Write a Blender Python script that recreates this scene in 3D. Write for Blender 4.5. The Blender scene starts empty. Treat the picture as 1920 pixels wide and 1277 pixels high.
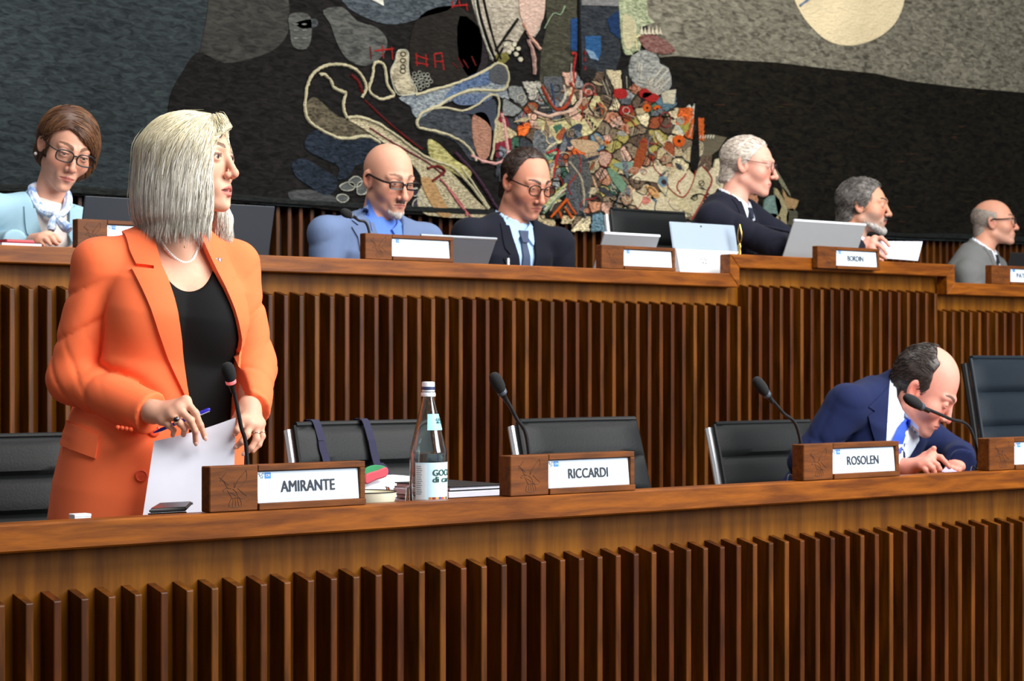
import bpy, bmesh, math, random
import numpy as np
from mathutils import Vector, Matrix
# ------------------------------------------------------------------ camera, light, exposure
FPX, HZ, EYE = 3733.33, 681.0, 1.064          # focal length in px (1920 wide), horizon row, eye height
ANG = math.radians(38.76)                     # the benches run along +X, the camera looks between +X and +Y
CA, SA = math.cos(ANG), math.sin(ANG)
scene = bpy.context.scene
COL = scene.collection
cam_d = bpy.data.cameras.new('camera'); cam = bpy.data.objects.new('camera', cam_d); COL.objects.link(cam)
cam_d.sensor_width = 36.0; cam_d.lens = FPX / 1920 * 36.0
cam_d.shift_y = (HZ - 638.5) / 1920
cam_d.clip_start = 0.05; cam_d.clip_end = 100
cam.location = (0, 0, EYE); cam.rotation_euler = (math.pi / 2, 0, -ANG)
cam_d.dof.use_dof = True; cam_d.dof.focus_distance = 4.15; cam_d.dof.aperture_fstop = 11.0
scene.camera = cam
scene.view_settings.view_transform = 'Standard'
scene.view_settings.look = 'None'
scene.view_settings.gamma = 1.0
scene.view_settings.use_curve_mapping = False
scene.view_settings.exposure = 0.0
world = bpy.data.worlds.new('hall_ambient'); scene.world = world
world.use_nodes = True
world.node_tree.nodes['Background'].inputs[0].default_value = (0.86, 0.93, 1.0, 1)
world.node_tree.nodes['Background'].inputs[1].default_value = 0.27

def area_light(name, loc, target, sx, sy, watts, col=(1, 1, 1)):
    d = bpy.data.lights.new(name, 'AREA'); d.shape = 'RECTANGLE'; d.size = sx; d.size_y = sy
    d.energy = watts; d.color = col
    o = bpy.data.objects.new(name, d); COL.objects.link(o); o.location = loc
    o.rotation_euler = (Vector(target) - Vector(loc)).to_track_quat('-Z', 'Y').to_euler()
    return o
area_light('ceiling_light_bank_front', (4.3, 0.4, 4.6), (3.2, 4.4, 0.8), 5.4, 2.0, 580, (1, 0.97, 0.93))
area_light('ceiling_light_bank_rear', (4.6, 5.2, 4.8), (4.8, 6.0, 1.2), 7.0, 1.0, 150, (1, 0.97, 0.93))
area_light('window_daylight', (7.0, -2.6, 3.0), (3.8, 5.0, 1.2), 4.0, 3.0, 500, (0.95, 0.98, 1.0))
# ------------------------------------------------------------------ helpers
def srgb(*c):
    c = c[0] if len(c) == 1 else c
    f = lambda v: (v / 255 / 12.92) if v / 255 <= 0.04045 else ((v / 255 + 0.055) / 1.055) ** 2.4
    return (f(c[0]), f(c[1]), f(c[2]), 1.0)

def zc(px, Y):                                # camera depth where the sight line through column px meets plane Y
    return Y / (CA - SA * (px - 960) / FPX)
def at(px, py, Y):                            # world point seen at (px, py) on the plane Y
    d = zc(px, Y); u = (px - 960) / FPX
    return Vector((d * (SA + CA * u), Y, EYE + d * (HZ - py) / FPX))
def atx(px, Y): return at(px, HZ, Y).x
def atd(px, py, d):                           # world point at camera depth d
    u = (px - 960) / FPX
    return Vector((d * (SA + CA * u), d * (CA - SA * u), EYE + d * (HZ - py) / FPX))

class MB:
    def __init__(s): s.v = []; s.f = []
    def add(s, vs, fs):
        n = len(s.v); s.v += [tuple(v) for v in vs]; s.f += [tuple(i + n for i in f) for f in fs]; return s
    def box(s, x0, x1, y0, y1, z0, z1):
        return s.add([(x0, y0, z0), (x1, y0, z0), (x1, y1, z0), (x0, y1, z0), (x0, y0, z1), (x1, y0, z1), (x1, y1, z1), (x0, y1, z1)],
                     [(0, 3, 2, 1), (4, 5, 6, 7), (0, 1, 5, 4), (1, 2, 6, 5), (2, 3, 7, 6), (3, 0, 4, 7)])
    def hexa(s, p):                           # eight corners: bottom loop then top loop
        return s.add(p, [(0, 3, 2, 1), (4, 5, 6, 7), (0, 1, 5, 4), (1, 2, 6, 5), (2, 3, 7, 6), (3, 0, 4, 7)])
    def tube(s, pts, r, n=8, closed=False, cap=True):
        P = [Vector(p) for p in pts]; m = len(P); rr = r if hasattr(r, '__len__') else [r] * m
        base = len(s.v); up = None
        for i in range(m):
            a = P[(i - 1) % m] if (closed or i > 0) else P[0]
            b = P[(i + 1) % m] if (closed or i < m - 1) else P[-1]
            t = (b - a); t = t.normalized() if t.length > 1e-9 else Vector((0, 0, 1))
            if up is None:
                up = Vector((0, 0, 1)) if abs(t.z) < 0.9 else Vector((1, 0, 0))
            x = up - t * up.dot(t)
            if x.length < 1e-6: x = t.orthogonal()
            x.normalize(); y = t.cross(x); up = x
            for k in range(n):
                an = 2 * math.pi * k / n
                s.v.append(tuple(P[i] + (x * math.cos(an) + y * math.sin(an)) * rr[i]))
        for i in range(m if closed else m - 1):
            j = (i + 1) % m
            for k in range(n):
                l = (k + 1) % n
                s.f.append((base + i * n + k, base + i * n + l, base + j * n + l, base + j * n + k))
        if cap and not closed:
            s.f.append(tuple(base + k for k in range(n))[::-1]); s.f.append(tuple(base + (m - 1) * n + k for k in range(n)))
        return s
    def lathe(s, c, prof, n=32, axis=(0, 0, 1)):   # prof: (radius, height along axis)
        q = Vector((0, 0, 1)).rotation_difference(Vector(axis)); c = Vector(c); base = len(s.v)
        for r, h in prof:
            for k in range(n):
                an = 2 * math.pi * k / n
                s.v.append(tuple(c + q @ Vector((r * math.cos(an), r * math.sin(an), h))))
        for i in range(len(prof) - 1):
            for k in range(n):
                l = (k + 1) % n
                s.f.append((base + i * n + k, base + i * n + l, base + (i + 1) * n + l, base + (i + 1) * n + k))
        s.f.append(tuple(base + k for k in range(n))[::-1]); s.f.append(tuple(base + (len(prof) - 1) * n + k for k in range(n)))
        return s
    def prism(s, poly, ax):                   # poly of 3D points extruded by vector ax
        n = len(poly); ax = Vector(ax); A = [Vector(p) for p in poly]
        vs = A + [p + ax for p in A]
        fs = [tuple(range(n))[::-1], tuple(range(n, 2 * n))] + [(i, (i + 1) % n, n + (i + 1) % n, n + i) for i in range(n)]
        return s.add(vs, fs)
    def ball(s, c, r, nu=16, nv=10, M=None):
        rx, ry, rz = r if hasattr(r, '__len__') else (r, r, r)
        vs = []; fs = []; c = Vector(c)
        for i in range(nv + 1):
            th = math.pi * i / nv
            for k in range(nu):
                ph = 2 * math.pi * k / nu
                p = Vector((rx * math.sin(th) * math.cos(ph), ry * math.sin(th) * math.sin(ph), rz * math.cos(th)))
                vs.append(c + (M @ p if M else p))
        for i in range(nv):
            for k in range(nu):
                l = (k + 1) % nu
                fs.append((i * nu + k, (i + 1) * nu + k, (i + 1) * nu + l, i * nu + l))
        return s.add(vs, fs)

def spline(pts, n=6, closed=False):           # Catmull-Rom
    P = [np.array(p, float) for p in pts]; m = len(P); out = []
    for i in range(m if closed else m - 1):
        p0, p1, p2, p3 = (P[(i + k) % m] if closed else P[min(max(i + k, 0), m - 1)] for k in (-1, 0, 1, 2))
        for j in range(n):
            t = j / n
            out.append(0.5 * ((2 * p1) + (p2 - p0) * t + (2 * p0 - 5 * p1 + 4 * p2 - p3) * t * t + (-p0 + 3 * p1 - 3 * p2 + p3) * t ** 3))
    if not closed: out.append(P[-1])
    return out

def wloc(o):
    l = Vector((0, 0, 0))
    while o is not None: l += o.location; o = o.parent
    return l
def mesh_of(name, v, f, mats, smooth=False, bevel=0.0, recalc=True, parent=None):
    """v in world coordinates; the object hangs under parent without any offset of its own"""
    off = wloc(parent) if parent else Vector((0, 0, 0))
    me = bpy.data.meshes.new(name)
    me.from_pydata([(p[0] - off.x, p[1] - off.y, p[2] - off.z) for p in v], [], f)
    if recalc or bevel:
        bm = bmesh.new(); bm.from_mesh(me)
        if bevel:
            bmesh.ops.recalc_face_normals(bm, faces=bm.faces)
            es = [e for e in bm.edges if len(e.link_faces) == 2 and e.calc_face_angle(0) > 0.6]
            bmesh.ops.bevel(bm, geom=es, offset=bevel, segments=1, affect='EDGES', profile=0.5, clamp_overlap=True)
        bmesh.ops.recalc_face_normals(bm, faces=bm.faces); bm.to_mesh(me); bm.free()
    for m in (mats if isinstance(mats, (list, tuple)) else [mats]): me.materials.append(m)
    if smooth: me.polygons.foreach_set('use_smooth', [True] * len(me.polygons))
    o = bpy.data.objects.new(name, me); COL.objects.link(o); o.parent = parent
    return o
def build(mb, name, mat, parent=None, smooth=False, bevel=0.0):
    o = mesh_of(name, mb.v, mb.f, mat, smooth, bevel, True, parent)
    if smooth:
        m = o.modifiers.new('es', 'EDGE_SPLIT'); m.split_angle = math.radians(42)
    return o
def thing(name, label, cat, loc, group=None):
    o = bpy.data.objects.new(name, None); COL.objects.link(o); o.location = loc; o.empty_display_size = 0.05
    return tag(o, label, cat, group)
def tag(o, label, cat, group=None):
    o['label'] = label; o['category'] = cat
    if group: o['group'] = group
    return o
def struct(o, label=None):
    o['kind'] = 'structure'
    if label: o['label'] = label
    return o
def copy_tree(o, parent=None):
    c = o.copy(); COL.objects.link(c); c.parent = parent
    for ch in list(o.children): copy_tree(ch, c)
    return c
def text_mesh(name, txt, mat, parent, origin, ux, uy, width, height, depth=0.0006, bold=0.0):
    """lettering fitted to width x height, standing in the plane (ux, uy) at origin (lower left)"""
    cu = bpy.data.curves.new('t', 'FONT'); cu.body = txt; cu.size = 1.0; cu.extrude = 0.0; cu.resolution_u = 3
    ob = bpy.data.objects.new('t', cu); COL.objects.link(ob)
    dg = bpy.context.evaluated_depsgraph_get(); dg.update()
    me = ob.evaluated_get(dg).to_mesh()
    V = [v.co.copy() for v in me.vertices]; Fc = [tuple(p.vertices) for p in me.polygons]
    ob.evaluated_get(dg).to_mesh_clear(); bpy.data.objects.remove(ob); bpy.data.curves.remove(cu)
    x0 = min(v.x for v in V); x1 = max(v.x for v in V); y0 = min(v.y for v in V); y1 = max(v.y for v in V)
    ux = Vector(ux); uy = Vector(uy); nn = ux.cross(uy).normalized(); o3 = Vector(origin)
    W = [o3 + ux * ((v.x - x0) / (x1 - x0) * width) + uy * ((v.y - y0) / (y1 - y0) * height) + nn * depth for v in V]
    if bold:                                     # heavier strokes: the same glyphs set twice, a hair apart
        k = len(W); W0 = W; F0 = Fc; W = []; Fc = []
        for n_, (a, b) in enumerate(((-1, 0.4), (1, 0.4), (-1, -0.4), (1, -0.4), (0, 0))):
            W += [w + ux * (a * bold * height) + uy * (b * bold * height) + nn * (0.00004 * n_) for w in W0]; Fc += [tuple(i + k * n_ for i in f) for f in F0]
    return mesh_of(name, W, Fc, mat, recalc=False, parent=parent)
# ------------------------------------------------------------------ materials
MATS = {}
def _new(name):
    m = bpy.data.materials.new(name); m.use_nodes = True
    return m, m.node_tree, m.node_tree.nodes['Principled BSDF']
def plain(name, c, rough=0.5, metal=0.0, var=0.08, scale=30, bump=0.0, bscale=200, spec=0.5, emit=0.0, sheen=0.0, stretch=(1, 1, 1), coat=0.0, bdist=0.002):
    """one colour with a slight procedural mottling and fine relief"""
    if name in MATS: return MATS[name]
    m, nt, b = _new(name); N = nt.nodes; L = nt.links
    tc = N.new('ShaderNodeTexCoord'); mp = N.new('ShaderNodeMapping'); mp.inputs['Scale'].default_value = stretch
    L.new(tc.outputs['Object'], mp.inputs[0])
    nz = N.new('ShaderNodeTexNoise'); nz.inputs['Scale'].default_value = scale; nz.inputs['Detail'].default_value = 3
    L.new(mp.outputs[0], nz.inputs[0])
    mx = N.new('ShaderNodeMix'); mx.data_type = 'RGBA'
    lc = srgb(c)
    mx.inputs[6].default_value = tuple(v * (1 - var * 2) for v in lc[:3]) + (1,)
    mx.inputs[7].default_value = tuple(min(v * (1 + var * 2), 1) for v in lc[:3]) + (1,)
    L.new(nz.outputs[0], mx.inputs[0]); L.new(mx.outputs[2], b.inputs['Base Color'])
    b.inputs['Roughness'].default_value = rough; b.inputs['Metallic'].default_value = metal
    b.inputs['Specular IOR Level'].default_value = spec
    if sheen: b.inputs['Sheen Weight'].default_value = sheen
    if coat: b.inputs['Coat Weight'].default_value = coat; b.inputs['Coat Roughness'].default_value = 0.2
    if emit:
        L.new(mx.outputs[2], b.inputs['Emission Color']); b.inputs['Emission Strength'].default_value = emit
    if bump:
        n2 = N.new('ShaderNodeTexNoise'); n2.inputs['Scale'].default_value = bscale; n2.inputs['Detail'].default_value = 2
        L.new(mp.outputs[0], n2.inputs[0])
        bp = N.new('ShaderNodeBump'); bp.inputs['Strength'].default_value = bump; bp.inputs['Distance'].default_value = bdist
        L.new(n2.outputs[0], bp.inputs['Height']); L.new(bp.outputs[0], b.inputs['Normal'])
    MATS[name] = m; return m
def wood(name, c1, c2, stretch=(1, 8, 8), scale=6, rough=0.38, spec=0.5, randomise=0.0, coat=0.0):
    """grain: noise drawn out along one axis"""
    if name in MATS: return MATS[name]
    m, nt, b = _new(name); N = nt.nodes; L = nt.links
    tc = N.new('ShaderNodeTexCoord'); mp = N.new('ShaderNodeMapping'); mp.inputs['Scale'].default_value = stretch
    L.new(tc.outputs['Object'], mp.inputs[0])
    vec = mp.outputs[0]
    oi = N.new('ShaderNodeObjectInfo')
    ad = N.new('ShaderNodeVectorMath'); ad.operation = 'ADD'
    ml = N.new('ShaderNodeMath'); ml.operation = 'MULTIPLY'; ml.inputs[1].default_value = 37.0
    L.new(oi.outputs['Random'], ml.inputs[0]); L.new(vec, ad.inputs[0]); L.new(ml.outputs[0], ad.inputs[1]); vec = ad.outputs[0]
    n1 = N.new('ShaderNodeTexNoise'); n1.inputs['Scale'].default_value = scale; n1.inputs['Detail'].default_value = 6; n1.inputs['Distortion'].default_value = 0.4
    n2 = N.new('ShaderNodeTexNoise'); n2.inputs['Scale'].default_value = scale * 9; n2.inputs['Detail'].default_value = 3
    L.new(vec, n1.inputs[0]); L.new(vec, n2.inputs[0])
    rm = N.new('ShaderNodeValToRGB'); rm.color_ramp.elements[0].position = 0.36; rm.color_ramp.elements[1].position = 0.66
    rm.color_ramp.elements[0].color = srgb(c1); rm.color_ramp.elements[1].color = srgb(c2)
    L.new(n1.outputs[0], rm.inputs[0])
    hs = N.new('ShaderNodeHueSaturation')
    m1 = N.new('ShaderNodeMath'); m1.operation = 'MULTIPLY_ADD'; m1.inputs[1].default_value = 0.35; m1.inputs[2].default_value = 0.82
    L.new(n2.outputs[0], m1.inputs[0])
    if randomise:
        m2 = N.new('ShaderNodeMath'); m2.operation = 'MULTIPLY_ADD'; m2.inputs[1].default_value = randomise; m2.inputs[2].default_value = 1 - randomise / 2
        L.new(oi.outputs['Random'], m2.inputs[0])
        m3 = N.new('ShaderNodeMath'); m3.operation = 'MULTIPLY'; L.new(m1.outputs[0], m3.inputs[0]); L.new(m2.outputs[0], m3.inputs[1])
        L.new(m3.outputs[0], hs.inputs['Value'])
        m4 = N.new('ShaderNodeMath'); m4.operation = 'MULTIPLY_ADD'; m4.inputs[1].default_value = 0.014; m4.inputs[2].default_value = 0.493
        L.new(oi.outputs['Random'], m4.inputs[0]); L.new(m4.outputs[0], hs.inputs['Hue'])
    else: L.new(m1.outputs[0], hs.inputs['Value'])
    L.new(rm.outputs[0], hs.inputs['Color']); L.new(hs.outputs[0], b.inputs['Base Color'])
    b.inputs['Roughness'].default_value = rough; b.inputs['Specular IOR Level'].default_value = spec
    if coat: b.inputs['Coat Weight'].default_value = coat; b.inputs['Coat Roughness'].default_value = 0.25
    bp = N.new('ShaderNodeBump'); bp.inputs['Strength'].default_value = 0.12; bp.inputs['Distance'].default_value = 0.001
    L.new(n2.outputs[0], bp.inputs['Height']); L.new(bp.outputs[0], b.inputs['Normal'])
    MATS[name] = m; return m
def wool(name, c, c2=None, var=0.25, scale=26, bump=0.9, stretch=(1, 1, 2.6)):
    """woven wool: short horizontal stitches"""
    if name in MATS: return MATS[name]
    m, nt, b = _new(name); N = nt.nodes; L = nt.links
    tc = N.new('ShaderNodeTexCoord'); mp = N.new('ShaderNodeMapping'); mp.inputs['Scale'].default_value = stretch
    L.new(tc.outputs['Object'], mp.inputs[0])
    n1 = N.new('ShaderNodeTexNoise'); n1.inputs['Scale'].default_value = scale; n1.inputs['Detail'].default_value = 4; n1.inputs['Distortion'].default_value = 0.8
    n2 = N.new('ShaderNodeTexNoise'); n2.inputs['Scale'].default_value = 2.2; n2.inputs['Detail'].default_value = 3
    L.new(mp.outputs[0], n1.inputs[0]); L.new(tc.outputs['Object'], n2.inputs[0])
    l1 = srgb(c); l2 = srgb(c2 or c)
    r = N.new('ShaderNodeValToRGB'); r.color_ramp.elements[0].position = 0.32; r.color_ramp.elements[1].position = 0.68
    r.color_ramp.elements[0].color = tuple(v * (1 - var) for v in l1[:3]) + (1,)
    r.color_ramp.elements[1].color = tuple(min(v * (1 + var), 1) for v in l2[:3]) + (1,)
    L.new(n1.outputs[0], r.inputs[0])
    hs = N.new('ShaderNodeHueSaturation'); ma = N.new('ShaderNodeMath'); ma.operation = 'MULTIPLY_ADD'; ma.inputs[1].default_value = 0.7; ma.inputs[2].default_value = 0.65
    L.new(n2.outputs[0], ma.inputs[0]); L.new(ma.outputs[0], hs.inputs['Value']); L.new(r.outputs[0], hs.inputs['Color'])
    L.new(hs.outputs[0], b.inputs['Base Color']); b.inputs['Roughness'].default_value = 0.95; b.inputs['Specular IOR Level'].default_value = 0.1
    bp = N.new('ShaderNodeBump'); bp.inputs['Strength'].default_value = bump; bp.inputs['Distance'].default_value = 0.012
    L.new(n1.outputs[0], bp.inputs['Height']); L.new(bp.outputs[0], b.inputs['Normal'])
    MATS[name] = m; return m
def glass(name, c=(255, 255, 255), rough=0.0, ior=1.45):
    if name in MATS: return MATS[name]
    m, nt, b = _new(name)
    b.inputs['Base Color'].default_value = srgb(c); b.inputs['Transmission Weight'].default_value = 1.0
    b.inputs['Roughness'].default_value = rough; b.inputs['IOR'].default_value = ior
    MATS[name] = m; return m
# ------------------------------------------------------------------ the hall: floor, dais, wall
YF, YR, YW = 3.52, 5.23, 7.30                 # front edges of the two benches, slatted wall
TOPF, TOPR, TOPC = 0.760, 1.395, 1.468        # rail heights: front bench, rear bench, raised middle of the rear bench
DAIS = 0.52
W_RAIL = wood('rail_walnut', (94, 46, 3), (136, 74, 9), (1, 9, 9), 5, 0.4, 0.22)
W_RAILR = wood('rail_walnut_rear', (96, 47, 4), (140, 77, 12), (1, 9, 9), 5, 0.4, 0.22)
W_PANEL = wood('panel_teak', (94, 52, 3), (126, 76, 10), (9, 9, 0.8), 3, 0.5, 0.15)
W_SLAT = wood('slat_walnut', (60, 29, 3), (98, 51, 7), (8, 8, 1), 4, 0.40, 0.22, randomise=0.5)
W_PLATE = wood('plate_walnut', (84, 44, 12), (114, 62, 19), (1, 8, 8), 9, 0.45, 0.2)
W_DARK = plain('dark_stain', (30, 17, 11), 0.6)
M_FLOOR = plain('floor_carpet', (70, 52, 44), 0.9, bump=0.4, bscale=300)
M_WALL = plain('wall_backing', (24, 15, 10), 0.8)
fl = MB().box(-2, 12, -4, YW + 0.3, -0.1, 0.0)
struct(build(fl, 'floor', M_FLOOR), 'dark carpeted floor of the council hall')
da = MB().box(-1, 11, YR + 0.1, YW, 0.0, DAIS)
struct(build(da, 'floor_dais', M_FLOOR), 'raised dais floor behind the upper bench')
wb = MB().box(-1, 11.5, YW, YW + 0.15, 0.0, 4.6)
wall = struct(build(wb, 'wall_back', M_WALL), 'back wall of dark slats behind the tapestry')

def slat_mesh(name, w, dep, h, drop, bev=0.0018):
    """upright slat, origin at the foot of its back face; the top is cut sloping to the front"""
    mb = MB().hexa([(-w / 2, -dep, 0), (w / 2, -dep, 0), (w / 2, 0, 0), (-w / 2, 0, 0), (-w / 2, -dep, h - drop), (w / 2, -dep, h - drop), (w / 2, 0, h), (-w / 2, 0, h)])
    me = bpy.data.meshes.new(name); me.from_pydata(mb.v, [], mb.f)
    bm = bmesh.new(); bm.from_mesh(me); bmesh.ops.recalc_face_normals(bm, faces=bm.faces)
    es = [e for e in bm.edges if (e.verts[0].co.y < -dep * 0.9 and e.verts[1].co.y < -dep * 0.9 and e.verts[0].co.z > 0.01 or abs(e.verts[0].co.z - e.verts[1].co.z) > h * 0.5 and e.verts[0].co.y < -dep * 0.9)]
    bmesh.ops.bevel(bm, geom=es, offset=bev * 1.6, segments=2, affect='EDGES', profile=0.5, clamp_overlap=True)
    bm.to_mesh(me); bm.free(); me.materials.append(W_SLAT)
    return me
def slats(parent, me, x0, x1, step, y, z, name='slat'):
    off = wloc(parent); n = int((x1 - x0) / step + 1e-6) + 1
    for i in range(n):
        o = bpy.data.objects.new(name, me); COL.objects.link(o); o.parent = parent
        o.location = Vector((x0 + i * step, y, z)) - off
# wall slats (the tapestry hides their upper ends)
slats(wall, slat_mesh('wall_slat', 0.019, 0.05, 2.1, 0.0), atx(-40, YW), atx(1960, YW), 0.0577, YW, DAIS, 'slat')

# ------------------------------------------------------------------ front bench
xL, xR = atx(-170, YF), atx(2110, YF)
fb = thing('front_bench', 'walnut front bench with vertical slats and a thick polished rail', 'bench', ((xL + xR) / 2, YF + 0.25, 0))
build(MB().box(xL, xR, YF, YF + 0.055, TOPF - 0.055, TOPF), 'front_rail', W_RAIL, fb, bevel=0.004)
build(MB().box(xL, xR, YF + 0.086, YF + 0.40, TOPF - 0.075, TOPF - 0.045), 'work_surface', W_RAIL, fb, bevel=0.003)
build(MB().box(xL, xR, YF + 0.062, YF + 0.085, 0.0, TOPF - 0.0555), 'front_panel', W_PANEL, fb)
xs0 = atx(48, YF + 0.006) + 0.0085
st = 0.0577
k0 = int((xs0 - xL) / st)
slats(fb, slat_mesh('front_slat', 0.0172, 0.056, 0.621, 0.0135), xs0 - k0 * st, xR - 0.02, st, YF + 0.062, 0.0)
for xx in (xL + 0.1, xR - 0.1): build(MB().box(xx - 0.02, xx + 0.02, YF + 0.085, YF + 0.38, 0.0, TOPF - 0.0755), 'side_support', W_PANEL, fb)

# ------------------------------------------------------------------ rear bench with its raised middle
rxL, rxR = atx(-120, YR), atx(2060, YR)
m1, m2 = atx(1387, YR), atx(1776, YR)          # outer ends of the raised middle
T = 0.05
rb = thing('rear_bench', 'long slatted walnut upper bench with a raised middle section', 'bench', ((rxL + rxR) / 2, YR + 0.3, 0))
def rail(x0, x1, zt, cut0=0, cut1=0):
    """rail with mitred ends: cut<0 shortens the top, cut>0 shortens the bottom"""
    y0, y1 = YR, YR + 0.055
    a0t = x0 + (T if cut0 < 0 else 0); a0b = x0 + (T if cut0 > 0 else 0)
    a1t = x1 - (T if cut1 < 0 else 0); a1b = x1 - (T if cut1 > 0 else 0)
    return MB().hexa([(a0b, y0, zt - T), (a1b, y0, zt - T), (a1b, y1, zt - T), (a0b, y1, zt - T), (a0t, y0, zt), (a1t, y0, zt), (a1t, y1, zt), (a0t, y1, zt)])
build(rail(rxL, m1, TOPR, 0, -1), 'front_rail', W_RAILR, rb, bevel=0.003)
build(rail(m1 - T, m2 + T, TOPC, 1, 1), 'front_rail', W_RAILR, rb, bevel=0.003)
build(rail(m2, rxR, TOPR, -1, 0), 'front_rail', W_RAILR, rb, bevel=0.003)
for x0, s in ((m1 - T, 1), (m2, -1)):          # upright pieces of the step, mitred at both ends
    za, zb = (TOPR, TOPC) if s > 0 else (TOPR, TOPC)
    L_, R_ = x0, x0 + T
    if s > 0: pts = [(L_, TOPR), (R_, TOPR - T), (R_, TOPC - T), (L_, TOPC)]
    else: pts = [(L_, TOPR - T), (R_, TOPR), (R_, TOPC), (L_, TOPC - T)]
    build(MB().prism([(x, YR, z) for x, z in pts], (0, 0.055, 0)), 'step_rail', W_RAILR, rb, bevel=0.002)
for x0, x1, zt in ((rxL, m1, TOPR), (m1, m2, TOPC), (m2, rxR, TOPR)):
    build(MB().box(x0, x1, YR + 0.062, YR + 0.085, 0.0, zt - 0.0505), 'front_panel', W_PANEL, rb)
    build(MB().box(x0 + (0.17 if zt > TOPR else 0), x1 + (0.16 if x1 == m1 else 0), YR + 0.086, YR + 0.47, zt - 0.07, zt - 0.045), 'work_surface', W_RAILR, rb, bevel=0.002)
st = 0.0565
hs = TOPR - 0.108; hc = TOPC - 0.108
me_s = slat_mesh('rear_slat', 0.0172, 0.056, hs, 0.0135); me_c = slat_mesh('rear_slat_tall', 0.0172, 0.056, hc, 0.0135)
xs0 = atx(18, YR + 0.006) + 0.0085
x = xs0 - st * int((xs0 - rxL) / st); 
while x < rxR - 0.02:
    o = bpy.data.objects.new('slat', me_c if (m1 + 0.03 < x < m2 - 0.02) else me_s); COL.objects.link(o); o.parent = rb
    o.location = Vector((x, YR + 0.062, 0)) - wloc(rb); x += st
# ------------------------------------------------------------------ the tapestry
YT = YW - 0.10                                  # cloth face
random.seed(11)
def tp(x, y, dy=0.0):
    p = at(x, y, YT); return Vector((p.x, YT - dy, p.z))
tap = thing('tapestry', 'huge dark woven wool tapestry with a colourful abstract centre on the back wall', 'tapestry', tp(960, 430) + Vector((0, 0.05, 0)))
TW = {}
def wc(c, c2=None, var=0.32, scale=30, k=0.84):
    c = tuple(int(v * k) for v in c); c2 = None if c2 is None else tuple(int(v * k) for v in c2)
    k = 'wool_%d_%d_%d' % tuple(c) + ('' if c2 is None else '_%d_%d_%d' % tuple(c2)) + '_%g' % scale
    return wool(k, c, c2, var, scale)
# ground cloth with an uneven lower hem
hem = [(-160, 352), (0, 362), (150, 366), (240, 372), (330, 374), (440, 379), (530, 386), (630, 392), (720, 398), (860, 404), (1000, 408), (1140, 412), (1250, 420), (1400, 428), (1560, 441), (1700, 450), (1800, 452), (1920, 458), (2080, 466)]
top = [(2080, -90), (960, -90), (-160, -90)]
def slab(poly, d0, d1, mat, name='woven_patch', smooth=0, jag=0.0):
    if smooth: poly = [tuple(p) for p in spline(poly, smooth, True)]
    if jag: poly = [(x + random.uniform(-jag, jag), y + random.uniform(-jag, jag)) for x, y in poly]
    mb = MB(); pts = [tp(x, y, d1) for x, y in poly]
    mb.prism(pts, (0, d1 - d0, 0))
    return build(mb, name, mat, tap)
def cord(pts, w, mat, d=0.016, sm=6, closed=False, name='cord', rough=0.0):
    P = spline(pts, sm, closed) if sm else pts
    r = [w * random.uniform(0.8, 1.2) / 2 / 470 for _ in P] if not hasattr(w, '__len__') else [x / 2 / 470 for x in w]
    return build(MB().tube([tp(x + random.uniform(-rough, rough), y + random.uniform(-rough, rough), d) for x, y in P], r, 6, closed), name, mat, tap, smooth=True)
def blob(cx, cy, rx, ry, n=9, wob=0.25, rot=0.0):
    out = []
    for k in range(n):
        a = 2 * math.pi * k / n; q = 1 + random.uniform(-wob, wob)
        x, y = rx * q * math.cos(a), ry * q * math.sin(a)
        out.append((cx + x * math.cos(rot) - y * math.sin(rot), cy + x * math.sin(rot) + y * math.cos(rot)))
    return out
SLATE = wc((38, 44, 47), (48, 55, 57), 0.3, 20)
BLK = wc((16, 15, 13), (24, 22, 19), 0.35, 22)
CREAM = wc((206, 197, 160), None, 0.2, 70)
OLIVE = wc((102, 96, 82), (126, 121, 105), 0.42, 19)
slab(hem + top, -0.02, 0.0, SLATE, 'ground_cloth')
cord([(x, y - 8) for x, y in hem], 16, wc((34, 36, 35)), 0.0, 0, name='hem_roll')
# large fields
slab([(545, -90), (700, -60), (1000, -60), (1160, -60), (1180, 100), (1240, 112), (1330, 300), (1360, 428), (1140, 414), (860, 405), (640, 396), (560, 384), (490, 380), (330, 372), (316, 280), (314, 215), (322, 170), (344, 132), (362, 104), (380, 100), (420, 118), (470, 110), (520, 88), (544, 40)], 0.0, 0.004, wc((19, 18, 17), (28, 26, 24), 0.35, 20), 'dark_field', 3)
slab([(1180, -90), (2080, -90), (2080, 184), (1920, 174), (1800, 164), (1700, 152), (1640, 138), (1560, 130), (1450, 117), (1350, 112), (1262, 105), (1235, 108), (1215, 60), (1195, 0)], 0.0, 0.006, OLIVE, 'grey_field')
slab([(1236, 108), (1262, 105), (1350, 112), (1450, 117), (1560, 130), (1640, 138), (1700, 152), (1800, 164), (1920, 174), (2080, 184), (2080, 462), (1920, 454), (1800, 449), (1700, 446), (1560, 437), (1400, 424), (1330, 418), (1300, 240)], 0.0, 0.003, wc((14, 13, 10), (26, 22, 15), 0.4, 16), 'black_field')
slab([(1484, -12), (1500, 26), (1520, 52), (1545, 74), (1575, 85), (1608, 84), (1645, 70), (1672, 48), (1688, 20), (1694, -14), (1690, -70), (1480, -70)], 0.004, 0.010, wc((222, 204, 164), None, 0.05, 30, 0.94), 'cream_disc', 4)
cord([(1496, 12), (1512, 0), (1528, -10)], 6, wc((110, 130, 160)), 0.012)
for _ in range(46):
    x, y = random.uniform(1320, 1910), random.uniform(170, 440)
    slab(blob(x, y, random.uniform(5, 15), random.uniform(0.8, 1.8), 8), 0.002, 0.005, wc(random.choice([(44, 30, 20), (40, 35, 20), (52, 34, 24), (36, 26, 18), (34, 34, 22)])), 'weft_streak')
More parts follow.
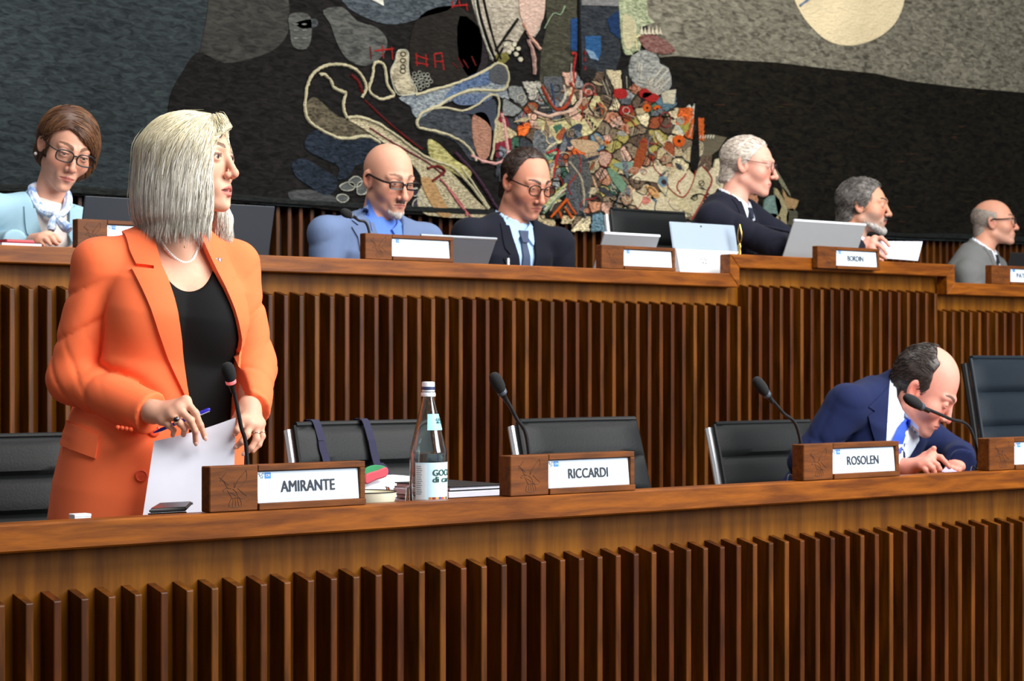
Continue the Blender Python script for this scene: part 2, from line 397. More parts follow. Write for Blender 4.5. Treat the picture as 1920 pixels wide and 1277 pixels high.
slab([(400, -90), (546, -90), (566, 130), (470, 130), (420, 132), (372, 104), (386, 40)], 0.0, 0.003, wc((48, 47, 45), (58, 56, 52), 0.3, 18), 'brown_field')
# upper left: grey shapes on the dark ground
G1, G2, NAV = wc((66, 68, 66), (86, 86, 82), 0.3, 22), wc((52, 56, 58), (74, 78, 80)), wc((24, 31, 40), (36, 44, 54), 0.45, 40)
for p, m in (([(540, 30), (560, 24), (580, 32), (582, 70), (572, 92), (548, 88), (542, 60)], G1),
             ([(604, 20), (640, 14), (668, 40), (704, 52), (724, 76), (716, 104), (684, 124), (650, 112), (630, 80), (618, 46)], G1),
             ([(690, -60), (860, -60), (850, 10), (800, 30), (740, 46), (690, 36), (640, 2), (650, -60)], wc((54, 62, 68), (80, 88, 92))),
             ([(800, 20), (860, 14), (900, 60), (890, 140), (820, 160), (770, 130), (770, 60)], wc((34, 30, 27))),
             ([(590, 36), (560, 40)] + [(552, 46), (566, 54), (592, 50)], G2),
             ([(860, 30), (902, 60), (912, 120), (884, 148), (858, 108)], wc((40, 34, 36)))):
    slab(p, 0.003, 0.008, m, 'woven_patch', 3)
slab([(690, -30), (714, -8), (717, 12), (706, 6), (690, -2), (680, -14)], 0.006, 0.012, wc((206, 206, 192)))
for x in (552, 568):
    for y in (46, 57, 72): slab(blob(x, y, 5, 1.6, 8, 0.1), 0.008, 0.011, wc((112, 112, 108)), 'stitch')
for p in ([(576, 254), (600, 244), (650, 262), (700, 258), (716, 270), (690, 300), (664, 312), (652, 332), (630, 336), (634, 314), (600, 296), (570, 278)],
          [(546, 306), (570, 298), (604, 318), (630, 336), (626, 358), (606, 366), (576, 348), (552, 330)]):
    slab(p, 0.003, 0.009, NAV, 'woven_patch', 3)
slab([(540, 360), (580, 356), (628, 370), (624, 386), (580, 382), (546, 376)], 0.003, 0.008, wc((68, 70, 70)), 'woven_patch', 3)
# red writing-like stitches
RED = wc((150, 34, 30)); DRED = wc((92, 26, 24))
for x, y in ((692, 100), (715, 98), (732, 100), (778, 112), (796, 114)):
    cord([(x, y - 12), (x + 2, y + 12)], 3.2, RED if x > 700 else DRED, 0.008, 2)
for a, b in (((700, 96), (736, 92)), ((776, 104), (800, 112)), ((776, 118), (800, 122)), ((812, 102), (826, 100)), ((812, 116), (828, 116)), ((812, 102), (814, 128)), ((826, 100), (830, 132)), ((846, 2), (846, 16)), ((858, 0), (860, 12)), ((872, 6), (874, 20)), ((846, 12), (874, 10)), ((846, 118), (856, 128)), ((856, 108), (866, 126)), ((866, 112), (876, 128)), ((882, 106), (890, 124))):
    cord([a, b], 3.4, RED if a[0] < 840 or a[1] < 30 else DRED, 0.008, 2)
# cream outlined head-like loop at the left
cord([(676, 184), (684, 166), (680, 150), (668, 134), (650, 124), (624, 121), (602, 126), (584, 140), (574, 162), (570, 192), (571, 214), (582, 232), (604, 246), (630, 258), (652, 260), (674, 256), (694, 258), (710, 268)], 6.5, CREAM, 0.010, 6, rough=0.7)
cord([(597, 141), (606, 140), (618, 152), (624, 165), (640, 172), (646, 176), (642, 190), (642, 206), (648, 222)], 6.5, CREAM, 0.010, 5, rough=0.7)
cord([(700, 120), (712, 118), (720, 128), (724, 158), (736, 178), (730, 182), (712, 186), (696, 178), (690, 166), (696, 144)], 6, CREAM, 0.010, 5, True, rough=0.7)
slab([(576, 190), (592, 184), (626, 214), (650, 224), (700, 244), (704, 258), (660, 262), (620, 254), (588, 236), (574, 214)], 0.002, 0.006, wc((58, 52, 42), (96, 88, 70), 0.4, 34), 'woven_patch', 3)
cord([(655, 140), (668, 152), (680, 176)], 8, DRED, 0.006, 4, rough=1.5)
cord([(682, 188), (720, 224), (760, 258), (790, 280)], 5, DRED, 0.006, 4)
# horn and ring cluster
slab([(742, 98), (752, 94), (762, 100), (762, 130), (768, 150), (776, 172), (760, 178), (744, 174), (734, 152), (730, 132), (738, 116)], 0.004, 0.013, wc((150, 140, 112), (184, 174, 146), 0.35, 40), 'horn', 3)
cord([(742, 98), (752, 94), (762, 100), (762, 130), (768, 150), (778, 174), (744, 178), (732, 152), (730, 132), (738, 116)], 3, wc((190, 188, 168)), 0.013, 4, True)
for y in (102, 114, 126, 134): cord(blob(752, y, 5, 4, 6, 0.1), 2, BLK, 0.015, 3, True, 'ring')
for i in range(22):
    a, r = i * 2.4, 4.2 * math.sqrt(i)
    cord(blob(786 + r * math.cos(a), 151 + r * 0.85 * math.sin(a), 3.4, 3.2, 6, 0.1), 1.7, wc((150, 150, 138)), 0.012, 2, True, 'ring')
# the long blue and cream bone
slab([(746, 184), (776, 176), (830, 166), (880, 150), (920, 122), (936, 118), (950, 134), (946, 160), (952, 190), (930, 180), (880, 178), (820, 200), (786, 222), (772, 214), (768, 200)], 0.003, 0.010, wc((92, 108, 132), (150, 156, 154), 0.45, 60), 'bone', 3)
slab([(866, 150), (912, 132), (914, 158), (880, 164), (830, 184)], 0.009, 0.014, wc((66, 88, 126), (96, 116, 146), 0.5, 70), 'woven_patch', 3)
slab([(848, 184), (880, 176), (920, 180), (904, 192), (870, 198), (850, 194)], 0.009, 0.014, wc((60, 82, 122), (110, 124, 146), 0.5, 80), 'woven_patch', 3)
slab([(918, 124), (934, 120), (948, 136), (944, 158), (914, 150)], 0.009, 0.015, wc((120, 122, 124), (60, 62, 66), 0.5, 60), 'woven_patch', 3)
cord([(776, 178), (806, 170), (842, 160), (880, 146), (912, 130), (930, 119), (946, 128), (950, 150), (942, 168), (920, 170), (880, 170), (846, 182), (820, 198), (792, 210), (780, 226), (784, 240), (820, 248), (856, 262), (878, 280), (890, 302)], 6, CREAM, 0.013, 5, rough=0.8)
cord([(800, 206), (830, 202), (864, 208), (890, 198), (914, 180), (930, 182), (932, 204), (926, 240), (922, 280), (918, 300)], 5, CREAM, 0.013, 5, rough=0.8)
slab([(786, 214), (830, 204), (870, 210), (886, 236), (890, 290), (912, 300), (880, 300), (850, 264), (790, 242)], 0.003, 0.008, wc((46, 50, 54), (66, 70, 74)), 'woven_patch', 3)
slab([(862, 212), (890, 202), (918, 186), (928, 200), (924, 246), (910, 230), (888, 216)], 0.006, 0.012, wc((92, 100, 118), (52, 56, 66), 0.5, 60), 'woven_patch', 3)
slab([(884, 218), (906, 212), (918, 240), (914, 292), (896, 296), (884, 260)], 0.006, 0.012, wc((168, 122, 100), None, 0.35, 60), 'woven_patch', 3)
slab([(932, 214), (946, 216), (956, 262), (954, 300), (926, 300), (926, 262)], 0.006, 0.012, wc((122, 38, 50), None, 0.35, 50), 'woven_patch', 3)
cord([(938, 212), (944, 250), (948, 292), (930, 306), (906, 304), (880, 292)], 7, wc((212, 160, 150)), 0.013, 5, rough=0.8)
cord(blob(932, 290, 8, 8, 8, 0.1), 3, BLK, 0.015, 3, True, 'ring')
# the arm running down to the right of the bald man
slab([(648, 222), (690, 226), (730, 250), (776, 282), (810, 300), (838, 318), (868, 350), (900, 384), (930, 408), (800, 404), (780, 372), (790, 340), (768, 306), (720, 270), (680, 242)], 0.003, 0.010, wc((150, 140, 106), (206, 194, 158), 0.45, 70), 'arm', 3)
slab([(800, 262), (822, 272), (850, 300), (880, 320), (872, 336), (836, 318), (806, 300)], 0.006, 0.013, wc((150, 144, 84), (190, 182, 120), 0.3, 40), 'woven_patch', 3)
cord([(648, 222), (670, 220), (700, 230), (734, 250), (770, 278), (806, 300), (840, 312), (862, 330), (880, 350), (912, 392)], 6, CREAM, 0.015, 5, rough=0.8)
cord([(690, 240), (724, 262), (762, 284), (800, 306), (830, 330)], 3.5, wc((120, 50, 60)), 0.013, 5)
cord([(822, 336), (846, 362), (866, 392), (872, 404)], 5, wc((196, 110, 110)), 0.015, 4, rough=0.8)
cord([(836, 352), (858, 384), (880, 408)], 4, wc((206, 120, 120)), 0.015, 4, rough=0.8)
cord([(850, 286), (880, 318), (904, 352), (930, 392), (944, 408)], 9, wc((66, 44, 56)), 0.011, 4, rough=0.8)
cord([(860, 312), (888, 350), (914, 390)], 5, CREAM, 0.013, 4, rough=0.6)
slab([(786, 334), (808, 338), (826, 372), (842, 404), (820, 404), (796, 366)], 0.008, 0.014, wc((186, 146, 98), None, 0.3, 50), 'woven_patch', 3)
cord([(798, 316), (816, 312), (830, 322), (806, 340)], 6, wc((110, 36, 34)), 0.015, 4, rough=0.6)
for x, y, rx, ry in ((650, 350, 14, 8), (664, 342, 12, 10), (676, 354, 10, 12), (640, 372, 12, 8), (780, 384, 9, 11), (804, 382, 8, 5), (776, 360, 6, 8), (786, 370, 5, 4)):
    slab(blob(x, y, rx, ry, 8, 0.12), 0.003, 0.009, wc((86, 90, 88)) if x < 700 else wc((58, 50, 62)), 'shell', 3); cord(blob(x, y, rx, ry, 8, 0.12), 2.4, wc((176, 176, 160)), 0.010, 3, True, 'shell_edge')
# vulture-like wing and ladder shape above the bone
slab([(880, -60), (1010, -60), (1016, 30), (1000, 70), (985, 60), (960, 92), (924, 116), (912, 96), (890, 30)], 0.003, 0.010, wc((146, 136, 116), (178, 168, 150), 0.3, 40), 'wing', 2)
for P_, w_ in (([(884, -40), (896, 30), (914, 84), (926, 116)], 8), ([(896, -40), (908, 20), (924, 80), (936, 112)], 5), ([(926, 96), (968, 36)], 6), ([(966, 86), (984, 56)], 6), ([(926, 118), (940, 90)], 5), ([(938, 78), (958, 78), (974, 100), (980, 118)], 3)):
    cord(P_, w_, BLK, 0.013, 4)
cord([(880, -40), (892, 30), (908, 84), (920, 112)], 5, wc((178, 176, 160)), 0.014, 4, rough=0.6)
slab([(975, -60), (1014, -60), (1018, 20), (1006, 52), (992, 70), (976, 40), (970, 10)], 0.008, 0.015, wc((206, 176, 158), None, 0.3, 50), 'woven_patch', 3)
cord([(978, 44), (992, 72), (1010, 92)], 9, wc((206, 160, 140)), 0.014, 4, rough=0.8)
cord([(988, 74), (996, 100), (1000, 140)], 10, wc((176, 140, 128)), 0.013, 4, rough=1.6)
for gx, gy in ((944, 84), (956, 92), (964, 102), (972, 112), (950, 98), (960, 84), (968, 92)): slab(blob(gx, gy, 4.5, 4.5, 6, 0.1), 0.010, 0.017, wc((190, 184, 160)), 'woven_patch')
slab([(926, 104), (946, 98), (952, 110), (940, 122), (926, 120)], 0.008, 0.014, wc((110, 104, 50)))
# the open window: dark green, blue and black bars
slab([(1020, -60), (1080, -60), (1080, 96), (1070, 152), (1010, 158), (1012, 100), (1024, 50)], 0.002, 0.007, wc((54, 52, 42), (70, 68, 54)), 'woven_patch')
slab([(1084, -60), (1158, -60), (1162, 104), (1150, 140), (1090, 144)], 0.002, 0.007, wc((36, 40, 46), (52, 56, 60)), 'woven_patch')
slab([(1068, 36), (1080, 34), (1080, 96), (1068, 94)], 0.006, 0.010, wc((32, 62, 106))); slab([(1136, 36), (1158, 20), (1160, 74), (1142, 60)], 0.006, 0.010, wc((28, 50, 86)))
slab([(1094, 68), (1124, 68), (1124, 100), (1118, 116), (1096, 98)], 0.006, 0.011, wc((42, 84, 128), None, 0.3, 40)); slab([(1094, 92), (1110, 98), (1120, 114), (1104, 110)], 0.009, 0.013, wc((120, 146, 168)))
cord([(1082, -60), (1082, 40), (1084, 150)], 5, BLK, 0.013, 3)
slab([(1088, -60), (1158, -60), (1158, 12), (1088, 10)], 0.006, 0.011, wc((120, 118, 116)))
cord([(1074, 156), (1072, 130), (1076, 102), (1068, 102)], 5, wc((170, 44, 44)), 0.014, 4); cord([(1066, 156), (1068, 120)], 3, wc((170, 166, 156)), 0.014, 3)
cord([(1018, 54), (1034, 26), (1048, 28), (1056, 12)], 3, wc((130, 150, 120)), 0.012, 3)
for y in (100, 112, 128): cord([(1094, y - 4), (1094, y + 4)], 4, RED, 0.012, 2)
# right edge: green and cream profile, brown tongue, grey folds
slab([(1158, -60), (1200, -60), (1212, 30), (1226, 42), (1196, 52), (1200, 64), (1196, 96), (1176, 104), (1166, 96), (1160, 50)], 0.006, 0.013, wc((126, 140, 100), (176, 180, 146), 0.35, 40), 'woven_patch', 2)
slab([(1164, 30), (1184, 36), (1190, 60), (1180, 92), (1166, 84)], 0.010, 0.016, wc((198, 190, 150), None, 0.2, 40), 'woven_patch', 3)
slab([(1194, 70), (1220, 66), (1246, 78), (1262, 96), (1240, 102), (1208, 94)], 0.010, 0.017, wc((112, 60, 54), (128, 96, 88)), 'woven_patch', 3)
cord([(1190, 94), (1188, 72), (1196, 68)], 5, wc((214, 200, 150)), 0.016, 3)
for i in range(6): slab([(1196 + i * 7, 64), (1199 + i * 7, 48 + (i % 2) * 4), (1203 + i * 7, 66)], 0.010, 0.016, wc((206, 196, 170)), 'tooth')
slab([(1190, 96), (1226, 98), (1234, 120), (1250, 128), (1256, 160), (1240, 176), (1216, 172), (1190, 160), (1176, 140), (1180, 110)], 0.006, 0.013, wc((120, 122, 118), (156, 156, 148), 0.35, 40), 'woven_patch', 2)
for a, b in (((1200, 120), (1196, 150)), ((1190, 152), (1214, 160)), ((1212, 158), (1240, 126)), ((1222, 162), (1248, 132)), ((1232, 168), (1252, 148)), ((1194, 118), (1192, 134))): cord([a, b], 5, wc((184, 180, 164)), 0.015, 2, rough=0.8)
slab([(1236, 176), (1250, 170), (1264, 168), (1260, 196), (1240, 194)], 0.008, 0.015, wc((196, 188, 160)))
slab([(1262, 234), (1286, 200), (1290, 196), (1294, 204), (1300, 194), (1302, 236), (1296, 260), (1266, 246)], 0.006, 0.013, wc((166, 168, 150), (196, 196, 180)), 'woven_patch')
slab([(1270, 236), (1284, 210), (1290, 240), (1280, 250)], 0.010, 0.016, wc((160, 150, 70)))
slab([(1304, 256), (1330, 252), (1360, 258), (1346, 280), (1312, 306)], 0.004, 0.010, wc((140, 128, 100), (90, 84, 68), 0.4, 50))
for i in range(6): cord([(1308 + i * 5, 260), (1310 + i * 5, 254)], 3.4, wc((216, 212, 190)), 0.013, 2)
slab([(1300, 190), (1304, 190), (1308, 300), (1300, 330), (1290, 310)], 0.008, 0.016, BLK)
# gold sheet in the middle and the bowl above it
slab([(1002, 218), (1030, 226), (1060, 220), (1096, 196), (1118, 180), (1136, 196), (1128, 222), (1104, 252), (1060, 262), (1034, 272), (1010, 244)], 0.006, 0.013, wc((180, 168, 112), (204, 192, 142), 0.3, 40), 'woven_patch', 2)
cord(blob(1119, 212, 10, 10, 8, 0.1), 4, wc((90, 84, 70)), 0.016, 3, True, 'ring'); slab(blob(1119, 212, 4, 4, 7, 0.1), 0.010, 0.017, wc((70, 62, 52)))
for i in range(5): slab(blob(1086 + i * 5, 214 + i * 6, 2, 3, 6), 0.012, 0.016, BLK, 'stitch'); slab(blob(1092 + i * 5, 214 + i * 6, 2, 3, 6), 0.012, 0.016, BLK, 'stitch')
slab([(1010, 158), (1072, 156), (1060, 190), (1040, 208), (1026, 196)], 0.004, 0.011, wc((86, 66, 56), None, 0.4, 50), 'woven_patch', 2)
for P_, w_, c_ in (([(1012, 162), (1024, 186), (1040, 206), (1060, 196), (1070, 170), (1066, 156)], 8, (150, 60, 40)), ([(1002, 164), (1018, 190), (1032, 206)], 4, (40, 84, 62)), ([(1052, 160), (1056, 180), (1046, 200)], 6, (190, 180, 160)), ([(1030, 158), (1036, 198)], 5, (52, 66, 96)), ([(996, 208), (1022, 218), (1044, 214), (1068, 208), (1084, 190), (1084, 170)], 8, (206, 172, 150)), ([(1002, 220), (1032, 228), (1060, 222), (1092, 206)], 2.6, (40, 40, 40))):
    cord(P_, w_, wc(c_), 0.015, 4, rough=0.8)
cord(blob(1100, 168, 11, 11, 8, 0.1), 5, wc((150, 90, 80)), 0.014, 3, True, 'ring')
# dense patchwork: individual patches scattered over the crowded middle
ZONE = [(960, 190), (1004, 172), (1080, 150), (1140, 148), (1180, 150), (1236, 176), (1264, 200), (1296, 214), (1300, 262), (1296, 300), (1330, 330), (1372, 300), (1400, 300), (1420, 420), (1140, 414), (950, 408), (948, 320), (940, 260)]
def inside(x, y, poly):
    c = False; n = len(poly)
    for i in range(n):
        (x1, y1), (x2, y2) = poly[i], poly[i - 1]
        if (y1 > y) != (y2 > y) and x < (x2 - x1) * (y - y1) / (y2 - y1) + x1: c = not c
    return c
GREY = [(84, 86, 88), (56, 58, 62), (34, 33, 32), (128, 130, 126), (104, 108, 112), (150, 146, 134), (70, 62, 54)]
TAN = [(178, 160, 124), (200, 184, 148), (150, 128, 100), (120, 104, 84), (170, 120, 92), (190, 150, 130), (164, 150, 84), (90, 74, 60), (140, 74, 46)]
PALE_ = [(188, 174, 138), (206, 192, 156), (176, 158, 124), (184, 150, 120), (170, 160, 130), (150, 120, 96)]
ACC = [(150, 36, 34), (110, 140, 116), (90, 116, 128), (196, 92, 40), (140, 60, 48), (58, 92, 74)]
slab(ZONE, 0.003, 0.006, wc((40, 36, 31), (64, 58, 48), 0.45, 60), 'woven_patch')
seeds = []
while len(seeds) < 235:                          # loosely even seeds for the patchwork
    x, y = random.uniform(940, 1425), random.uniform(150, 416)
    if not inside(x, y, ZONE): continue
    if min([(x - a) ** 2 + (y - b) ** 2 for a, b in seeds] + [1e9]) > random.choice([8, 9, 11, 16, 24]) ** 2: seeds.append((x, y))
def cell(i):                                     # the patch round one seed: its neighbourhood cut by the bisectors
    cx, cy = seeds[i]; P = [(cx - 26, cy - 26), (cx + 26, cy - 26), (cx + 26, cy + 26), (cx - 26, cy + 26)]
    for j_, (ax, ay) in enumerate(seeds):
        if j_ == i or abs(ax - cx) > 54 or abs(ay - cy) > 54: continue
        mx_, my_ = (ax + cx) / 2, (ay + cy) / 2; nx, ny = ax - cx, ay - cy; Q = []
        for a, b in zip(P, P[1:] + P[:1]):
            da = (a[0] - mx_) * nx + (a[1] - my_) * ny; db = (b[0] - mx_) * nx + (b[1] - my_) * ny
            if da <= 0: Q.append(a)
            if (da < 0) != (db < 0): t = da / (da - db); Q.append((a[0] + (b[0] - a[0]) * t, a[1] + (b[1] - a[1]) * t))
        P = Q
        if len(P) < 3: return None
    return P
for i in range(len(seeds)):
    P = cell(i)
    if not P: continue
    cx, cy = seeds[i]; sh_ = random.uniform(0.80, 0.93)
    P = [(cx + (x - cx) * sh_ + random.uniform(-0.8, 0.8), cy + (y - cy) * sh_ + random.uniform(-0.8, 0.8)) for x, y in P]
    pal = GREY if (cx < 1060 and random.random() < 0.55) or (cy < 190 and random.random() < 0.6) else PALE_ if (cx > 1170 and cy > 310 and random.random() < 0.7) else TAN
    if random.random() < 0.07: pal = ACC
    c_ = random.choice(pal); zt_ = random.uniform(0.010, 0.017)
    Q = []
    for (ax, ay), (bx_, by_) in zip(P, P[1:] + P[:1]):                       # ragged hand-stitched edges
        Q.append((ax, ay)); m_ = max(1, int(math.hypot(bx_ - ax, by_ - ay) / 4))
        Q += [(ax + (bx_ - ax) * t / m_ + random.uniform(-1.7, 1.7), ay + (by_ - ay) * t / m_ + random.uniform(-1.7, 1.7)) for t in range(1, m_)]
    slab(Q, 0.005, zt_, wc(tuple(int(v * 0.72) for v in c_), tuple(min(255, int(v * 1.28)) for v in c_), 0.5, random.choice([70, 95, 120])), 'woven_patch')
    r_ = random.random(); rr_ = 0.45 * min(math.hypot(x - cx, y - cy) for x, y in P) + 1.2
    if r_ < 0.16: cord(blob(cx, cy, rr_, rr_, 7, 0.1), 1.8, random.choice([BLK, wc((206, 196, 170)), wc((150, 60, 50))]), zt_ + 0.002, 2, True, 'ring')
    elif r_ < 0.40:
        a_ = random.uniform(0, 3.14); L_ = rr_ * 1.7
        for o_ in (-1, 0, 1):
            ox, oy = -math.sin(a_) * o_ * rr_ * 0.7, math.cos(a_) * o_ * rr_ * 0.7
            cord([(cx + ox - math.cos(a_) * L_, cy + oy - math.sin(a_) * L_), (cx + ox + math.cos(a_) * L_, cy + oy + math.sin(a_) * L_)], 1.7, random.choice([BLK, wc((60, 54, 46)), wc((196, 186, 160))]), zt_ + 0.001, 2, name='stitch')
    elif r_ < 0.48: cord(P, random.uniform(1.6, 2.8), random.choice([BLK, wc((196, 186, 160)), wc((140, 44, 40)), wc((206, 196, 170))]), zt_, 2, True, 'outline')
for _ in range(80):                              # shards and fringes stitched on top
    x, y = random.choice(seeds); a_ = random.uniform(0, 3.14); l_ = random.uniform(8, 20); w_ = random.uniform(2, 6)
    P = [(x + u * math.cos(a_) - v * math.sin(a_), y + u * math.sin(a_) + v * math.cos(a_)) for u, v in ((-l_, 0), (-l_ * 0.4, -w_), (l_ * 0.3, -w_ * 0.8), (l_, random.uniform(-2, 2)), (l_ * 0.2, w_), (-l_ * 0.5, w_ * 0.7))]
    if not all(inside(u, v, ZONE) for u, v in P): continue
    c_ = random.choice(TAN + GREY + GREY + PALE_); slab(P, 0.008, random.uniform(0.016, 0.021), wc(tuple(int(v * 0.75) for v in c_), tuple(min(255, int(v * 1.2)) for v in c_), 0.5, 95), 'woven_shard', 0, 1.2)
for _ in range(34):                              # long loose threads running across the patchwork
    x, y = random.choice(seeds); a_ = random.uniform(0, 6.28); pts_ = [(x, y)]
    for _k in range(4): a_ += random.uniform(-0.8, 0.8); pts_.append((pts_[-1][0] + 11 * math.cos(a_), pts_[-1][1] + 11 * math.sin(a_)))
    if all(inside(u, v, ZONE) for u, v in pts_): cord(pts_, random.uniform(2, 4), random.choice([BLK, BLK, wc((206, 190, 150)), wc((150, 44, 42)), wc((110, 112, 112))]), 0.018, 4, rough=0.6)
# recognisable accents of the crowded middle
ORG = wc((214, 92, 28), None, 0.2, 60)
for x, y, r in ((1208, 203, 7.5), (1227, 205, 7), (1268, 265, 11), (1133, 268, 4)):
    slab(blob(x, y, r, r, 10, 0.06), 0.012, 0.020, ORG, 'orange_disc', 2); slab(blob(x, y, r * 0.3, r * 0.3, 7, 0.05), 0.016, 0.022, BLK, 'disc_centre')
for x, y in ((1160, 176), (1205, 176), (1216, 182)): slab(blob(x, y, 14, 9, 8, 0.25), 0.012, 0.018, wc((170, 40, 38), None, 0.3, 60), 'red_patch', 2)
cord(blob(1243, 225, 10, 14, 8, 0.1), 3, wc((150, 60, 56)), 0.019, 3, True, 'ring')
slab([(1196, 262), (1210, 264), (1204, 300), (1190, 326), (1180, 322), (1188, 290)], 0.010, 0.018, wc((150, 72, 36), None, 0.35, 60), 'woven_patch', 2)
slab([(1134, 316), (1150, 322), (1172, 350), (1166, 366), (1144, 340)], 0.010, 0.018, wc((112, 144, 116), None, 0.25, 60), 'woven_patch', 2)
slab([(1144, 308), (1184, 304), (1176, 322), (1160, 318)], 0.010, 0.018, wc((130, 156, 140), None, 0.25, 60), 'woven_patch', 2)
slab([(1060, 300), (1090, 290), (1104, 330), (1100, 372), (1092, 392), (1074, 350)], 0.009, 0.017, wc((44, 46, 50), (96, 96, 92), 0.6, 80), 'woven_patch', 3)
slab([(1056, 330), (1080, 320), (1090, 360), (1088, 400), (1062, 396), (1054, 362)], 0.009, 0.016, wc((50, 54, 58), (84, 90, 94), 0.4, 50), 'woven_patch', 3)
slab([(1000, 246), (1030, 252), (1040, 276), (1016, 290), (996, 276)], 0.009, 0.016, wc((60, 64, 70), (120, 122, 122), 0.6, 80), 'woven_patch', 3)
slab([(1054, 250), (1080, 232), (1088, 240), (1076, 262), (1066, 276), (1052, 270)], 0.010, 0.016, wc((58, 64, 74), None, 0.4, 60), 'woven_patch', 3)
slab([(1068, 262), (1112, 266), (1118, 280), (1096, 288), (1072, 276)], 0.010, 0.017, wc((190, 160, 124), None, 0.3, 60), 'woven_patch', 3)
cord([(1044, 282), (1036, 312), (1032, 336)], 6, wc((170, 40, 40)), 0.018, 4, rough=0.8); cord([(1020, 288), (1040, 280)], 5, wc((170, 40, 40)), 0.018, 3)
cord([(1062, 304), (1078, 324), (1088, 346), (1090, 386)], 5, wc((176, 164, 140)), 0.018, 4, rough=0.8)
# pale horse-skull shapes low right
PALE = wc((206, 190, 150), (222, 208, 172), 0.22, 60)
slab([(1180, 334), (1220, 312), (1262, 316), (1296, 328), (1290, 352), (1276, 372), (1262, 364), (1240, 346), (1210, 340)], 0.010, 0.018, PALE, 'woven_patch', 3)
slab([(1298, 330), (1312, 312), (1328, 336), (1316, 366), (1300, 404), (1286, 400), (1270, 380), (1286, 364)], 0.010, 0.018, wc((186, 172, 132), (204, 192, 154), 0.25, 50), 'woven_patch', 2)
slab([(1228, 336), (1244, 332), (1252, 350), (1280, 378), (1292, 392), (1280, 398), (1250, 372), (1232, 354)], 0.012, 0.019, wc((200, 186, 146)), 'woven_patch', 3)
slab(blob(1238, 341, 9, 10, 9, 0.06), 0.014, 0.021, wc((112, 136, 148)), 'woven_patch', 2); slab(blob(1239, 342, 5, 5, 8, 0.06), 0.018, 0.024, wc((50, 40, 40)), 'woven_patch', 2)
cord([(1300, 320), (1292, 348), (1276, 370), (1256, 360), (1240, 340)], 3.5, wc((150, 56, 44)), 0.019, 4); cord([(1312, 312), (1330, 336), (1318, 366), (1304, 392), (1292, 412)], 3.5, wc((150, 40, 44)), 0.019, 4)
for x, y in ((1310, 344), (1297, 371)):
    cord(blob(x, y, 5, 5, 8, 0.05), 1.8, BLK, 0.021, 3, True, 'ring'); cord([(x - 4, y + 3), (x + 4, y - 3)], 1.8, BLK, 0.021, 2)
slab([(1182, 358), (1204, 364), (1226, 384), (1228, 404), (1206, 400), (1186, 384)], 0.010, 0.019, PALE, 'woven_patch', 3); slab(blob(1206, 376, 8, 8, 6, 0.2), 0.014, 0.021, wc((196, 120, 104)), 'woven_patch', 2)
slab([(1226, 372), (1250, 370), (1270, 388), (1276, 408), (1232, 404)], 0.010, 0.018, PALE, 'woven_patch', 3)
slab([(1320, 330), (1360, 300), (1372, 340), (1350, 360), (1330, 372)], 0.008, 0.016, PALE, 'woven_patch', 3)
slab([(1206, 350), (1222, 352), (1232, 368), (1222, 372)], 0.014, 0.020, wc((200, 150, 96)), 'woven_patch', 2)
cord([(1186, 358), (1204, 366), (1212, 352), (1224, 360)], 2, BLK, 0.021, 4); cord([(1226, 376), (1222, 392), (1230, 404)], 2.4, wc((60, 74, 96)), 0.021, 3)
# orange ladder and striped band beside the dark-haired man
slab([(1018, 398), (1050, 364), (1058, 366), (1040, 412), (1020, 410)], 0.010, 0.016, BLK); 
for a, b in (((1028, 408), (1058, 374)), ((1056, 374), (1074, 402)), ((1042, 396), (1048, 410)), ((1054, 390), (1068, 410))): cord([a, b], 6, ORG, 0.020, 2, rough=0.8)
for k, c_ in enumerate([(120, 140, 110), (196, 192, 170), (170, 176, 120)]): cord([(1014 + k * 2, 402 - k * 7), (1036 + k * 2, 376 - k * 7), (1054 + k * 2, 362 - k * 8)], 6, wc(c_), 0.017, 3, rough=0.6)
# shapes right of the white-haired man
for p, c_ in (([(1430, 376), (1450, 366), (1462, 388), (1450, 410), (1432, 404)], (120, 146, 136)), ([(1448, 352), (1462, 368), (1476, 400), (1470, 424), (1456, 408)], (166, 154, 116)), ([(1464, 350), (1480, 372), (1494, 376), (1484, 396), (1470, 386)], (170, 138, 96)), ([(1474, 392), (1492, 398), (1488, 428), (1472, 424)], (84, 80, 66)), ([(1446, 316), (1452, 318), (1478, 364), (1472, 368)], (132, 130, 104)), ([(1440, 400), (1460, 408), (1456, 432), (1436, 428)], (186, 170, 130))):
    slab(p, 0.006, 0.014, wc(c_, None, 0.35, 60), 'woven_patch', 2)
# ------------------------------------------------------------------ shared materials
M_BLACK = plain('black_plastic', (18, 18, 19), 0.45)
M_FOAM = plain('black_foam', (24, 24, 26), 0.95, bump=0.5, bscale=900)
M_RUBBER = plain('gooseneck_black', (26, 27, 30), 0.4)
M_CHROME = plain('chrome', (228, 231, 235), 0.22, 0.7, 0.02)
M_LEATHER = plain('black_leather', (20, 22, 23), 0.52, 0, 0.05, 20, 0.25, 160, 0.22)
M_LEATHERB = plain('blue_black_leather', (18, 27, 36), 0.5, 0, 0.05, 20, 0.25, 160, 0.25)
M_WHITE = plain('white_card', (228, 234, 242), 0.6, var=0.02)
M_PAPER = plain('paper', (226, 230, 244), 0.8, var=0.02)
M_SCREEN = plain('lit_name_display', (206, 222, 240), 0.5, var=0.01, emit=0.14)
M_INK = plain('ink', (34, 38, 46), 0.7)
M_BLUE = plain('logo_blue', (52, 122, 198), 0.6, var=0.02, emit=0.15)
M_SILVER = plain('silver_laptop', (176, 184, 192), 0.35, 0.5, 0.02)
M_GREYLAP = plain('grey_laptop', (112, 118, 126), 0.4, 0.4, 0.02)
M_DARKLAP = plain('dark_laptop', (52, 57, 64), 0.42, 0.3, 0.03)
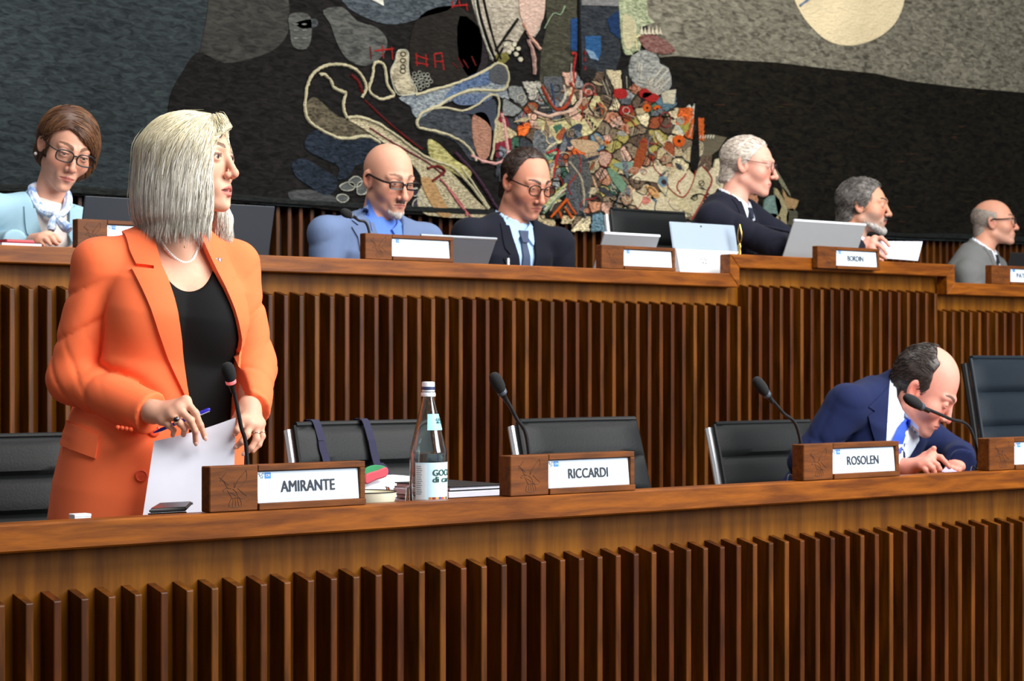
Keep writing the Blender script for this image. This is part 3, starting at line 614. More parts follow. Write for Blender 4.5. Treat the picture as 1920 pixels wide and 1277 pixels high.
M_BRASS = plain('brass', (196, 158, 84), 0.25, 1.0, 0.05)
M_CARVE = plain('carved_line', (66, 34, 12), 0.7)
# ------------------------------------------------------------------ name plates
EAGLE = [[(0.30, 0.95), (0.12, 0.74), (0.22, 0.72), (0.34, 0.54), (0.46, 0.50)], [(0.10, 0.82), (0.26, 0.70), (0.38, 0.60)], [(0.92, 1.0), (0.66, 0.72), (0.56, 0.52), (0.56, 0.66)], [(0.92, 1.0), (0.94, 0.78), (0.80, 0.60), (0.66, 0.50)],
         [(0.46, 0.50), (0.30, 0.52), (0.20, 0.46), (0.24, 0.42), (0.34, 0.46)], [(0.34, 0.46), (0.42, 0.34), (0.48, 0.24)], [(0.66, 0.50), (0.86, 0.34), (0.94, 0.28), (0.80, 0.22), (0.66, 0.28)],
         [(0.46, 0.24), (0.70, 0.24), (0.76, 0.02), (0.40, 0.02), (0.46, 0.24)], [(0.52, 0.24), (0.50, 0.02)], [(0.58, 0.24), (0.60, 0.02)], [(0.64, 0.24), (0.70, 0.02)], [(0.5, 0.50), (0.62, 0.40), (0.66, 0.28)], [(0.42, 0.40), (0.52, 0.36), (0.60, 0.30)]]
def nameplate(label, x0, x1, y0, z0, h, txt=None, t0=0.5, t1=0.8, deep=0.032, tag_line=None, head=None, name='nameplate'):
    """wooden desk sign: carved bird on the left, recessed display on the right; front face at y0"""
    w = x1 - x0; z0 += 0.0008
    r = thing(name, label, 'nameplate', ((x0 + x1) / 2, y0 + deep / 2, z0), 'wooden nameplates along the benches')
    a = x0 + 0.30 * w; b = x1 - 0.035 * w; zb = z0 + 0.15 * h; zt = z0 + 0.86 * h
    mb = MB()
    mb.box(x0, a, y0, y0 + deep, z0, z0 + h)
    build(mb, 'carved_block', W_PLATE, r, bevel=0.002)
    build(MB().box(a, x1, y0, y0 + deep, zt, z0 + h), 'top_rail', W_PLATE, r, bevel=0.0015)
    build(MB().box(a, x1 + 0.004 * 0, y0 - 0.004, y0 + deep, z0, zb), 'bottom_rail', W_PLATE, r, bevel=0.0015)
    build(MB().box(b, x1, y0, y0 + deep, zb, zt), 'end_stile', W_PLATE, r, bevel=0.001)
    build(MB().box(a, b, y0 + 0.012, y0 + deep - 0.002, zb, zt), 'back_board', W_DARK, r)
    e = mb = MB()
    for ln in EAGLE:
        P = spline([(x0 + (0.04 + 0.20 * u) * w, y0 - 0.0002, z0 + (0.10 + 0.80 * v) * h) for u, v in ln], 4)
        mb.tube(P, 0.00055 * h / 0.094, 5)
    build(mb, 'carved_bird', M_CARVE, r)
    # display card leaning back a little
    ys = y0 + 0.002
    d = MB().hexa([(a + 0.0005, ys, zb), (b - 0.001, ys, zb), (b - 0.001, ys + 0.003, zb), (a + 0.0005, ys + 0.003, zb), (a + 0.0005, ys + 0.006, zt - 0.002), (b - 0.001, ys + 0.006, zt - 0.002), (b - 0.001, ys + 0.009, zt - 0.002), (a + 0.0005, ys + 0.009, zt - 0.002)])
    dp = build(d, 'display', M_SCREEN, r, bevel=0.0008)
    up = Vector((0, 0.006, zt - 0.002 - zb)); H = up.length; up.normalize(); rt = Vector((1, 0, 0)); nn = rt.cross(up)
    org = Vector((a + 0.0005, ys, zb)) + nn * 0.0006; W_ = b - a - 0.0015
    def rect(u0, u1, v0, v1, mat, nm, o=0.0):
        q = [org + rt * (W_ * u) + up * (H * v) + nn * o for u, v in ((u0, v0), (u1, v0), (u1, v1), (u0, v1))]
        build(MB().prism(q, -nn * 0.0004), nm, mat, dp)
    rect(0.075, 0.135, 0.78, 0.975, M_BLUE, 'blue_logo')
    mb = MB()
    for ln in EAGLE[:7] + [EAGLE[7]]:
        mb.tube([org + rt * (W_ * (0.012 + 0.055 * u)) + up * (H * (0.78 + 0.19 * v)) for u, v in ln], 0.0004 * h / 0.094, 4)
    build(mb, 'bird_logo', plain('logo_grey', (96, 108, 118), 0.7), dp)
    if h > 0.08:
        text_mesh('logo_lettering', 'CR', M_WHITE, dp, org + rt * (W_ * 0.085) + up * (H * 0.845) + nn * 0.0006, rt, up, W_ * 0.04, H * 0.075, 0.0002)
        rect(0.03, 0.94, 0.115, 0.122, plain('hairline', (176, 190, 206), 0.7), 'hairline')
    if txt:
        text_mesh('lettering', txt, M_INK, dp, org + rt * (W_ * t0) + up * (H * 0.33) + nn * 0.0005, rt, up, W_ * (t1 - t0), H * 0.355, 0.0003, 0.03)
    if head:
        text_mesh('heading', head, plain('faint_ink', (150, 160, 172), 0.7), dp, org + rt * (W_ * 0.16) + up * (H * 0.84) + nn * 0.0005, rt, up, W_ * 0.62, H * 0.09, 0.0003)
    return r
YP = YF + 0.006
nameplate('wooden nameplate in front of the standing woman in orange', atx(393, YP), atx(685, YP), YP, TOPF, 0.0935, 'AMIRANTE', 0.225, 0.755, 0.034)
nameplate('wooden nameplate between the glass water bottle and the empty middle chair', atx(957, YP), atx(1190, YP), YP, TOPF, 0.0925, 'RICCARDI', 0.245, 0.73, 0.042)
nameplate('wooden nameplate in front of the man bending over in navy suit', atx(1507, YP), atx(1686, YP), YP, TOPF, 0.0935, 'ROSOLEN', 0.235, 0.735, 0.042)
nameplate('wooden nameplate cut off by the right edge of the front bench', atx(1855, YP), atx(2010, YP), YP, TOPF, 0.0915, None, 0, 0, 0.042, head=None)
YQ = YR + 0.006
nameplate('wooden nameplate before the woman in pale blue, half behind the orange jacket', atx(145, YQ), atx(330, YQ), YQ, TOPR, 0.083)
nameplate('wooden nameplate in front of the bald man in blue-grey jacket', atx(685, YQ), atx(850, YQ), YQ, TOPR, 0.083)
nameplate('wooden nameplate in front of the white tablet and empty chair', atx(1128, YQ), atx(1266, YQ), YQ, TOPR, 0.083)
nameplate('wooden nameplate hung over the raised middle rail of the upper bench', atx(1533, YR - 0.03), atx(1649, YR - 0.03), YR - 0.031, TOPC - 0.041, 0.085, 'BORDIN', 0.28, 0.665, 0.03, head='Presidente del Consiglio regionale')
nameplate('wooden nameplate before the man in grey suit at the right edge', atx(1860, YQ), atx(1975, YQ), YQ, TOPR, 0.079, 'PATRIAR', 0.16, 0.60, 0.036)
# ------------------------------------------------------------------ gooseneck microphones
def microphone(label, pts, Y, foot_z, hw=26, ring=None, dy=0.0, lean=0.03):
    """pts: pixels from the foot to the base of the foam, last one the foam tip"""
    n = len(pts); W = []
    for i, (x, y) in enumerate(pts):
        W.append(at(x, y, Y - lean * (i / (n - 1))))
    W[0].z = foot_z
    r = thing('microphone', label, 'microphone', W[0], 'gooseneck microphones on the benches')
    s = FPX / zc(pts[-1][0], Y); R = hw / 2 / s
    tip, neck = W[-1], W[-2]; ax = (tip - neck); L = ax.length; ax.normalize()
    stem = spline([tuple(W[0] + Vector((0, 0, 0.008)))] + [tuple(p) for p in W[1:-1]], 8)
    m = len(stem)
    build(MB().tube(stem, [R * (0.42 if i / m < 0.12 else 0.3) for i in range(m)], 10), 'gooseneck', M_RUBBER, r, smooth=True)
    build(MB().lathe(W[0], [(R * 0.9, 0), (R * 0.9, 0.004), (R * 0.5, 0.012), (R * 0.45, 0.018)], 16), 'foot', M_BLACK, r, smooth=True)
    build(MB().lathe(neck - ax * (L * 0.55), [(R * 0.32, 0), (R * 0.42, L * 0.25), (R * 0.6, L * 0.5), (R * 0.72, L * 0.62)], 16, ax), 'collar', M_BLACK if ring is None else M_BLACK, r, smooth=True)
    build(MB().lathe(neck - ax * (L * 0.10), [(R * 0.62, 0), (R * 0.76, L * 0.03), (R * 0.78, L * 0.16), (R * 0.7, L * 0.2)], 16, ax), 'light_ring', ring or plain('ring_off', (70, 78, 88), 0.35), r, smooth=True)
    build(MB().lathe(neck + ax * (L * 0.08), [(R * 0.70, 0), (R * 0.92, L * 0.18), (R, L * 0.45), (R * 0.94, L * 0.68), (R * 0.70, L * 0.86), (R * 0.35, L * 0.93), (R * 0.08, L * 0.95)], 20, ax), 'foam_windscreen', M_FOAM, r, smooth=True)
    return r
M_RING = plain('ring_lit_red', (240, 110, 112), 0.5, emit=0.5)
YM = YF + 0.082
microphone('gooseneck microphone with a lit red ring before the standing woman', [(470, 866), (462, 842), (452, 800), (440, 740), (433, 716), (425, 681)], YM, TOPF - 0.0442, 26, M_RING, lean=0.05)
microphone('gooseneck microphone leaning left before the empty middle chair', [(1000, 846), (988, 824), (968, 784), (948, 746), (941, 735), (924, 701)], YM, TOPF - 0.0442, 25, lean=0.04)
microphone('gooseneck microphone leaning left before the chair beside the bending man', [(1514, 830), (1496, 806), (1468, 774), (1444, 746), (1437, 739), (1416, 710)], YM, TOPF - 0.0442, 22, lean=0.04)
microphone('gooseneck microphone crossing the face of the bending man', [(1842, 820), (1820, 806), (1780, 785), (1736, 766), (1726, 762), (1698, 744)], YM, TOPF - 0.0442, 21, lean=0.10)
microphone('small gooseneck microphone in front of the bald man in blue-grey', [(703, 434), (690, 426), (672, 413), (662, 406), (658, 404), (641, 396)], YR + 0.082, TOPR - 0.0442, 17, lean=0.03)
# ------------------------------------------------------------------ chairs
def chair(label, cx, cy, zf, w=0.44, top=0.90, mat=None, rot=0.0, group='black leather conference chairs', ribs=4, tilt=0.10, rails=None, seat_z=0.44, arms=True):
    """leather sling chair facing -Y: ribbed back, chrome side rails, arms, pedestal with five feet"""
    mat = mat or M_LEATHER
    r = thing('conference_chair', label, 'chair', (cx, cy, zf), group)
    q = Matrix.Rotation(rot, 4, 'Z'); base = Vector((cx, cy, zf))
    def go(mb, nm, m, sm=False, bv=0.0):
        mb.v = [tuple(base + q @ (Vector(v) - base)) for v in mb.v]
        return build(mb, nm, m, r, smooth=sm, bevel=bv)
    yb = 0.20                      # back starts behind the seat
    def bp(t, u, d=0.0):                         # point on the back sheet: t height 0..1, u across -1..1
        z = zf + seat_z + 0.05 + (top - seat_z - 0.05) * t
        y = cy + yb + tilt * t ** 1.3 - d + 0.018 * u * u * -1
        return Vector((cx + u * w / 2 * (1 - 0.04 * t), y, z))
    for k in range(ribs):                        # horizontal cushions
        t0, t1 = k / ribs, (k + 1) / ribs
        mb = MB(); n, m = 12, 8; vs = []; fs = []
        for i in range(m + 1):
            tt = t0 + (t1 - t0) * i / m
            bul = (1 - (2 * i / m - 1) ** 4) ** 0.5 if 0 < i < m else 0
            for j in range(n + 1):
                u = -1 + 2 * j / n
                e = (1 - abs(u) ** 8)
                vs.append(bp(tt, u, 0.004 + 0.016 * bul * e))
        N1 = len(vs)
        for i in range(m + 1):
            tt = t0 + (t1 - t0) * i / m
            for j in range(n + 1): vs.append(bp(tt, -1 + 2 * j / n, -0.012))
        for i in range(m):
            for j in range(n):
                a = i * (n + 1) + j
                fs.append((a, a + 1, a + n + 2, a + n + 1)); fs.append((N1 + a, N1 + a + n + 1, N1 + a + n + 2, N1 + a + 1))
        for i in range(m):
            for j in (0, n):
                a = i * (n + 1) + j; fs.append((a, a + n + 1, N1 + a + n + 1, N1 + a))
        for i in (0, m):
            for j in range(n):
                a = i * (n + 1) + j; fs.append((a, a + 1, N1 + a + 1, N1 + a))
        mb.add(vs, fs); go(mb, 'back_cushion', mat, True)
    go(MB().tube([bp(1.005, -1 + 2 * j / 12, 0.0) for j in range(13)], 0.008, 8), 'top_piping', mat, True)
    for s in (-1, 1):                            # chrome rails at the sides of the sling
        P = [bp(t, s, 0.002) + Vector((s * 0.002, 0.034, 0)) for t in (0.97, 0.7, 0.4, 0.1)] + [Vector((cx + s * (w / 2 + 0.012), cy + 0.14, zf + seat_z)), Vector((cx + s * (w / 2 + 0.012), cy - 0.20, zf + seat_z + 0.01))]
        go(MB().tube(spline([tuple(p) for p in P], 5), 0.014, 8), 'side_rail', rails or M_CHROME, True)
        A = [bp(0.33, s, 0) + Vector((s * 0.02, 0.01, 0)), Vector((cx + s * (w / 2 + 0.03), cy + 0.10, zf + 0.60)), Vector((cx + s * (w / 2 + 0.03), cy - 0.06, zf + 0.59)), Vector((cx + s * (w / 2 + 0.02), cy - 0.08, zf + seat_z))]
        if arms: go(MB().tube(spline([tuple(p) for p in A], 5), 0.010, 8), 'armrest', M_BLACK, True)
        go(MB().tube([bp(1.0, s, -0.004), bp(0.8, s, -0.004), bp(0.5, s, -0.004), bp(0.2, s, -0.004), bp(0.0, s, -0.004)], 0.008, 8), 'side_piping', mat, True)
    for k in range(3):
        y0 = cy - 0.20 + k * 0.125
        go(MB().box(cx - w / 2, cx + w / 2, y0, y0 + 0.122, zf + seat_z - 0.02, zf + seat_z + 0.022), 'seat_cushion', mat, False, 0.012)
    go(MB().lathe((cx, cy - 0.02, zf + 0.09), [(0.03, 0), (0.03, 0.18), (0.022, 0.18), (0.022, 0.32), (0.09, 0.325), (0.09, 0.33)], 16), 'pedestal', M_CHROME, True)
    for k in range(5):
        a = 2 * math.pi * k / 5 + 0.3; d = Vector((math.cos(a), math.sin(a), 0)); b = Vector((cx, cy - 0.02, zf))
        lg = go(MB().tube([b + Vector((0, 0, 0.10)), b + d * 0.15 + Vector((0, 0, 0.085)), b + d * 0.27 + Vector((0, 0, 0.06))], [0.02, 0.016, 0.011], 8), 'foot', M_CHROME, True)
        e = b + d * 0.27; ax = Vector((-d.y, d.x, 0))
        mb = MB().lathe(e + Vector((0, 0, 0.0251)) - ax * 0.02, [(0.018, 0), (0.025, 0.004), (0.025, 0.036), (0.018, 0.04)], 12, ax)
        mb.v = [tuple(base + q @ (Vector(v) - base)) for v in mb.v]
        build(mb, 'castor', M_BLACK, lg, smooth=True)
    return r
def chair_at(label, pxc, Yb, zf=0.0, **k):      # pxc: column of the middle of the back
    return chair(label, atx(pxc, Yb), Yb - 0.26, zf, **k)
YC = YF + 0.74
chair_at('black leather chair at the left edge behind the orange jacket', -20, YC + 0.45, w=0.50, top=0.876)
chair_at('black leather chair with a tote bag hung over its back', 692, YC, w=0.44, top=0.905)
chair_at('empty black leather chair behind the middle nameplate', 1094, YC, w=0.45, top=0.90)
chair_at('black leather chair the bending man leans away from', 1440, YC + 0.40, w=0.47, top=0.862, seat_z=0.39, arms=False)
chair_at('tall blue-black leather armchair at the right edge behind the bending man', 1905, YC + 0.12, w=0.46, top=1.08, mat=M_LEATHERB, ribs=5, rails=M_BLACK)
chair_at('black leather chair behind the white-haired man, above the tablet', 1222, YR + 1.02, DAIS, w=0.44, top=1.19, ribs=5)
# ------------------------------------------------------------------ laptops
def laptop(label, xl, xr, ytop, Yh, mat, zsurf, lean=0.06, depth=0.22, skew=0.0, name='laptop', rim=None):
    """open laptop seen from behind: hinge on plane Yh, lid leaning towards the camera"""
    A = at(xl, ytop, Yh - lean); x0, x1 = atx(xl, Yh - lean), atx(xr, Yh - lean); zt = A.z; z0 = zsurf + 0.004
    r = thing(name, label, 'laptop', ((x0 + x1) / 2, Yh + depth / 2, zsurf), 'laptops open on the upper bench')
    t = 0.007
    yl = Yh - lean; k = skew
    lid = MB().hexa([(x0, Yh, z0 + 0.014), (x1, Yh + k, z0 + 0.014), (x1, Yh + t + k, z0 + 0.014), (x0, Yh + t, z0 + 0.014), (x0, yl, zt), (x1, yl + k, zt), (x1, yl + t + k, zt), (x0, yl + t, zt)])
    l = build(lid, 'lid', mat, r, bevel=0.002)
    s = 0.012
    build(MB().hexa([(x0 + s, Yh + t, z0 + 0.03), (x1 - s, Yh + t + k, z0 + 0.03), (x1 - s, Yh + t + 0.001 + k, z0 + 0.03), (x0 + s, Yh + t + 0.001, z0 + 0.03), (x0 + s, yl + t, zt - s), (x1 - s, yl + t + k, zt - s), (x1 - s, yl + t + 0.001 + k, zt - s), (x0 + s, yl + t + 0.001, zt - s)]), 'screen', plain('screen_glass', (20, 24, 30), 0.1), l)
    if rim: build(MB().tube([(x0, yl + t / 2, zt), (x1, yl + t / 2 + k, zt)], 0.005, 8), 'rim', rim, l, smooth=True)
    build(MB().hexa([(x0, Yh, z0 - 0.004), (x1, Yh + k, z0 - 0.004), (x1, Yh + depth + k, z0 - 0.004), (x0, Yh + depth, z0 - 0.004), (x0, Yh, z0 + 0.012), (x1, Yh + k, z0 + 0.012), (x1, Yh + depth + k, z0 + 0.012), (x0, Yh + depth, z0 + 0.012)]), 'keyboard_base', mat, r, bevel=0.002)
    build(MB().tube([(x0 + 0.03, Yh + 0.006, z0 + 0.012), (x1 - 0.03, Yh + 0.006 + k, z0 + 0.012)], 0.006, 8), 'hinge', M_BLACK, r, smooth=True)
    return r
SR, SC = TOPR - 0.0442, TOPC - 0.0442
laptop('dark grey laptop before the woman in pale blue', 160, 330, 367, YR + 0.28, M_DARKLAP, SR, 0.05, depth=0.13)
laptop('large dark laptop lid just right of the blonde woman', 372, 516, 379, YR + 0.27, M_DARKLAP, SR, 0.05)
laptop('grey laptop beside the bald man, left of the man in dark suit', 790, 932, 441, YR + 0.24, M_GREYLAP, SR, 0.07, rim=M_SILVER)
laptop('low silver laptop behind the blank nameplate, left of the white tablet', 1134, 1238, 437, YR + 0.27, M_SILVER, SR, 0.08, depth=0.15, rim=M_WHITE)
laptop('large pale grey laptop in front of the white-haired man', 1490, 1624, 413, YR + 0.24, plain('pale_grey_laptop', (166, 172, 176), 0.4, 0.2, 0.02), SC, 0.08, rim=M_WHITE)
laptop('black laptop lid behind the last nameplate at the right edge', 1897, 2010, 473, YR + 0.22, M_BLACK, SR, 0.05)
# white tablet on a white stand
xa, xb = atx(1256, YR + 0.18), atx(1378, YR + 0.18)
za, zb_ = at(1300, 418, YR + 0.18).z, at(1300, 468, YR + 0.16).z
r = thing('tablet', 'silver tablet propped on a white stand beside the brass bell', 'tablet', ((xa + xb) / 2, YR + 0.2, SR))
tb = build(MB().hexa([(xa, YR + 0.16, zb_), (xb, YR + 0.16, zb_), (xb, YR + 0.169, zb_), (xa, YR + 0.169, zb_), (xa, YR + 0.18, za), (xb, YR + 0.18, za), (xb, YR + 0.189, za), (xa, YR + 0.189, za)]), 'tablet_body', plain('tablet_back', (160, 176, 194), 0.35, 0.2, 0.01), r, bevel=0.004)
build(MB().lathe(at(1314, 425, YR + 0.178) + Vector((0, 0.002, 0)), [(0.004, 0), (0.004, 0.003)], 12, (0, -1, 0)), 'camera_lens', M_BLACK, tb)
xs1 = atx(1350, YR + 0.12)
build(MB().hexa([(xa + 0.01, YR + 0.12, SR), (xs1, YR + 0.12, SR), (xs1, YR + 0.2, SR), (xa + 0.01, YR + 0.2, SR), (xa + 0.01, YR + 0.155, zb_), (xb - 0.004, YR + 0.155, zb_), (xb - 0.004, YR + 0.172, zb_), (xa + 0.01, YR + 0.172, zb_)]), 'stand', plain('stand_white', (232, 236, 240), 0.6, var=0.01), r, bevel=0.002)
mb = MB()
for i, (u, v) in enumerate(((1314, 486), (1320, 486), (1323, 488), (1318, 493), (1323, 494))):
    p = at(u, v, YR + 0.134); mb.box(p.x - 0.003, p.x + 0.003, p.y - 0.002, p.y - 0.0005, p.z - 0.002, p.z + 0.003)
build(mb, 'printed_mark', plain('mark_grey', (120, 126, 132), 0.7), r)
# brass bell handle
bx = atx(1387, YR + 0.12); zt = at(1387, 421, YR + 0.12).z
r = thing('desk_bell', 'small brass bell with an openwork handle on the raised rail', 'bell', (bx, YR + 0.12, SC))
H = zt - SC
build(MB().lathe((bx, YR + 0.12, SC), [(0.026, 0), (0.025, 0.006), (0.018, 0.018), (0.010, 0.026), (0.006, 0.03)], 20), 'bell_cup', M_BRASS, r, smooth=True)
build(MB().lathe((bx, YR + 0.12, SC + 0.028), [(0.006, 0), (0.007, 0.01), (0.005, 0.014), (0.006, H * 0.2), (0.0045, H * 0.28), (0.007, H * 0.34), (0.004, H * 0.4)], 14), 'handle', M_BRASS, r, smooth=True)
for k in range(4):
    a = k * math.pi / 2; d = Vector((math.cos(a), math.sin(a), 0)); b = Vector((bx, YR + 0.12, SC + 0.028 + H * 0.38)); hh = zt - b.z
    build(MB().tube(spline([tuple(b), tuple(b + d * 0.010 + Vector((0, 0, hh * 0.3))), tuple(b + d * 0.009 + Vector((0, 0, hh * 0.6))), tuple(b + Vector((0, 0, hh)))], 5), 0.0022, 6), 'handle_loop', M_BRASS, r, smooth=True)
# ------------------------------------------------------------------ front bench things
SF = TOPF - 0.0442
# bottle of mineral water
Yb = YF + 0.125; bxp = atx(803, Yb); s = FPX / zc(803, Yb)
zb = lambda y: EYE + (HZ - y) / s
R = 0.0425
b0 = Vector((bxp, Yb, SF))
bt = thing('water_bottle', 'clear glass water bottle with a printed label and white cap', 'bottle', b0)
zs, zn, ztop = zb(846) - SF, zb(744) - SF, zb(716) - SF
outer = [(0.030, 0.0), (R * 0.95, 0.003), (R, 0.010), (R, zs - 0.012), (R * 1.01, zs - 0.004), (R * 0.985, zs + 0.004), (R * 0.93, zs + 0.012), (R * 0.80, zs + (zn - zs) * 0.28), (R * 0.62, zs + (zn - zs) * 0.54), (R * 0.45, zs + (zn - zs) * 0.80), (0.0135, zn - 0.004), (0.0125, zn + 0.004), (0.0125, ztop - 0.008)]
th = 0.0028
inner = [(max(r_ - th, 0.002), h_ + (0.005 if i < 2 else 0)) for i, (r_, h_) in enumerate(outer)]
mb = MB(); n = 40
prof = outer + inner[::-1]
base = len(mb.v)
for r_, h_ in prof:
    for k in range(n):
        a = 2 * math.pi * k / n; mb.v.append((bxp + r_ * math.cos(a), Yb + r_ * math.sin(a), SF + h_))
for i in range(len(prof) - 1):
    for k in range(n):
        l = (k + 1) % n; mb.f.append((i * n + k, i * n + l, (i + 1) * n + l, (i + 1) * n + k))
mb.f.append(tuple(range(n))[::-1]); mb.f.append(tuple((len(prof) - 1) * n + k for k in range(n)))
o = mesh_of('glass_body', mb.v, mb.f, glass('bottle_glass', (240, 250, 250), 0.0, 1.5), True, 0, True, bt)
wp = [(max(r_ - th - 0.0004, 0.002), max(h_, 0.0056)) for r_, h_ in outer if h_ < zs + 0.002]
build(MB().lathe(b0, wp, n), 'water', glass('water', (244, 252, 255), 0.0, 1.33), bt, smooth=True)
build(MB().lathe(b0, [(0.0145, ztop - 0.022), (0.0148, ztop - 0.004), (0.0138, ztop), (0.006, ztop + 0.0005)], 28), 'screw_cap', M_WHITE, bt, smooth=True)
build(MB().lathe(b0, [(0.0152, ztop - 0.018), (0.0152, ztop - 0.011)], 28), 'cap_band', plain('cap_navy', (44, 58, 96), 0.5), bt, smooth=True)
build(MB().lathe(b0, [(0.0165, ztop - 0.033), (0.0168, ztop - 0.028), (0.0155, ztop - 0.024)], 28), 'tamper_ring', M_WHITE, bt, smooth=True)
# directions round the bottle, measured from the side that faces the camera
fa = math.atan2(-Yb, -bxp)
def wrap(u0, u1, z0, z1, rad0, rad1, mat, nm, par, n=14):   # u: sideways offset in bottle radii at the label, 0 = facing the camera
    mb = MB(); vs = []; fs = []
    for i in range(n + 1):
        a = fa + math.radians(u0 + (u1 - u0) * i / n)
        for rr, z in ((rad0, z0), (rad1, z1), (rad1 - 0.0004, z1), (rad0 - 0.0004, z0)): vs.append((bxp + rr * math.cos(a), Yb + rr * math.sin(a), SF + z))
    for i in range(n):
        for k in range(4): fs.append((i * 4 + k, i * 4 + (k + 1) % 4, i * 4 + 4 + (k + 1) % 4, i * 4 + 4 + k))
    fs += [(0, 1, 2, 3), (n * 4, n * 4 + 3, n * 4 + 2, n * 4 + 1)]
    mb.add(vs, fs); return build(mb, nm, mat, par, smooth=True)
zl0, zl1 = zb(938) - SF, zb(866) - SF
lab = wrap(-42, 100, zl0, zl1, R + 0.0012, R + 0.0012, plain('label_sky', (196, 226, 240), 0.5, var=0.04, scale=14), 'label', bt)
wrap(-40, -6, zl0 + 0.004, zl1 - 0.004, R + 0.0016, R + 0.0016, plain('label_white', (224, 232, 240), 0.55, var=0.02), 'label_table', lab)
def wrap_text(txt, u0, u1, z0, z1, rad, mat, nm, par, slope=0.0):
    o = text_mesh(nm, txt, mat, None, (0, 0, 0), (1, 0, 0), (0, 1, 0), 1, 1, 0, 0.012)
    off = wloc(par)
    for v in o.data.vertices:
        a = fa + math.radians(u0 + (u1 - u0) * v.co.x); z = z0 + (z1 - z0) * v.co.y; rr = rad + slope * (z1 - z)
        v.co = Vector((bxp + rr * math.cos(a), Yb + rr * math.sin(a), SF + z)) - off
    o.parent = par
GRN = plain('label_green', (30, 74, 66), 0.6)
hz = zl1 - zl0
wrap_text('GOCCIA', 14, 112, zl0 + hz * 0.66, zl0 + hz * 0.82, R + 0.0019, GRN, 'label_name', lab)
wrap_text('di carnia', 14, 112, zl0 + hz * 0.49, zl0 + hz * 0.64, R + 0.0019, GRN, 'label_name', lab)
for i in range(14):
    z = zl0 + hz * (0.90 - i * 0.055); wrap(-37, -22 + (i * 7) % 5, z, z + hz * 0.018, R + 0.002, R + 0.002, plain('print_grey', (138, 150, 166), 0.7), 'fine_print', lab, 3)
for i, c in enumerate(((200, 120, 40), (120, 40, 60), (220, 160, 60), (60, 60, 140), (180, 70, 40), (210, 150, 90), (90, 50, 40))):
    wrap(2 + i * 10, 12 + i * 10, zl0 + 0.001, zl0 + hz * 0.11, R + 0.0017, R + 0.0017, plain('flower_%d' % i, c, 0.6, var=0.3, scale=200), 'flower_print', lab, 4)
zk0, zk1 = zb(806) - SF, zb(776) - SF
rk0 = R * 0.62 + 0.0035; rk1 = R * 0.42 + 0.0035
rad_at = lambda z: float(np.interp(z, [h for _, h in outer], [r for r, _ in outer]))
nl = wrap(-4, 100, zk0, zk1, rad_at(zk0) + 0.0012, rad_at(zk1) + 0.0012, plain('label_aqua', (150, 214, 234), 0.5, var=0.05, scale=40), 'neck_label', bt)
sl = (rad_at(zk0) - rad_at(zk1)) / (zk1 - zk0)
wrap_text('GOCCIA', 40, 120, zk0 + (zk1 - zk0) * 0.58, zk0 + (zk1 - zk0) * 0.74, rad_at(zk0 + (zk1 - zk0) * 0.6) + 0.0017, GRN, 'label_name', nl, sl)
wrap_text('di carnia', 40, 120, zk0 + (zk1 - zk0) * 0.42, zk0 + (zk1 - zk0) * 0.56, rad_at(zk0 + (zk1 - zk0) * 0.45) + 0.0017, GRN, 'label_name', nl, sl)
# clear cup, cream bowl, folders, phone, small box
cp = at(746, 940, YF + 0.15); cz = EYE + (HZ - 912) / (FPX / zc(746, YF + 0.15)) - SF
cup = thing('plastic_cup', 'clear plastic cup half hidden behind the water bottle', 'cup', (cp.x, cp.y, SF))
mb = MB(); pr = [(0.020, 0), (0.0275, cz), (0.0285, cz), (0.0285, cz - 0.002), (0.0268, cz - 0.002), (0.0194, 0.0015)]
mb.lathe((cp.x, cp.y, SF), pr, 28); build(mb, 'cup_wall', glass('cup_plastic', (250, 252, 255), 0.03, 1.3), cup, smooth=True)
build(MB().lathe((cp.x, cp.y, SF), [(0.0185, 0.002), (0.0235, cz * 0.5), (0.002, cz * 0.5)], 24), 'water', glass('water', (244, 252, 255), 0.0, 1.33), cup, smooth=True)
bp_ = at(690, 940, YF + 0.13); bz = EYE + (HZ - 921) / (FPX / zc(705, YF + 0.13)) - SF
bowl = thing('paper_bowl', 'shallow cream bowl with a dark rim right of the orange woman\'s nameplate', 'bowl', (bp_.x, bp_.y, SF))
build(MB().lathe((bp_.x, bp_.y, SF), [(0.030, 0), (0.05, bz * 0.3), (0.061, bz * 0.75), (0.064, bz), (0.062, bz), (0.058, bz * 0.75), (0.045, bz * 0.35), (0.01, bz * 0.25)], 36), 'bowl_body', plain('cream_ceramic', (222, 216, 192), 0.5), bowl, smooth=True)
build(MB().tube([(bp_.x + 0.063 * math.cos(a * math.pi / 18), bp_.y + 0.063 * math.sin(a * math.pi / 18), SF + bz) for a in range(36)], 0.0015, 6, True), 'rim', M_BLACK, bowl, smooth=True)
fx0, fx1 = atx(842, YF + 0.2), atx(946, YF + 0.2)
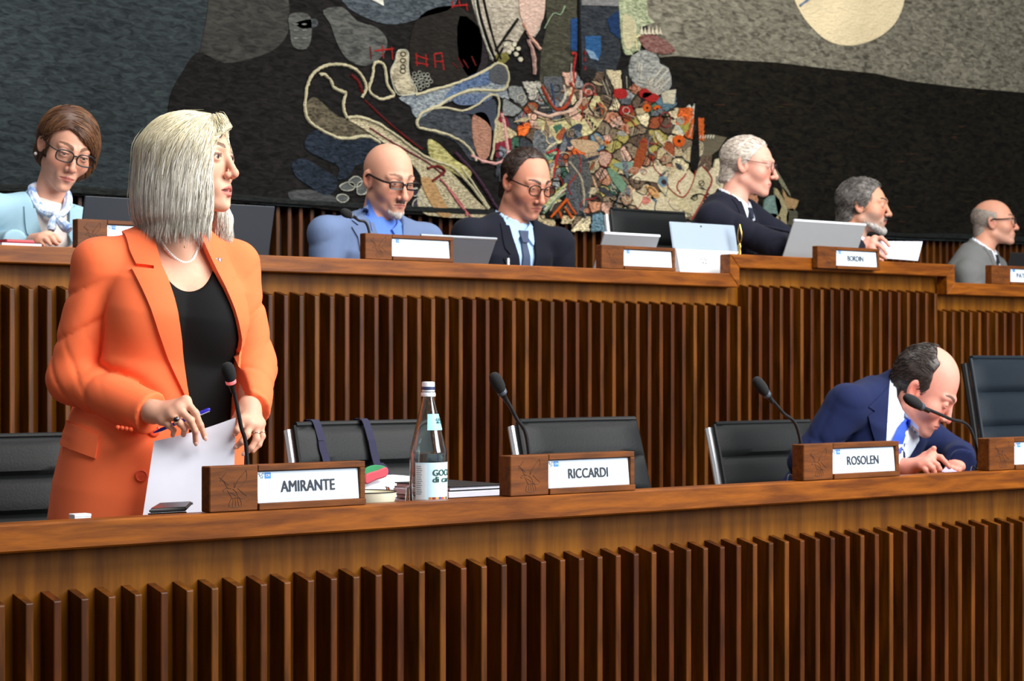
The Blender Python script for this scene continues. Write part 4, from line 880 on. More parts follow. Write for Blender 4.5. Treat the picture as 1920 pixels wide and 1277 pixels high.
for i, (nm, lbl, z0, z1, m_) in enumerate((('paper_stack', 'stack of white papers under the black folder beside the bottle', 0.0, 0.020, M_PAPER), ('folder', 'black folder lying on white papers beside the water bottle', 0.0205, 0.033, M_BLACK), ('document_pad', 'white pad between the two black folders beside the bottle', 0.0335, 0.047, M_PAPER), ('folder', 'topmost black folder on the pile between bottle and nameplate', 0.0475, 0.060, plain('folder_black', (26, 28, 30), 0.4)))):
    dx = (0.0, 0.006, -0.004, 0.002)[i]
    r = thing(nm, lbl, 'folder' if nm == 'folder' else 'paper', ((fx0 + fx1) / 2, YF + 0.31, SF + z0))
    build(MB().box(fx0 + dx, fx1 + dx, YF + 0.2 + dx, YF + 0.42 + dx, SF + z0, SF + z1 if nm != 'folder' else SF + z0 + 0.003), 'lower_cover' if nm == 'folder' else 'sheets', m_, r, bevel=0.0006)
    if nm == 'folder':
        build(MB().box(fx0 + dx + 0.004, fx1 + dx - 0.004, YF + 0.2 + dx + 0.003, YF + 0.42 + dx - 0.003, SF + z0 + 0.003, SF + z1 - 0.003), 'sheets', M_PAPER, r)
        build(MB().box(fx0 + dx, fx1 + dx, YF + 0.2 + dx, YF + 0.42 + dx, SF + z1 - 0.003, SF + z1), 'upper_cover', m_, r, bevel=0.0006)
ph = thing('smartphone', 'dark smartphone leaning on the bench rail before the orange jacket', 'phone', at(318, 965, YF + 0.09))
A = at(279, 964, YF + 0.060); B = at(350, 960, YF + 0.060); D = at(298, 943, YF + 0.112); C = at(361, 940, YF + 0.112)
A.z = B.z = TOPF + 0.0105; C.z = D.z = (C.z + D.z) / 2
nn = (B - A).cross(D - A).normalized(); th_ = 0.009
back = D + (D - A) * 0.0; 
p4 = [A, B, C, D]
build(MB().hexa([p - nn * th_ for p in p4] + p4), 'phone_body', plain('phone_case', (22, 24, 26), 0.3), ph, bevel=0.003)
build(MB().prism([p + nn * 0.0003 + (sum(p4, Vector()) / 4 - p) * 0.08 for p in p4], nn * 0.0004), 'phone_screen', plain('phone_screen', (14, 18, 18), 0.12), ph)
build(MB().tube([D - nn * th_ / 2 + (D - A).normalized() * 0.001, C - nn * th_ / 2 + (C - B).normalized() * 0.001], 0.0028, 8), 'metal_edge', M_GREYLAP, ph, smooth=True)
lower = (A + B) / 2; 
build(MB().prism([A - nn * th_, B - nn * th_, Vector((C.x, C.y, SF + 0.001)), Vector((D.x, D.y, SF + 0.001))], Vector((0, 0.004, 0))), 'stand_flap', plain('phone_case', (22, 24, 26), 0.3), ph)
e0 = at(155, 970, YF + 0.1); ez = EYE + (HZ - 963) / (FPX / zc(155, YF + 0.1))
er = thing('card_box', 'tiny white card box on the bench below the orange jacket', 'box', (e0.x, e0.y, SF))
ex0, ex1 = atx(140, YF + 0.09), atx(171, YF + 0.09)
build(MB().box(ex0, ex1, YF + 0.09, YF + 0.115, SF, ez - 0.006), 'box_body', M_WHITE, er, bevel=0.001)
build(MB().box(ex0 - 0.0005, ex1 + 0.0005, YF + 0.0895, YF + 0.1155, ez - 0.006, ez), 'lid', M_WHITE, er, bevel=0.001)
# tote bag hung on the second chair
ct = at(692, 826, YC - 0.02); NAVY = plain('navy_webbing', (30, 30, 58), 0.85, bump=0.3, bscale=900)
yb_ = YC - 0.105
tb = thing('tote_bag', 'white tote bag with navy straps and green-red flap hung on the chair', 'bag', (ct.x, yb_, 0.45))
def strap(pts, w, nm):
    P = spline([tuple(p) for p in pts], 6); mb = MB()
    for i in range(len(P) - 1):
        a, b = Vector(P[i]), Vector(P[i + 1])
        mb.hexa([a - Vector((w / 2, 0, 0)), a + Vector((w / 2, 0, 0)), a + Vector((w / 2, 0.003, 0)), a + Vector((-w / 2, 0.003, 0)), b - Vector((w / 2, 0, 0)), b + Vector((w / 2, 0, 0)), b + Vector((w / 2, 0.003, 0)), b + Vector((-w / 2, 0.003, 0))])
    build(mb, nm, NAVY, tb)
ctop = 0.905
def on_back(x, y):                               # the strap lies against the leaning chair back
    Yk = YC - 0.02
    for _ in range(6):
        z = at(x, y, Yk).z; t_ = min(max((z - 0.49) / (ctop - 0.49), 0), 1); Yk = YC - 0.06 + 0.10 * t_ ** 1.3 - 0.034
    return at(x, y, Yk)
for pts in ([(604, 827), (606, 842), (612, 862), (616, 885)], [(697, 824), (702, 850), (708, 872), (716, 895)], [(712, 868), (722, 878), (732, 900), (756, 912)]):
    strap([on_back(x, y) for x, y in pts], 0.022, 'strap')
for x in (604, 697):                             # over the top of the chair back and down behind it
    p = on_back(x, 826); strap([p, Vector((p.x, YC + 0.02, ctop + 0.008)), Vector((p.x, YC + 0.045, ctop + 0.014)), Vector((p.x, YC + 0.066, ctop + 0.002)), Vector((p.x, YC + 0.066, ctop - 0.1))], 0.022, 'strap_loop')
q = lambda x, y, d=0.0: at(x, y, yb_ - 0.01 - d)
def pouch(pts, dep, nm, mat):
    P = [tuple(p) for p in spline([tuple(v) for v in pts], 4, True)]
    build(MB().prism(P, (0, dep, 0)), nm, mat, tb, bevel=0.004)
pouch([q(640, 905), q(690, 898), q(735, 890), q(770, 905), q(772, 960), q(760, 1080), q(640, 1080), q(634, 960)], -0.055, 'bag_body', plain('white_cotton', (232, 232, 240), 0.9, bump=0.3, bscale=500))
pouch([q(684, 878, 0.058), q(700, 872, 0.058), q(718, 874, 0.058), q(724, 882, 0.058), q(700, 888, 0.058), q(682, 890, 0.058)], -0.006, 'green_flap', plain('green_cloth', (46, 132, 84), 0.8))
pouch([q(684, 890, 0.066), q(706, 882, 0.066), q(722, 876, 0.066), q(727, 884, 0.066), q(722, 894, 0.066), q(704, 900, 0.066), q(684, 908, 0.066)], -0.006, 'red_flap', plain('red_cloth', (190, 72, 84), 0.8))
# ------------------------------------------------------------------ implicit surfaces for bodies and clothes
def A3(*v): return np.array(v, dtype=np.float64)
def smin(a, b, k):
    h = np.maximum(k - np.abs(a - b), 0) / k; return np.minimum(a, b) - h * h * k * 0.25
def smax(a, b, k): return -smin(-a, -b, k)
def sph(p, c, r): return np.sqrt(((p - c) ** 2).sum(1)) - r
def ell(p, c, r):
    q = p - c; r = np.array(r); k0 = np.sqrt(((q / r) ** 2).sum(1)); k1 = np.sqrt(((q / (r * r)) ** 2).sum(1)) + 1e-9
    return k0 * (k0 - 1) / k1
def rcone(p, a, b, ra, rb):
    a = np.asarray(a); b = np.asarray(b); ba = b - a; pa = p - a
    t = np.clip(pa @ ba / (ba @ ba + 1e-12), 0, 1)
    return np.sqrt(((pa - t[:, None] * ba) ** 2).sum(1)) - (ra + (rb - ra) * t)
def chain(p, pts, rs, k=0.01):
    d = None
    for i in range(len(pts) - 1):
        e = rcone(p, pts[i], pts[i + 1], rs[i], rs[i + 1]); d = e if d is None else smin(d, e, k)
    return d
_K = [(np.array(k), ph) for k, ph in (((1.0, 0.3, 0.2), 0.3), ((-0.4, 0.9, 0.35), 1.7), ((0.25, -0.5, 0.95), 4.1), ((0.8, 0.7, -0.6), 2.2), ((-0.7, 0.2, 0.8), 5.3))]
def wav(p, f):                                   # cheap smooth noise, about -1..1
    o = 0
    for k, ph in _K: o = o + np.sin(p @ k * f + ph + 1.3 * np.sin(p @ k[::-1] * f * 0.63 + ph * 2))
    return o / len(_K)
def nets(fn, lo, hi, h):
    """surface of fn = 0 inside the box, quads; evaluates finely only near the surface"""
    lo = np.asarray(lo, float); hi = np.asarray(hi, float); n = np.maximum(np.ceil((hi - lo) / h / 4).astype(int), 1)
    I = np.stack(np.meshgrid(*[np.arange(k) for k in n], indexing='ij'), -1).reshape(-1, 3)
    H = 4 * h; c = lo + (I + 0.5) * H - h * 0.5
    dc = fn(c); keep = np.abs(dc) < H * 1.5
    D = np.empty(tuple(n * 4)); 
    D[:] = np.repeat(np.repeat(np.repeat(np.where(dc < 0, -H, H).reshape(tuple(n)), 4, 0), 4, 1), 4, 2)
    sub = np.stack(np.meshgrid(*[np.arange(4)] * 3, indexing='ij'), -1).reshape(-1, 3)
    idx = (I[keep][:, None, :] * 4 + sub[None]).reshape(-1, 3)
    for s in range(0, len(idx), 400000):
        q = idx[s:s + 400000]; D[q[:, 0], q[:, 1], q[:, 2]] = fn(lo + q * h)
    ins = D < 0; N = np.array(D.shape) - 1
    cnt = np.zeros(tuple(N), np.int8)
    for dx in (0, 1):
        for dy in (0, 1):
            for dz in (0, 1): cnt += ins[dx:dx + N[0], dy:dy + N[1], dz:dz + N[2]]
    act = np.argwhere((cnt > 0) & (cnt < 8))
    vid = -np.ones(tuple(N), np.int64); vid[act[:, 0], act[:, 1], act[:, 2]] = np.arange(len(act))
    off = [(0, 0, 0), (1, 0, 0), (0, 1, 0), (1, 1, 0), (0, 0, 1), (1, 0, 1), (0, 1, 1), (1, 1, 1)]
    val = [D[act[:, 0] + o[0], act[:, 1] + o[1], act[:, 2] + o[2]] for o in off]
    S = np.zeros((len(act), 3)); C = np.zeros(len(act))
    for a in range(8):
        for b in range(a + 1, 8):
            if sum(abs(off[a][k] - off[b][k]) for k in range(3)) != 1: continue
            m = (val[a] < 0) != (val[b] < 0)
            t = np.where(m, val[a] / (val[a] - val[b] + 1e-20), 0)[:, None]
            S += np.where(m[:, None], np.array(off[a]) + t * (np.array(off[b]) - np.array(off[a])), 0); C += m
    V = lo + (act + S / np.maximum(C, 1)[:, None]) * h
    F = []
    for ax in range(3):
        o1, o2 = [(1, 2), (2, 0), (0, 1)][ax]
        sl = [slice(None)] * 3; s2 = [slice(None)] * 3; sl[ax] = slice(0, -1); s2[ax] = slice(1, None)
        e = np.argwhere(ins[tuple(sl)] != ins[tuple(s2)])
        e = e[(e[:, o1] > 0) & (e[:, o2] > 0) & (e[:, o1] < D.shape[o1] - 1) & (e[:, o2] < D.shape[o2] - 1)]
        if not len(e): continue
        q = []
        for d1, d2 in ((-1, -1), (0, -1), (0, 0), (-1, 0)):
            c2 = e.copy(); c2[:, o1] += d1; c2[:, o2] += d2; q.append(vid[c2[:, 0], c2[:, 1], c2[:, 2]])
        q = np.stack(q, 1); flip = ~ins[e[:, 0], e[:, 1], e[:, 2]]
        q[flip] = q[flip][:, ::-1]; F.append(q)
    F = np.concatenate(F) if F else np.zeros((0, 4), int)
    F = F[(F >= 0).all(1)]
    return V, F
def grad(fn, p, e=0.002):
    g = np.stack([fn(p + np.eye(3)[k] * e) - fn(p - np.eye(3)[k] * e) for k in range(3)], 1)
    return g / (np.sqrt((g * g).sum(1))[:, None] + 1e-9)
def J(px, py, d): return A3((px - 960) / FPX * d, d, EYE + (HZ - py) / FPX * d)    # camera-aligned frame: right, depth, height
def cw(V):                                       # camera-aligned frame -> world
    V = np.asarray(V); return np.stack([V[:, 0] * CA + V[:, 1] * SA, -V[:, 0] * SA + V[:, 1] * CA, V[:, 2]], 1)
def cwp(p): return Vector(cw(np.asarray(p)[None])[0])
def npmesh(name, V, F, mat, parent, col=None, world=False):
    W = np.asarray(V) if world else cw(V); off = np.array(wloc(parent)) if parent else np.zeros(3)
    me = bpy.data.meshes.new(name); W = W - off; F = np.asarray(F)
    me.vertices.add(len(W)); me.vertices.foreach_set('co', W.astype(np.float32).ravel())
    k = F.shape[1]; me.loops.add(F.size); me.loops.foreach_set('vertex_index', F.astype(np.int32).ravel())
    me.polygons.add(len(F)); me.polygons.foreach_set('loop_start', np.arange(0, F.size, k, dtype=np.int32))
    me.polygons.foreach_set('use_smooth', np.ones(len(F), bool))
    me.update(calc_edges=True); me.validate()
    if col is not None:
        at_ = me.color_attributes.new('tint', 'FLOAT_COLOR', 'POINT')
        c4 = np.ones((len(W), 4), np.float32); c4[:, :3] = col; at_.data.foreach_set('color', c4.ravel())
    me.materials.append(mat); o = bpy.data.objects.new(name, me); COL.objects.link(o); o.parent = parent
    return o
def surf(name, fn, lo, hi, h, mat, parent, colfn=None):
    V, F = nets(fn, lo, hi, h)
    return npmesh(name, V, F, mat, parent, None if colfn is None else colfn(V))
def lin(c): return np.array(srgb(c)[:3])
# materials whose colour comes from the mesh (skin areas, hair strands)
def tinted(name, rough=0.5, sss=0.0, bump=0.0, bscale=500, spec=0.4, sheen=0.0, aniso=0.0):
    if name in MATS: return MATS[name]
    m, nt, b = _new(name); N = nt.nodes; L = nt.links
    a = N.new('ShaderNodeAttribute'); a.attribute_name = 'tint'
    tc = N.new('ShaderNodeTexCoord'); nz = N.new('ShaderNodeTexNoise'); nz.inputs['Scale'].default_value = 60; nz.inputs['Detail'].default_value = 3
    L.new(tc.outputs['Object'], nz.inputs[0])
    hs = N.new('ShaderNodeHueSaturation'); ma = N.new('ShaderNodeMath'); ma.operation = 'MULTIPLY_ADD'; ma.inputs[1].default_value = 0.16; ma.inputs[2].default_value = 0.92
    L.new(nz.outputs[0], ma.inputs[0]); L.new(ma.outputs[0], hs.inputs['Value']); L.new(a.outputs['Color'], hs.inputs['Color']); L.new(hs.outputs[0], b.inputs['Base Color'])
    b.inputs['Roughness'].default_value = rough; b.inputs['Specular IOR Level'].default_value = spec
    if sss:
        b.inputs['Subsurface Weight'].default_value = sss; b.inputs['Subsurface Radius'].default_value = (0.010, 0.004, 0.002); b.inputs['Subsurface Scale'].default_value = 0.5
    if sheen: b.inputs['Sheen Weight'].default_value = sheen
    if bump:
        n2 = N.new('ShaderNodeTexNoise'); n2.inputs['Scale'].default_value = bscale; L.new(tc.outputs['Object'], n2.inputs[0])
        bp = N.new('ShaderNodeBump'); bp.inputs['Strength'].default_value = bump; bp.inputs['Distance'].default_value = 0.001
        L.new(n2.outputs[0], bp.inputs['Height']); L.new(bp.outputs[0], b.inputs['Normal'])
    MATS[name] = m; return m
M_SKIN = tinted('skin', 0.52, 0.06, 0.15, 700, 0.35)
M_HAIR = tinted('hair', 0.42, 0, 0, 0, 0.5)
M_EYE = tinted('eye', 0.12, 0, 0, 0, 0.5)
# ------------------------------------------------------------------ head
class Head:
    def __init__(s, C, yaw, pitch, roll, scale, **k):
        s.C = np.asarray(C); s.s = scale
        y, p, r = (math.radians(v) for v in (yaw, pitch, roll))
        fr = A3(math.sin(y) * math.cos(p), -math.cos(y) * math.cos(p), -math.sin(p))
        sd = A3(math.cos(y), math.sin(y), 0)
        up = np.cross(fr, sd) * -1; up = up / np.linalg.norm(up)
        if up[2] < 0: up = -up
        sd2 = sd * math.cos(r) - up * math.sin(r); up2 = up * math.cos(r) + sd * math.sin(r)   # roll > 0: top of the head goes to image right
        s.M = np.stack([sd2, fr, up2])           # rows: side (image right when facing us), front, up
        s.p = dict(jaw=0.0, nose=0.0, crz=0.084, crc=0.028, mouth=0.0, eye=0.0045, lips=1.0, nw=1.0, brow=1.0, noselen=0.0, ear=1.0, cheek=1.0, chin=0.0); s.p.update(k)
    def loc(s, P): return ((P - s.C) @ s.M.T) / s.s
    def w(s, q): return s.C + (np.asarray(q, float) * s.s) @ s.M
    def d(s, P):
        q = s.loc(P); o = s.p
        a = q.copy(); a[:, 0] = np.abs(a[:, 0])
        d = ell(q, A3(0, -0.018, o['crc']), (0.0745, 0.097, o['crz']))
        d = smin(d, ell(q, A3(0, 0.026, -0.026), (0.060 + o['jaw'] * 0.5, 0.060, 0.086)), 0.03)
        d = smin(d, rcone(a, A3(0.048 + o['jaw'], -0.008, -0.064), A3(0.013 + o['jaw'] * 0.4, 0.064, -0.101), 0.016, 0.0165), 0.024)
        d = smin(d, sph(q, A3(0, 0.0725 + o['chin'], -0.103), 0.0165), 0.016)
        d = smin(d, sph(a, A3(0.039, 0.050, -0.034), 0.025 * o['cheek']), 0.022)
        d = smin(d, rcone(a, A3(0.010, 0.0845, 0.020), A3(0.044, 0.066, 0.018), 0.0085 * o['brow'], 0.007 * o['brow']), 0.014)
        d = smax(d, -sph(a, A3(0.032, 0.100, -0.001), 0.0165), 0.014)
        ny, nl = o['nose'], o['noselen']
        d = smin(d, rcone(q, A3(0, 0.0835, 0.012), A3(0, 0.104 + ny, -0.034 - nl), 0.0065, 0.0085), 0.010)
        d = smin(d, sph(q, A3(0, 0.1045 + ny, -0.038 - nl), 0.0098 * o['nw']), 0.006)
        d = smin(d, sph(a, A3(0.0118 * o['nw'], 0.0945 + ny * 0.6, -0.041 - nl), 0.0078), 0.006)
        d = smax(d, -sph(a, A3(0.0062 * o['nw'], 0.1015 + ny * 0.8, -0.0495 - nl), 0.0036), 0.003)
        d = smin(d, ell(q, A3(0, 0.074, -0.071), (0.030, 0.019, 0.024)), 0.014)
        L = o['lips']; mo = o['mouth']
        d = smin(d, rcone(a, A3(0.003, 0.0915, -0.0665), A3(0.022, 0.080, -0.0722), 0.0050 * L, 0.002), 0.004)
        d = smin(d, rcone(a, A3(0.002, 0.0905, -0.0775 - mo), A3(0.020, 0.080, -0.0745 - mo * 0.5), 0.0060 * L, 0.002), 0.004)
        d = smax(d, -rcone(a, A3(0, 0.0985, -0.0722 - mo * 0.5), A3(0.0215, 0.0845, -0.0730 - mo * 0.3), 0.0022 + mo * 0.55, 0.0012), 0.002)
        d = smax(d, -sph(q, A3(0, 0.0965, -0.0905 - mo), 0.0085), 0.010)
        e = sph(a, A3(0.031, 0.0730, -0.001), 0.0146)
        d = smin(d, e, 0.004)
        d = smax(d, -ell(a, A3(0.0315, 0.0905, -0.0015), (0.0132, 0.0125, max(o['eye'], 0.0008))), 0.0015)
        # ears
        c, sn = math.cos(0.25), math.sin(0.25)
        b = a - A3(0.0755, -0.014, -0.010); b = np.stack([b[:, 0] - 0.35 * -b[:, 1], b[:, 1] * c - b[:, 2] * sn * -1, b[:, 2] * c - b[:, 1] * sn], 1)
        er = ell(b, A3(0, 0, 0), (0.0075, 0.0185 * o['ear'], 0.0325 * o['ear']))
        er = smax(er, -ell(b, A3(0.007, 0.003, 0.001), (0.006, 0.0105, 0.018)), 0.004)
        er = smin(er, rcone(b, A3(-0.004, 0.012, 0.004), A3(0.001, 0.012, -0.012), 0.0045, 0.005), 0.004)
        d = smin(d, er, 0.005)
        return d * s.s
    def colour(s, V, skin, lips=(176, 92, 84), brow=None, beard=None, beard_amt=0.0, scalp=None, browh=0.0, blush=0.35, lash=None):
        q = s.loc(V); x = np.abs(q[:, 0]); y = q[:, 1]; z = q[:, 2]
        c = np.tile(lin(skin), (len(V), 1))
        red = lin((min(skin[0] + 6, 255), int(skin[1] * 0.78), int(skin[2] * 0.74)))
        def mixc(m, col): 
            nonlocal c
            m = np.clip(m, 0, 1)[:, None]; c = c * (1 - m) + col * m
        g = lambda cx, cy, cz, r: np.exp(-(((x - cx) ** 2 + (y - cy) ** 2 + (z - cz) ** 2) / r ** 2))
        mixc(blush * (g(0.036, 0.068, -0.036, 0.022) + g(0, 0.108, -0.04, 0.016) + g(0.078, -0.014, -0.01, 0.022)), red)
        mo = s.p['mouth']
        lipw = np.clip(1 - x / 0.0235, 0, 1)
        zc_ = -0.0725 - mo * 0.5
        inside_ = (np.abs(z - zc_) < (0.0095 + mo * 0.7) * lipw ** 0.6) & (y > 0.074)
        mixc(inside_ * 0.8, lin(lips))
        mixc(((np.abs(z - zc_) < 0.0016 + mo * 0.45) & (x < 0.02) & (y > 0.072) & (y < 0.0915 - 60 * x * x * 0.3)) * 0.85, lin((70, 28, 26)))
        if brow is not None:
            zb = 0.0225 + browh + 0.006 * np.sin(np.clip((x - 0.012) / 0.036, 0, 1) * 2.4)
            m = (np.abs(z - zb) < 0.0058 * np.clip(1.15 - (x - 0.012) / 0.045, 0.25, 1)) & (x > 0.010) & (x < 0.050) & (y > 0.045)
            mixc(m * 0.95, lin(brow))
        if lash is not None:
            e_ = np.sqrt(((x - 0.0315) / 0.0132) ** 2 + ((z + 0.0015) / max(s.p['eye'], 0.0012)) ** 2)
            mixc(((e_ > 0.8) & (z > -0.002) & (np.abs(z) < s.p['eye'] + 0.0028) & (np.abs(x - 0.0315) < 0.0155) & (y > 0.06)) * 0.8, lin(lash))
        if beard is not None:
            m = np.clip((-0.028 - z) / 0.014, 0, 1) * np.clip((y + 0.03) / 0.05, 0, 1) * (1 - np.exp(-((x / 0.021) ** 4 + ((z + 0.0725) / 0.011) ** 4)))
            m = m * np.clip(1 - np.exp(-(((x - 0.034) / 0.022) ** 2 + ((z + 0.035) / 0.02) ** 2)), 0, 1)
            mixc(m * beard_amt * (0.75 + 0.5 * wav(q, 900)), lin(beard))
        if scalp is not None: mixc(scalp(q), lin(s.p.get('scalpc', (60, 52, 48))))
        return c
def eyes(H, root, iris=(86, 62, 44), gaze=(0.0, 0.0)):
    for sx in (-1, 1):
        mb = MB(); c = A3(sx * 0.031, 0.0730, -0.001); n, m = 20, 14; vs = []; cs = []
        gx, gz = gaze; f = A3(gx, 1, gz); f /= np.linalg.norm(f); u = np.cross(f, A3(0, 0, 1)); u /= np.linalg.norm(u); v = np.cross(u, f)
        for i in range(m + 1):
            th = math.pi * i / m * 0.62
            for k in range(n):
                ph = 2 * math.pi * k / n; r = 0.0122 + (0.0004 if th < 0.5 else 0)
                vs.append(H.w(c + (f * math.cos(th) + (u * math.cos(ph) + v * math.sin(ph)) * math.sin(th)) * r))
                cs.append(lin((14, 12, 12)) if th < 0.24 else lin(iris) if th < 0.54 else lin((196, 186, 180)))
        fs = [(i * n + k, i * n + (k + 1) % n, (i + 1) * n + (k + 1) % n, (i + 1) * n + k) for i in range(m) for k in range(n)]
        npmesh('eye', np.array(vs), np.array(fs), M_EYE, root, np.array(cs))
def glasses(H, root, frame, w=0.025, h=0.017, y=0.0995, z=-0.003, sq=3.0, thick=0.0016, full=True, drop=0.0, temple=0.0022, label=None):
    """spectacles worn on the head: rims, bridge, temples and lenses"""
    def P(q): return tuple(cwp(H.w(q)))
    g = bpy.data.objects.new('eyeglasses', None); COL.objects.link(g); g.parent = root; g.location = (0, 0, 0)
    if label: g['label'] = label
    for sx in (-1, 1):
        L = []
        for k in range(28):
            a = 2 * math.pi * k / 28; ca, sa = math.cos(a), math.sin(a)
            u = math.copysign(abs(ca) ** (2 / sq), ca) * w; v = math.copysign(abs(sa) ** (2 / sq), sa) * h
            L.append((sx * (0.0325 + u), y - 0.10 * max(abs(0.0325 + u) - 0.03, 0) - 0.004 * (u / w) ** 2 * 0, z + v + drop))
        build(MB().tube([P(q) for q in L], thick, 6, True), 'rim', frame, g, smooth=True)
        build(MB().prism([P(q) for q in L], tuple(cwp(H.w((0, 0.0008, 0))) - cwp(H.w((0, 0, 0))))), 'lens', glass('spectacle_lens', (250, 252, 252), 0.0, 1.03), g)
        T = [(sx * (0.0325 + w), y - 0.008, z + h * 0.55 + drop), (sx * 0.070, 0.070, z + h * 0.55 + drop), (sx * 0.0785, 0.02, z + 0.010 + drop), (sx * 0.0795, -0.006, z + 0.012), (sx * 0.079, -0.030, z - 0.006)]
        build(MB().tube([P(q) for q in spline(T, 5)], temple, 6), 'temple', frame, g, smooth=True)
    build(MB().tube([P(q) for q in spline([(-0.0325 + w - 0.002, y + 0.001, z + h * 0.35 + drop), (0, y + 0.005, z + h * 0.5 + drop), (0.0325 - w + 0.002, y + 0.001, z + h * 0.35 + drop)], 5)], thick * 1.1, 6), 'bridge', frame, g, smooth=True)
    return g
def strands(name, fn, V, Fq, root, H, n, length, flow, c0, c1, r=0.0007, steps=9, seed=1, lift=0.0012, mask=None, free=None, tintfn=None, jitter=0.25, stop=None):
    """many thin hair strands laid along the implicit hair surface, one mesh"""
    rng = np.random.default_rng(seed)
    A, B, C, D = (V[Fq[:, k]] for k in range(4))
    ar = np.linalg.norm(np.cross(C - A, D - B), axis=1); pick = rng.choice(len(Fq), n, p=ar / ar.sum())
    u = rng.random((n, 1)); v = rng.random((n, 1))
    p = (A[pick] * (1 - u) + B[pick] * u) * (1 - v) + (D[pick] * (1 - u) + C[pick] * u) * v
    if mask is not None:
        k = mask(H.loc(p)); p = p[k]
    n = len(p); Ln = length * (0.6 + 0.8 * rng.random((n, 1))); lf = lift * (0.3 + 1.4 * rng.random((n, 1)))
    jit = rng.normal(0, jitter, (n, 3)); path = []; g = grad(fn, p)
    for i in range(steps):
        q = H.loc(p); f = flow(q) + jit * 0.5; f = f @ H.M
        fr = np.zeros((n, 1)) if free is None else free(q)[:, None]
        t = f - (f * g).sum(1)[:, None] * g * (1 - fr); t /= np.linalg.norm(t, axis=1)[:, None] + 1e-9
        path.append((p + g * lf, t.copy(), g.copy()))
        p = p + t * Ln / (steps - 1) * (1 if stop is None else stop(q)[:, None])
        dd = fn(p)[:, None]; g = grad(fn, p); p = p - g * dd * (1 - fr) * 0.9
    Vs = []; k3 = 3
    for i, (pp, t, g) in enumerate(path):
        b = np.cross(t, g); w = r * (1.0 if i < steps * 0.6 else max(0.15, 1 - (i - steps * 0.6) / (steps * 0.4) * 0.85)) * (0.35 if i == 0 else 1)
        for k in range(3):
            an = 2 * math.pi * k / 3; Vs.append(pp + b * math.cos(an) * w + g * math.sin(an) * w)
    Vs = np.stack(Vs, 1).reshape(-1, 3)          # strand-major: n x (steps*3)
    base = (np.arange(n) * steps * 3)[:, None]; Fs = []
    for i in range(steps - 1):
        for k in range(3):
            l = (k + 1) % 3; Fs.append(np.concatenate([base + i * 3 + k, base + i * 3 + l, base + i * 3 + 3 + l, base + i * 3 + 3 + k], 1))
    Fs = np.concatenate(Fs)
    m = rng.random((n, 1)); col = lin(c0) * (1 - m) + lin(c1) * m
    if tintfn is not None: col = tintfn(H.loc(path[0][0]), col, rng)
    col = np.repeat(col, steps * 3, 0)
    return npmesh(name, Vs, Fs, M_HAIR, root, col)
# ------------------------------------------------------------------ hand from joint positions
def hand_fn(wrist, fingers, thumb, s=1.0, elbow=None, palm=0.0135):
    """fingers: four lists [knuckle, middle joint, tip]; thumb: [base, joint, tip]"""
    r0 = (0.0092, 0.0094, 0.0090, 0.0078)
    def f(p):
        d = None
        for i, fg in enumerate(fingers):
            r = r0[i] * s; n = len(fg)
            e = chain(p, fg, [r * 1.05, r * 0.95, r * 0.80, r * 0.74][:n] if n > 3 else [r * 1.05, r * 0.94, r * 0.72], 0.004)
            m = rcone(p, wrist, fg[0], palm * 1.25 * s, palm * 0.86 * s)
            d_ = smin(e, m, 0.008)
            d = d_ if d is None else np.minimum(smin(d, m, 0.016), smin(d, e, 0.0025))
        for i in range(3): d = smin(d, rcone(p, fingers[i][0], fingers[i + 1][0], palm * 0.84 * s, palm * 0.8 * s), 0.010)
        th = chain(p, thumb, [0.0135 * s, 0.0105 * s, 0.0082 * s][:len(thumb)], 0.006)
        d = smin(d, smin(th, rcone(p, wrist, thumb[0], palm * 1.2 * s, 0.0125 * s), 0.01), 0.006)
        if elbow is not None: d = smin(d, rcone(p, wrist, elbow, 0.024 * s, 0.03 * s), 0.02)
        return d
    pts = [wrist] + [q for fg in fingers for q in fg] + list(thumb)
    pts = np.array(pts); return f, pts.min(0) - 0.03, pts.max(0) + 0.03
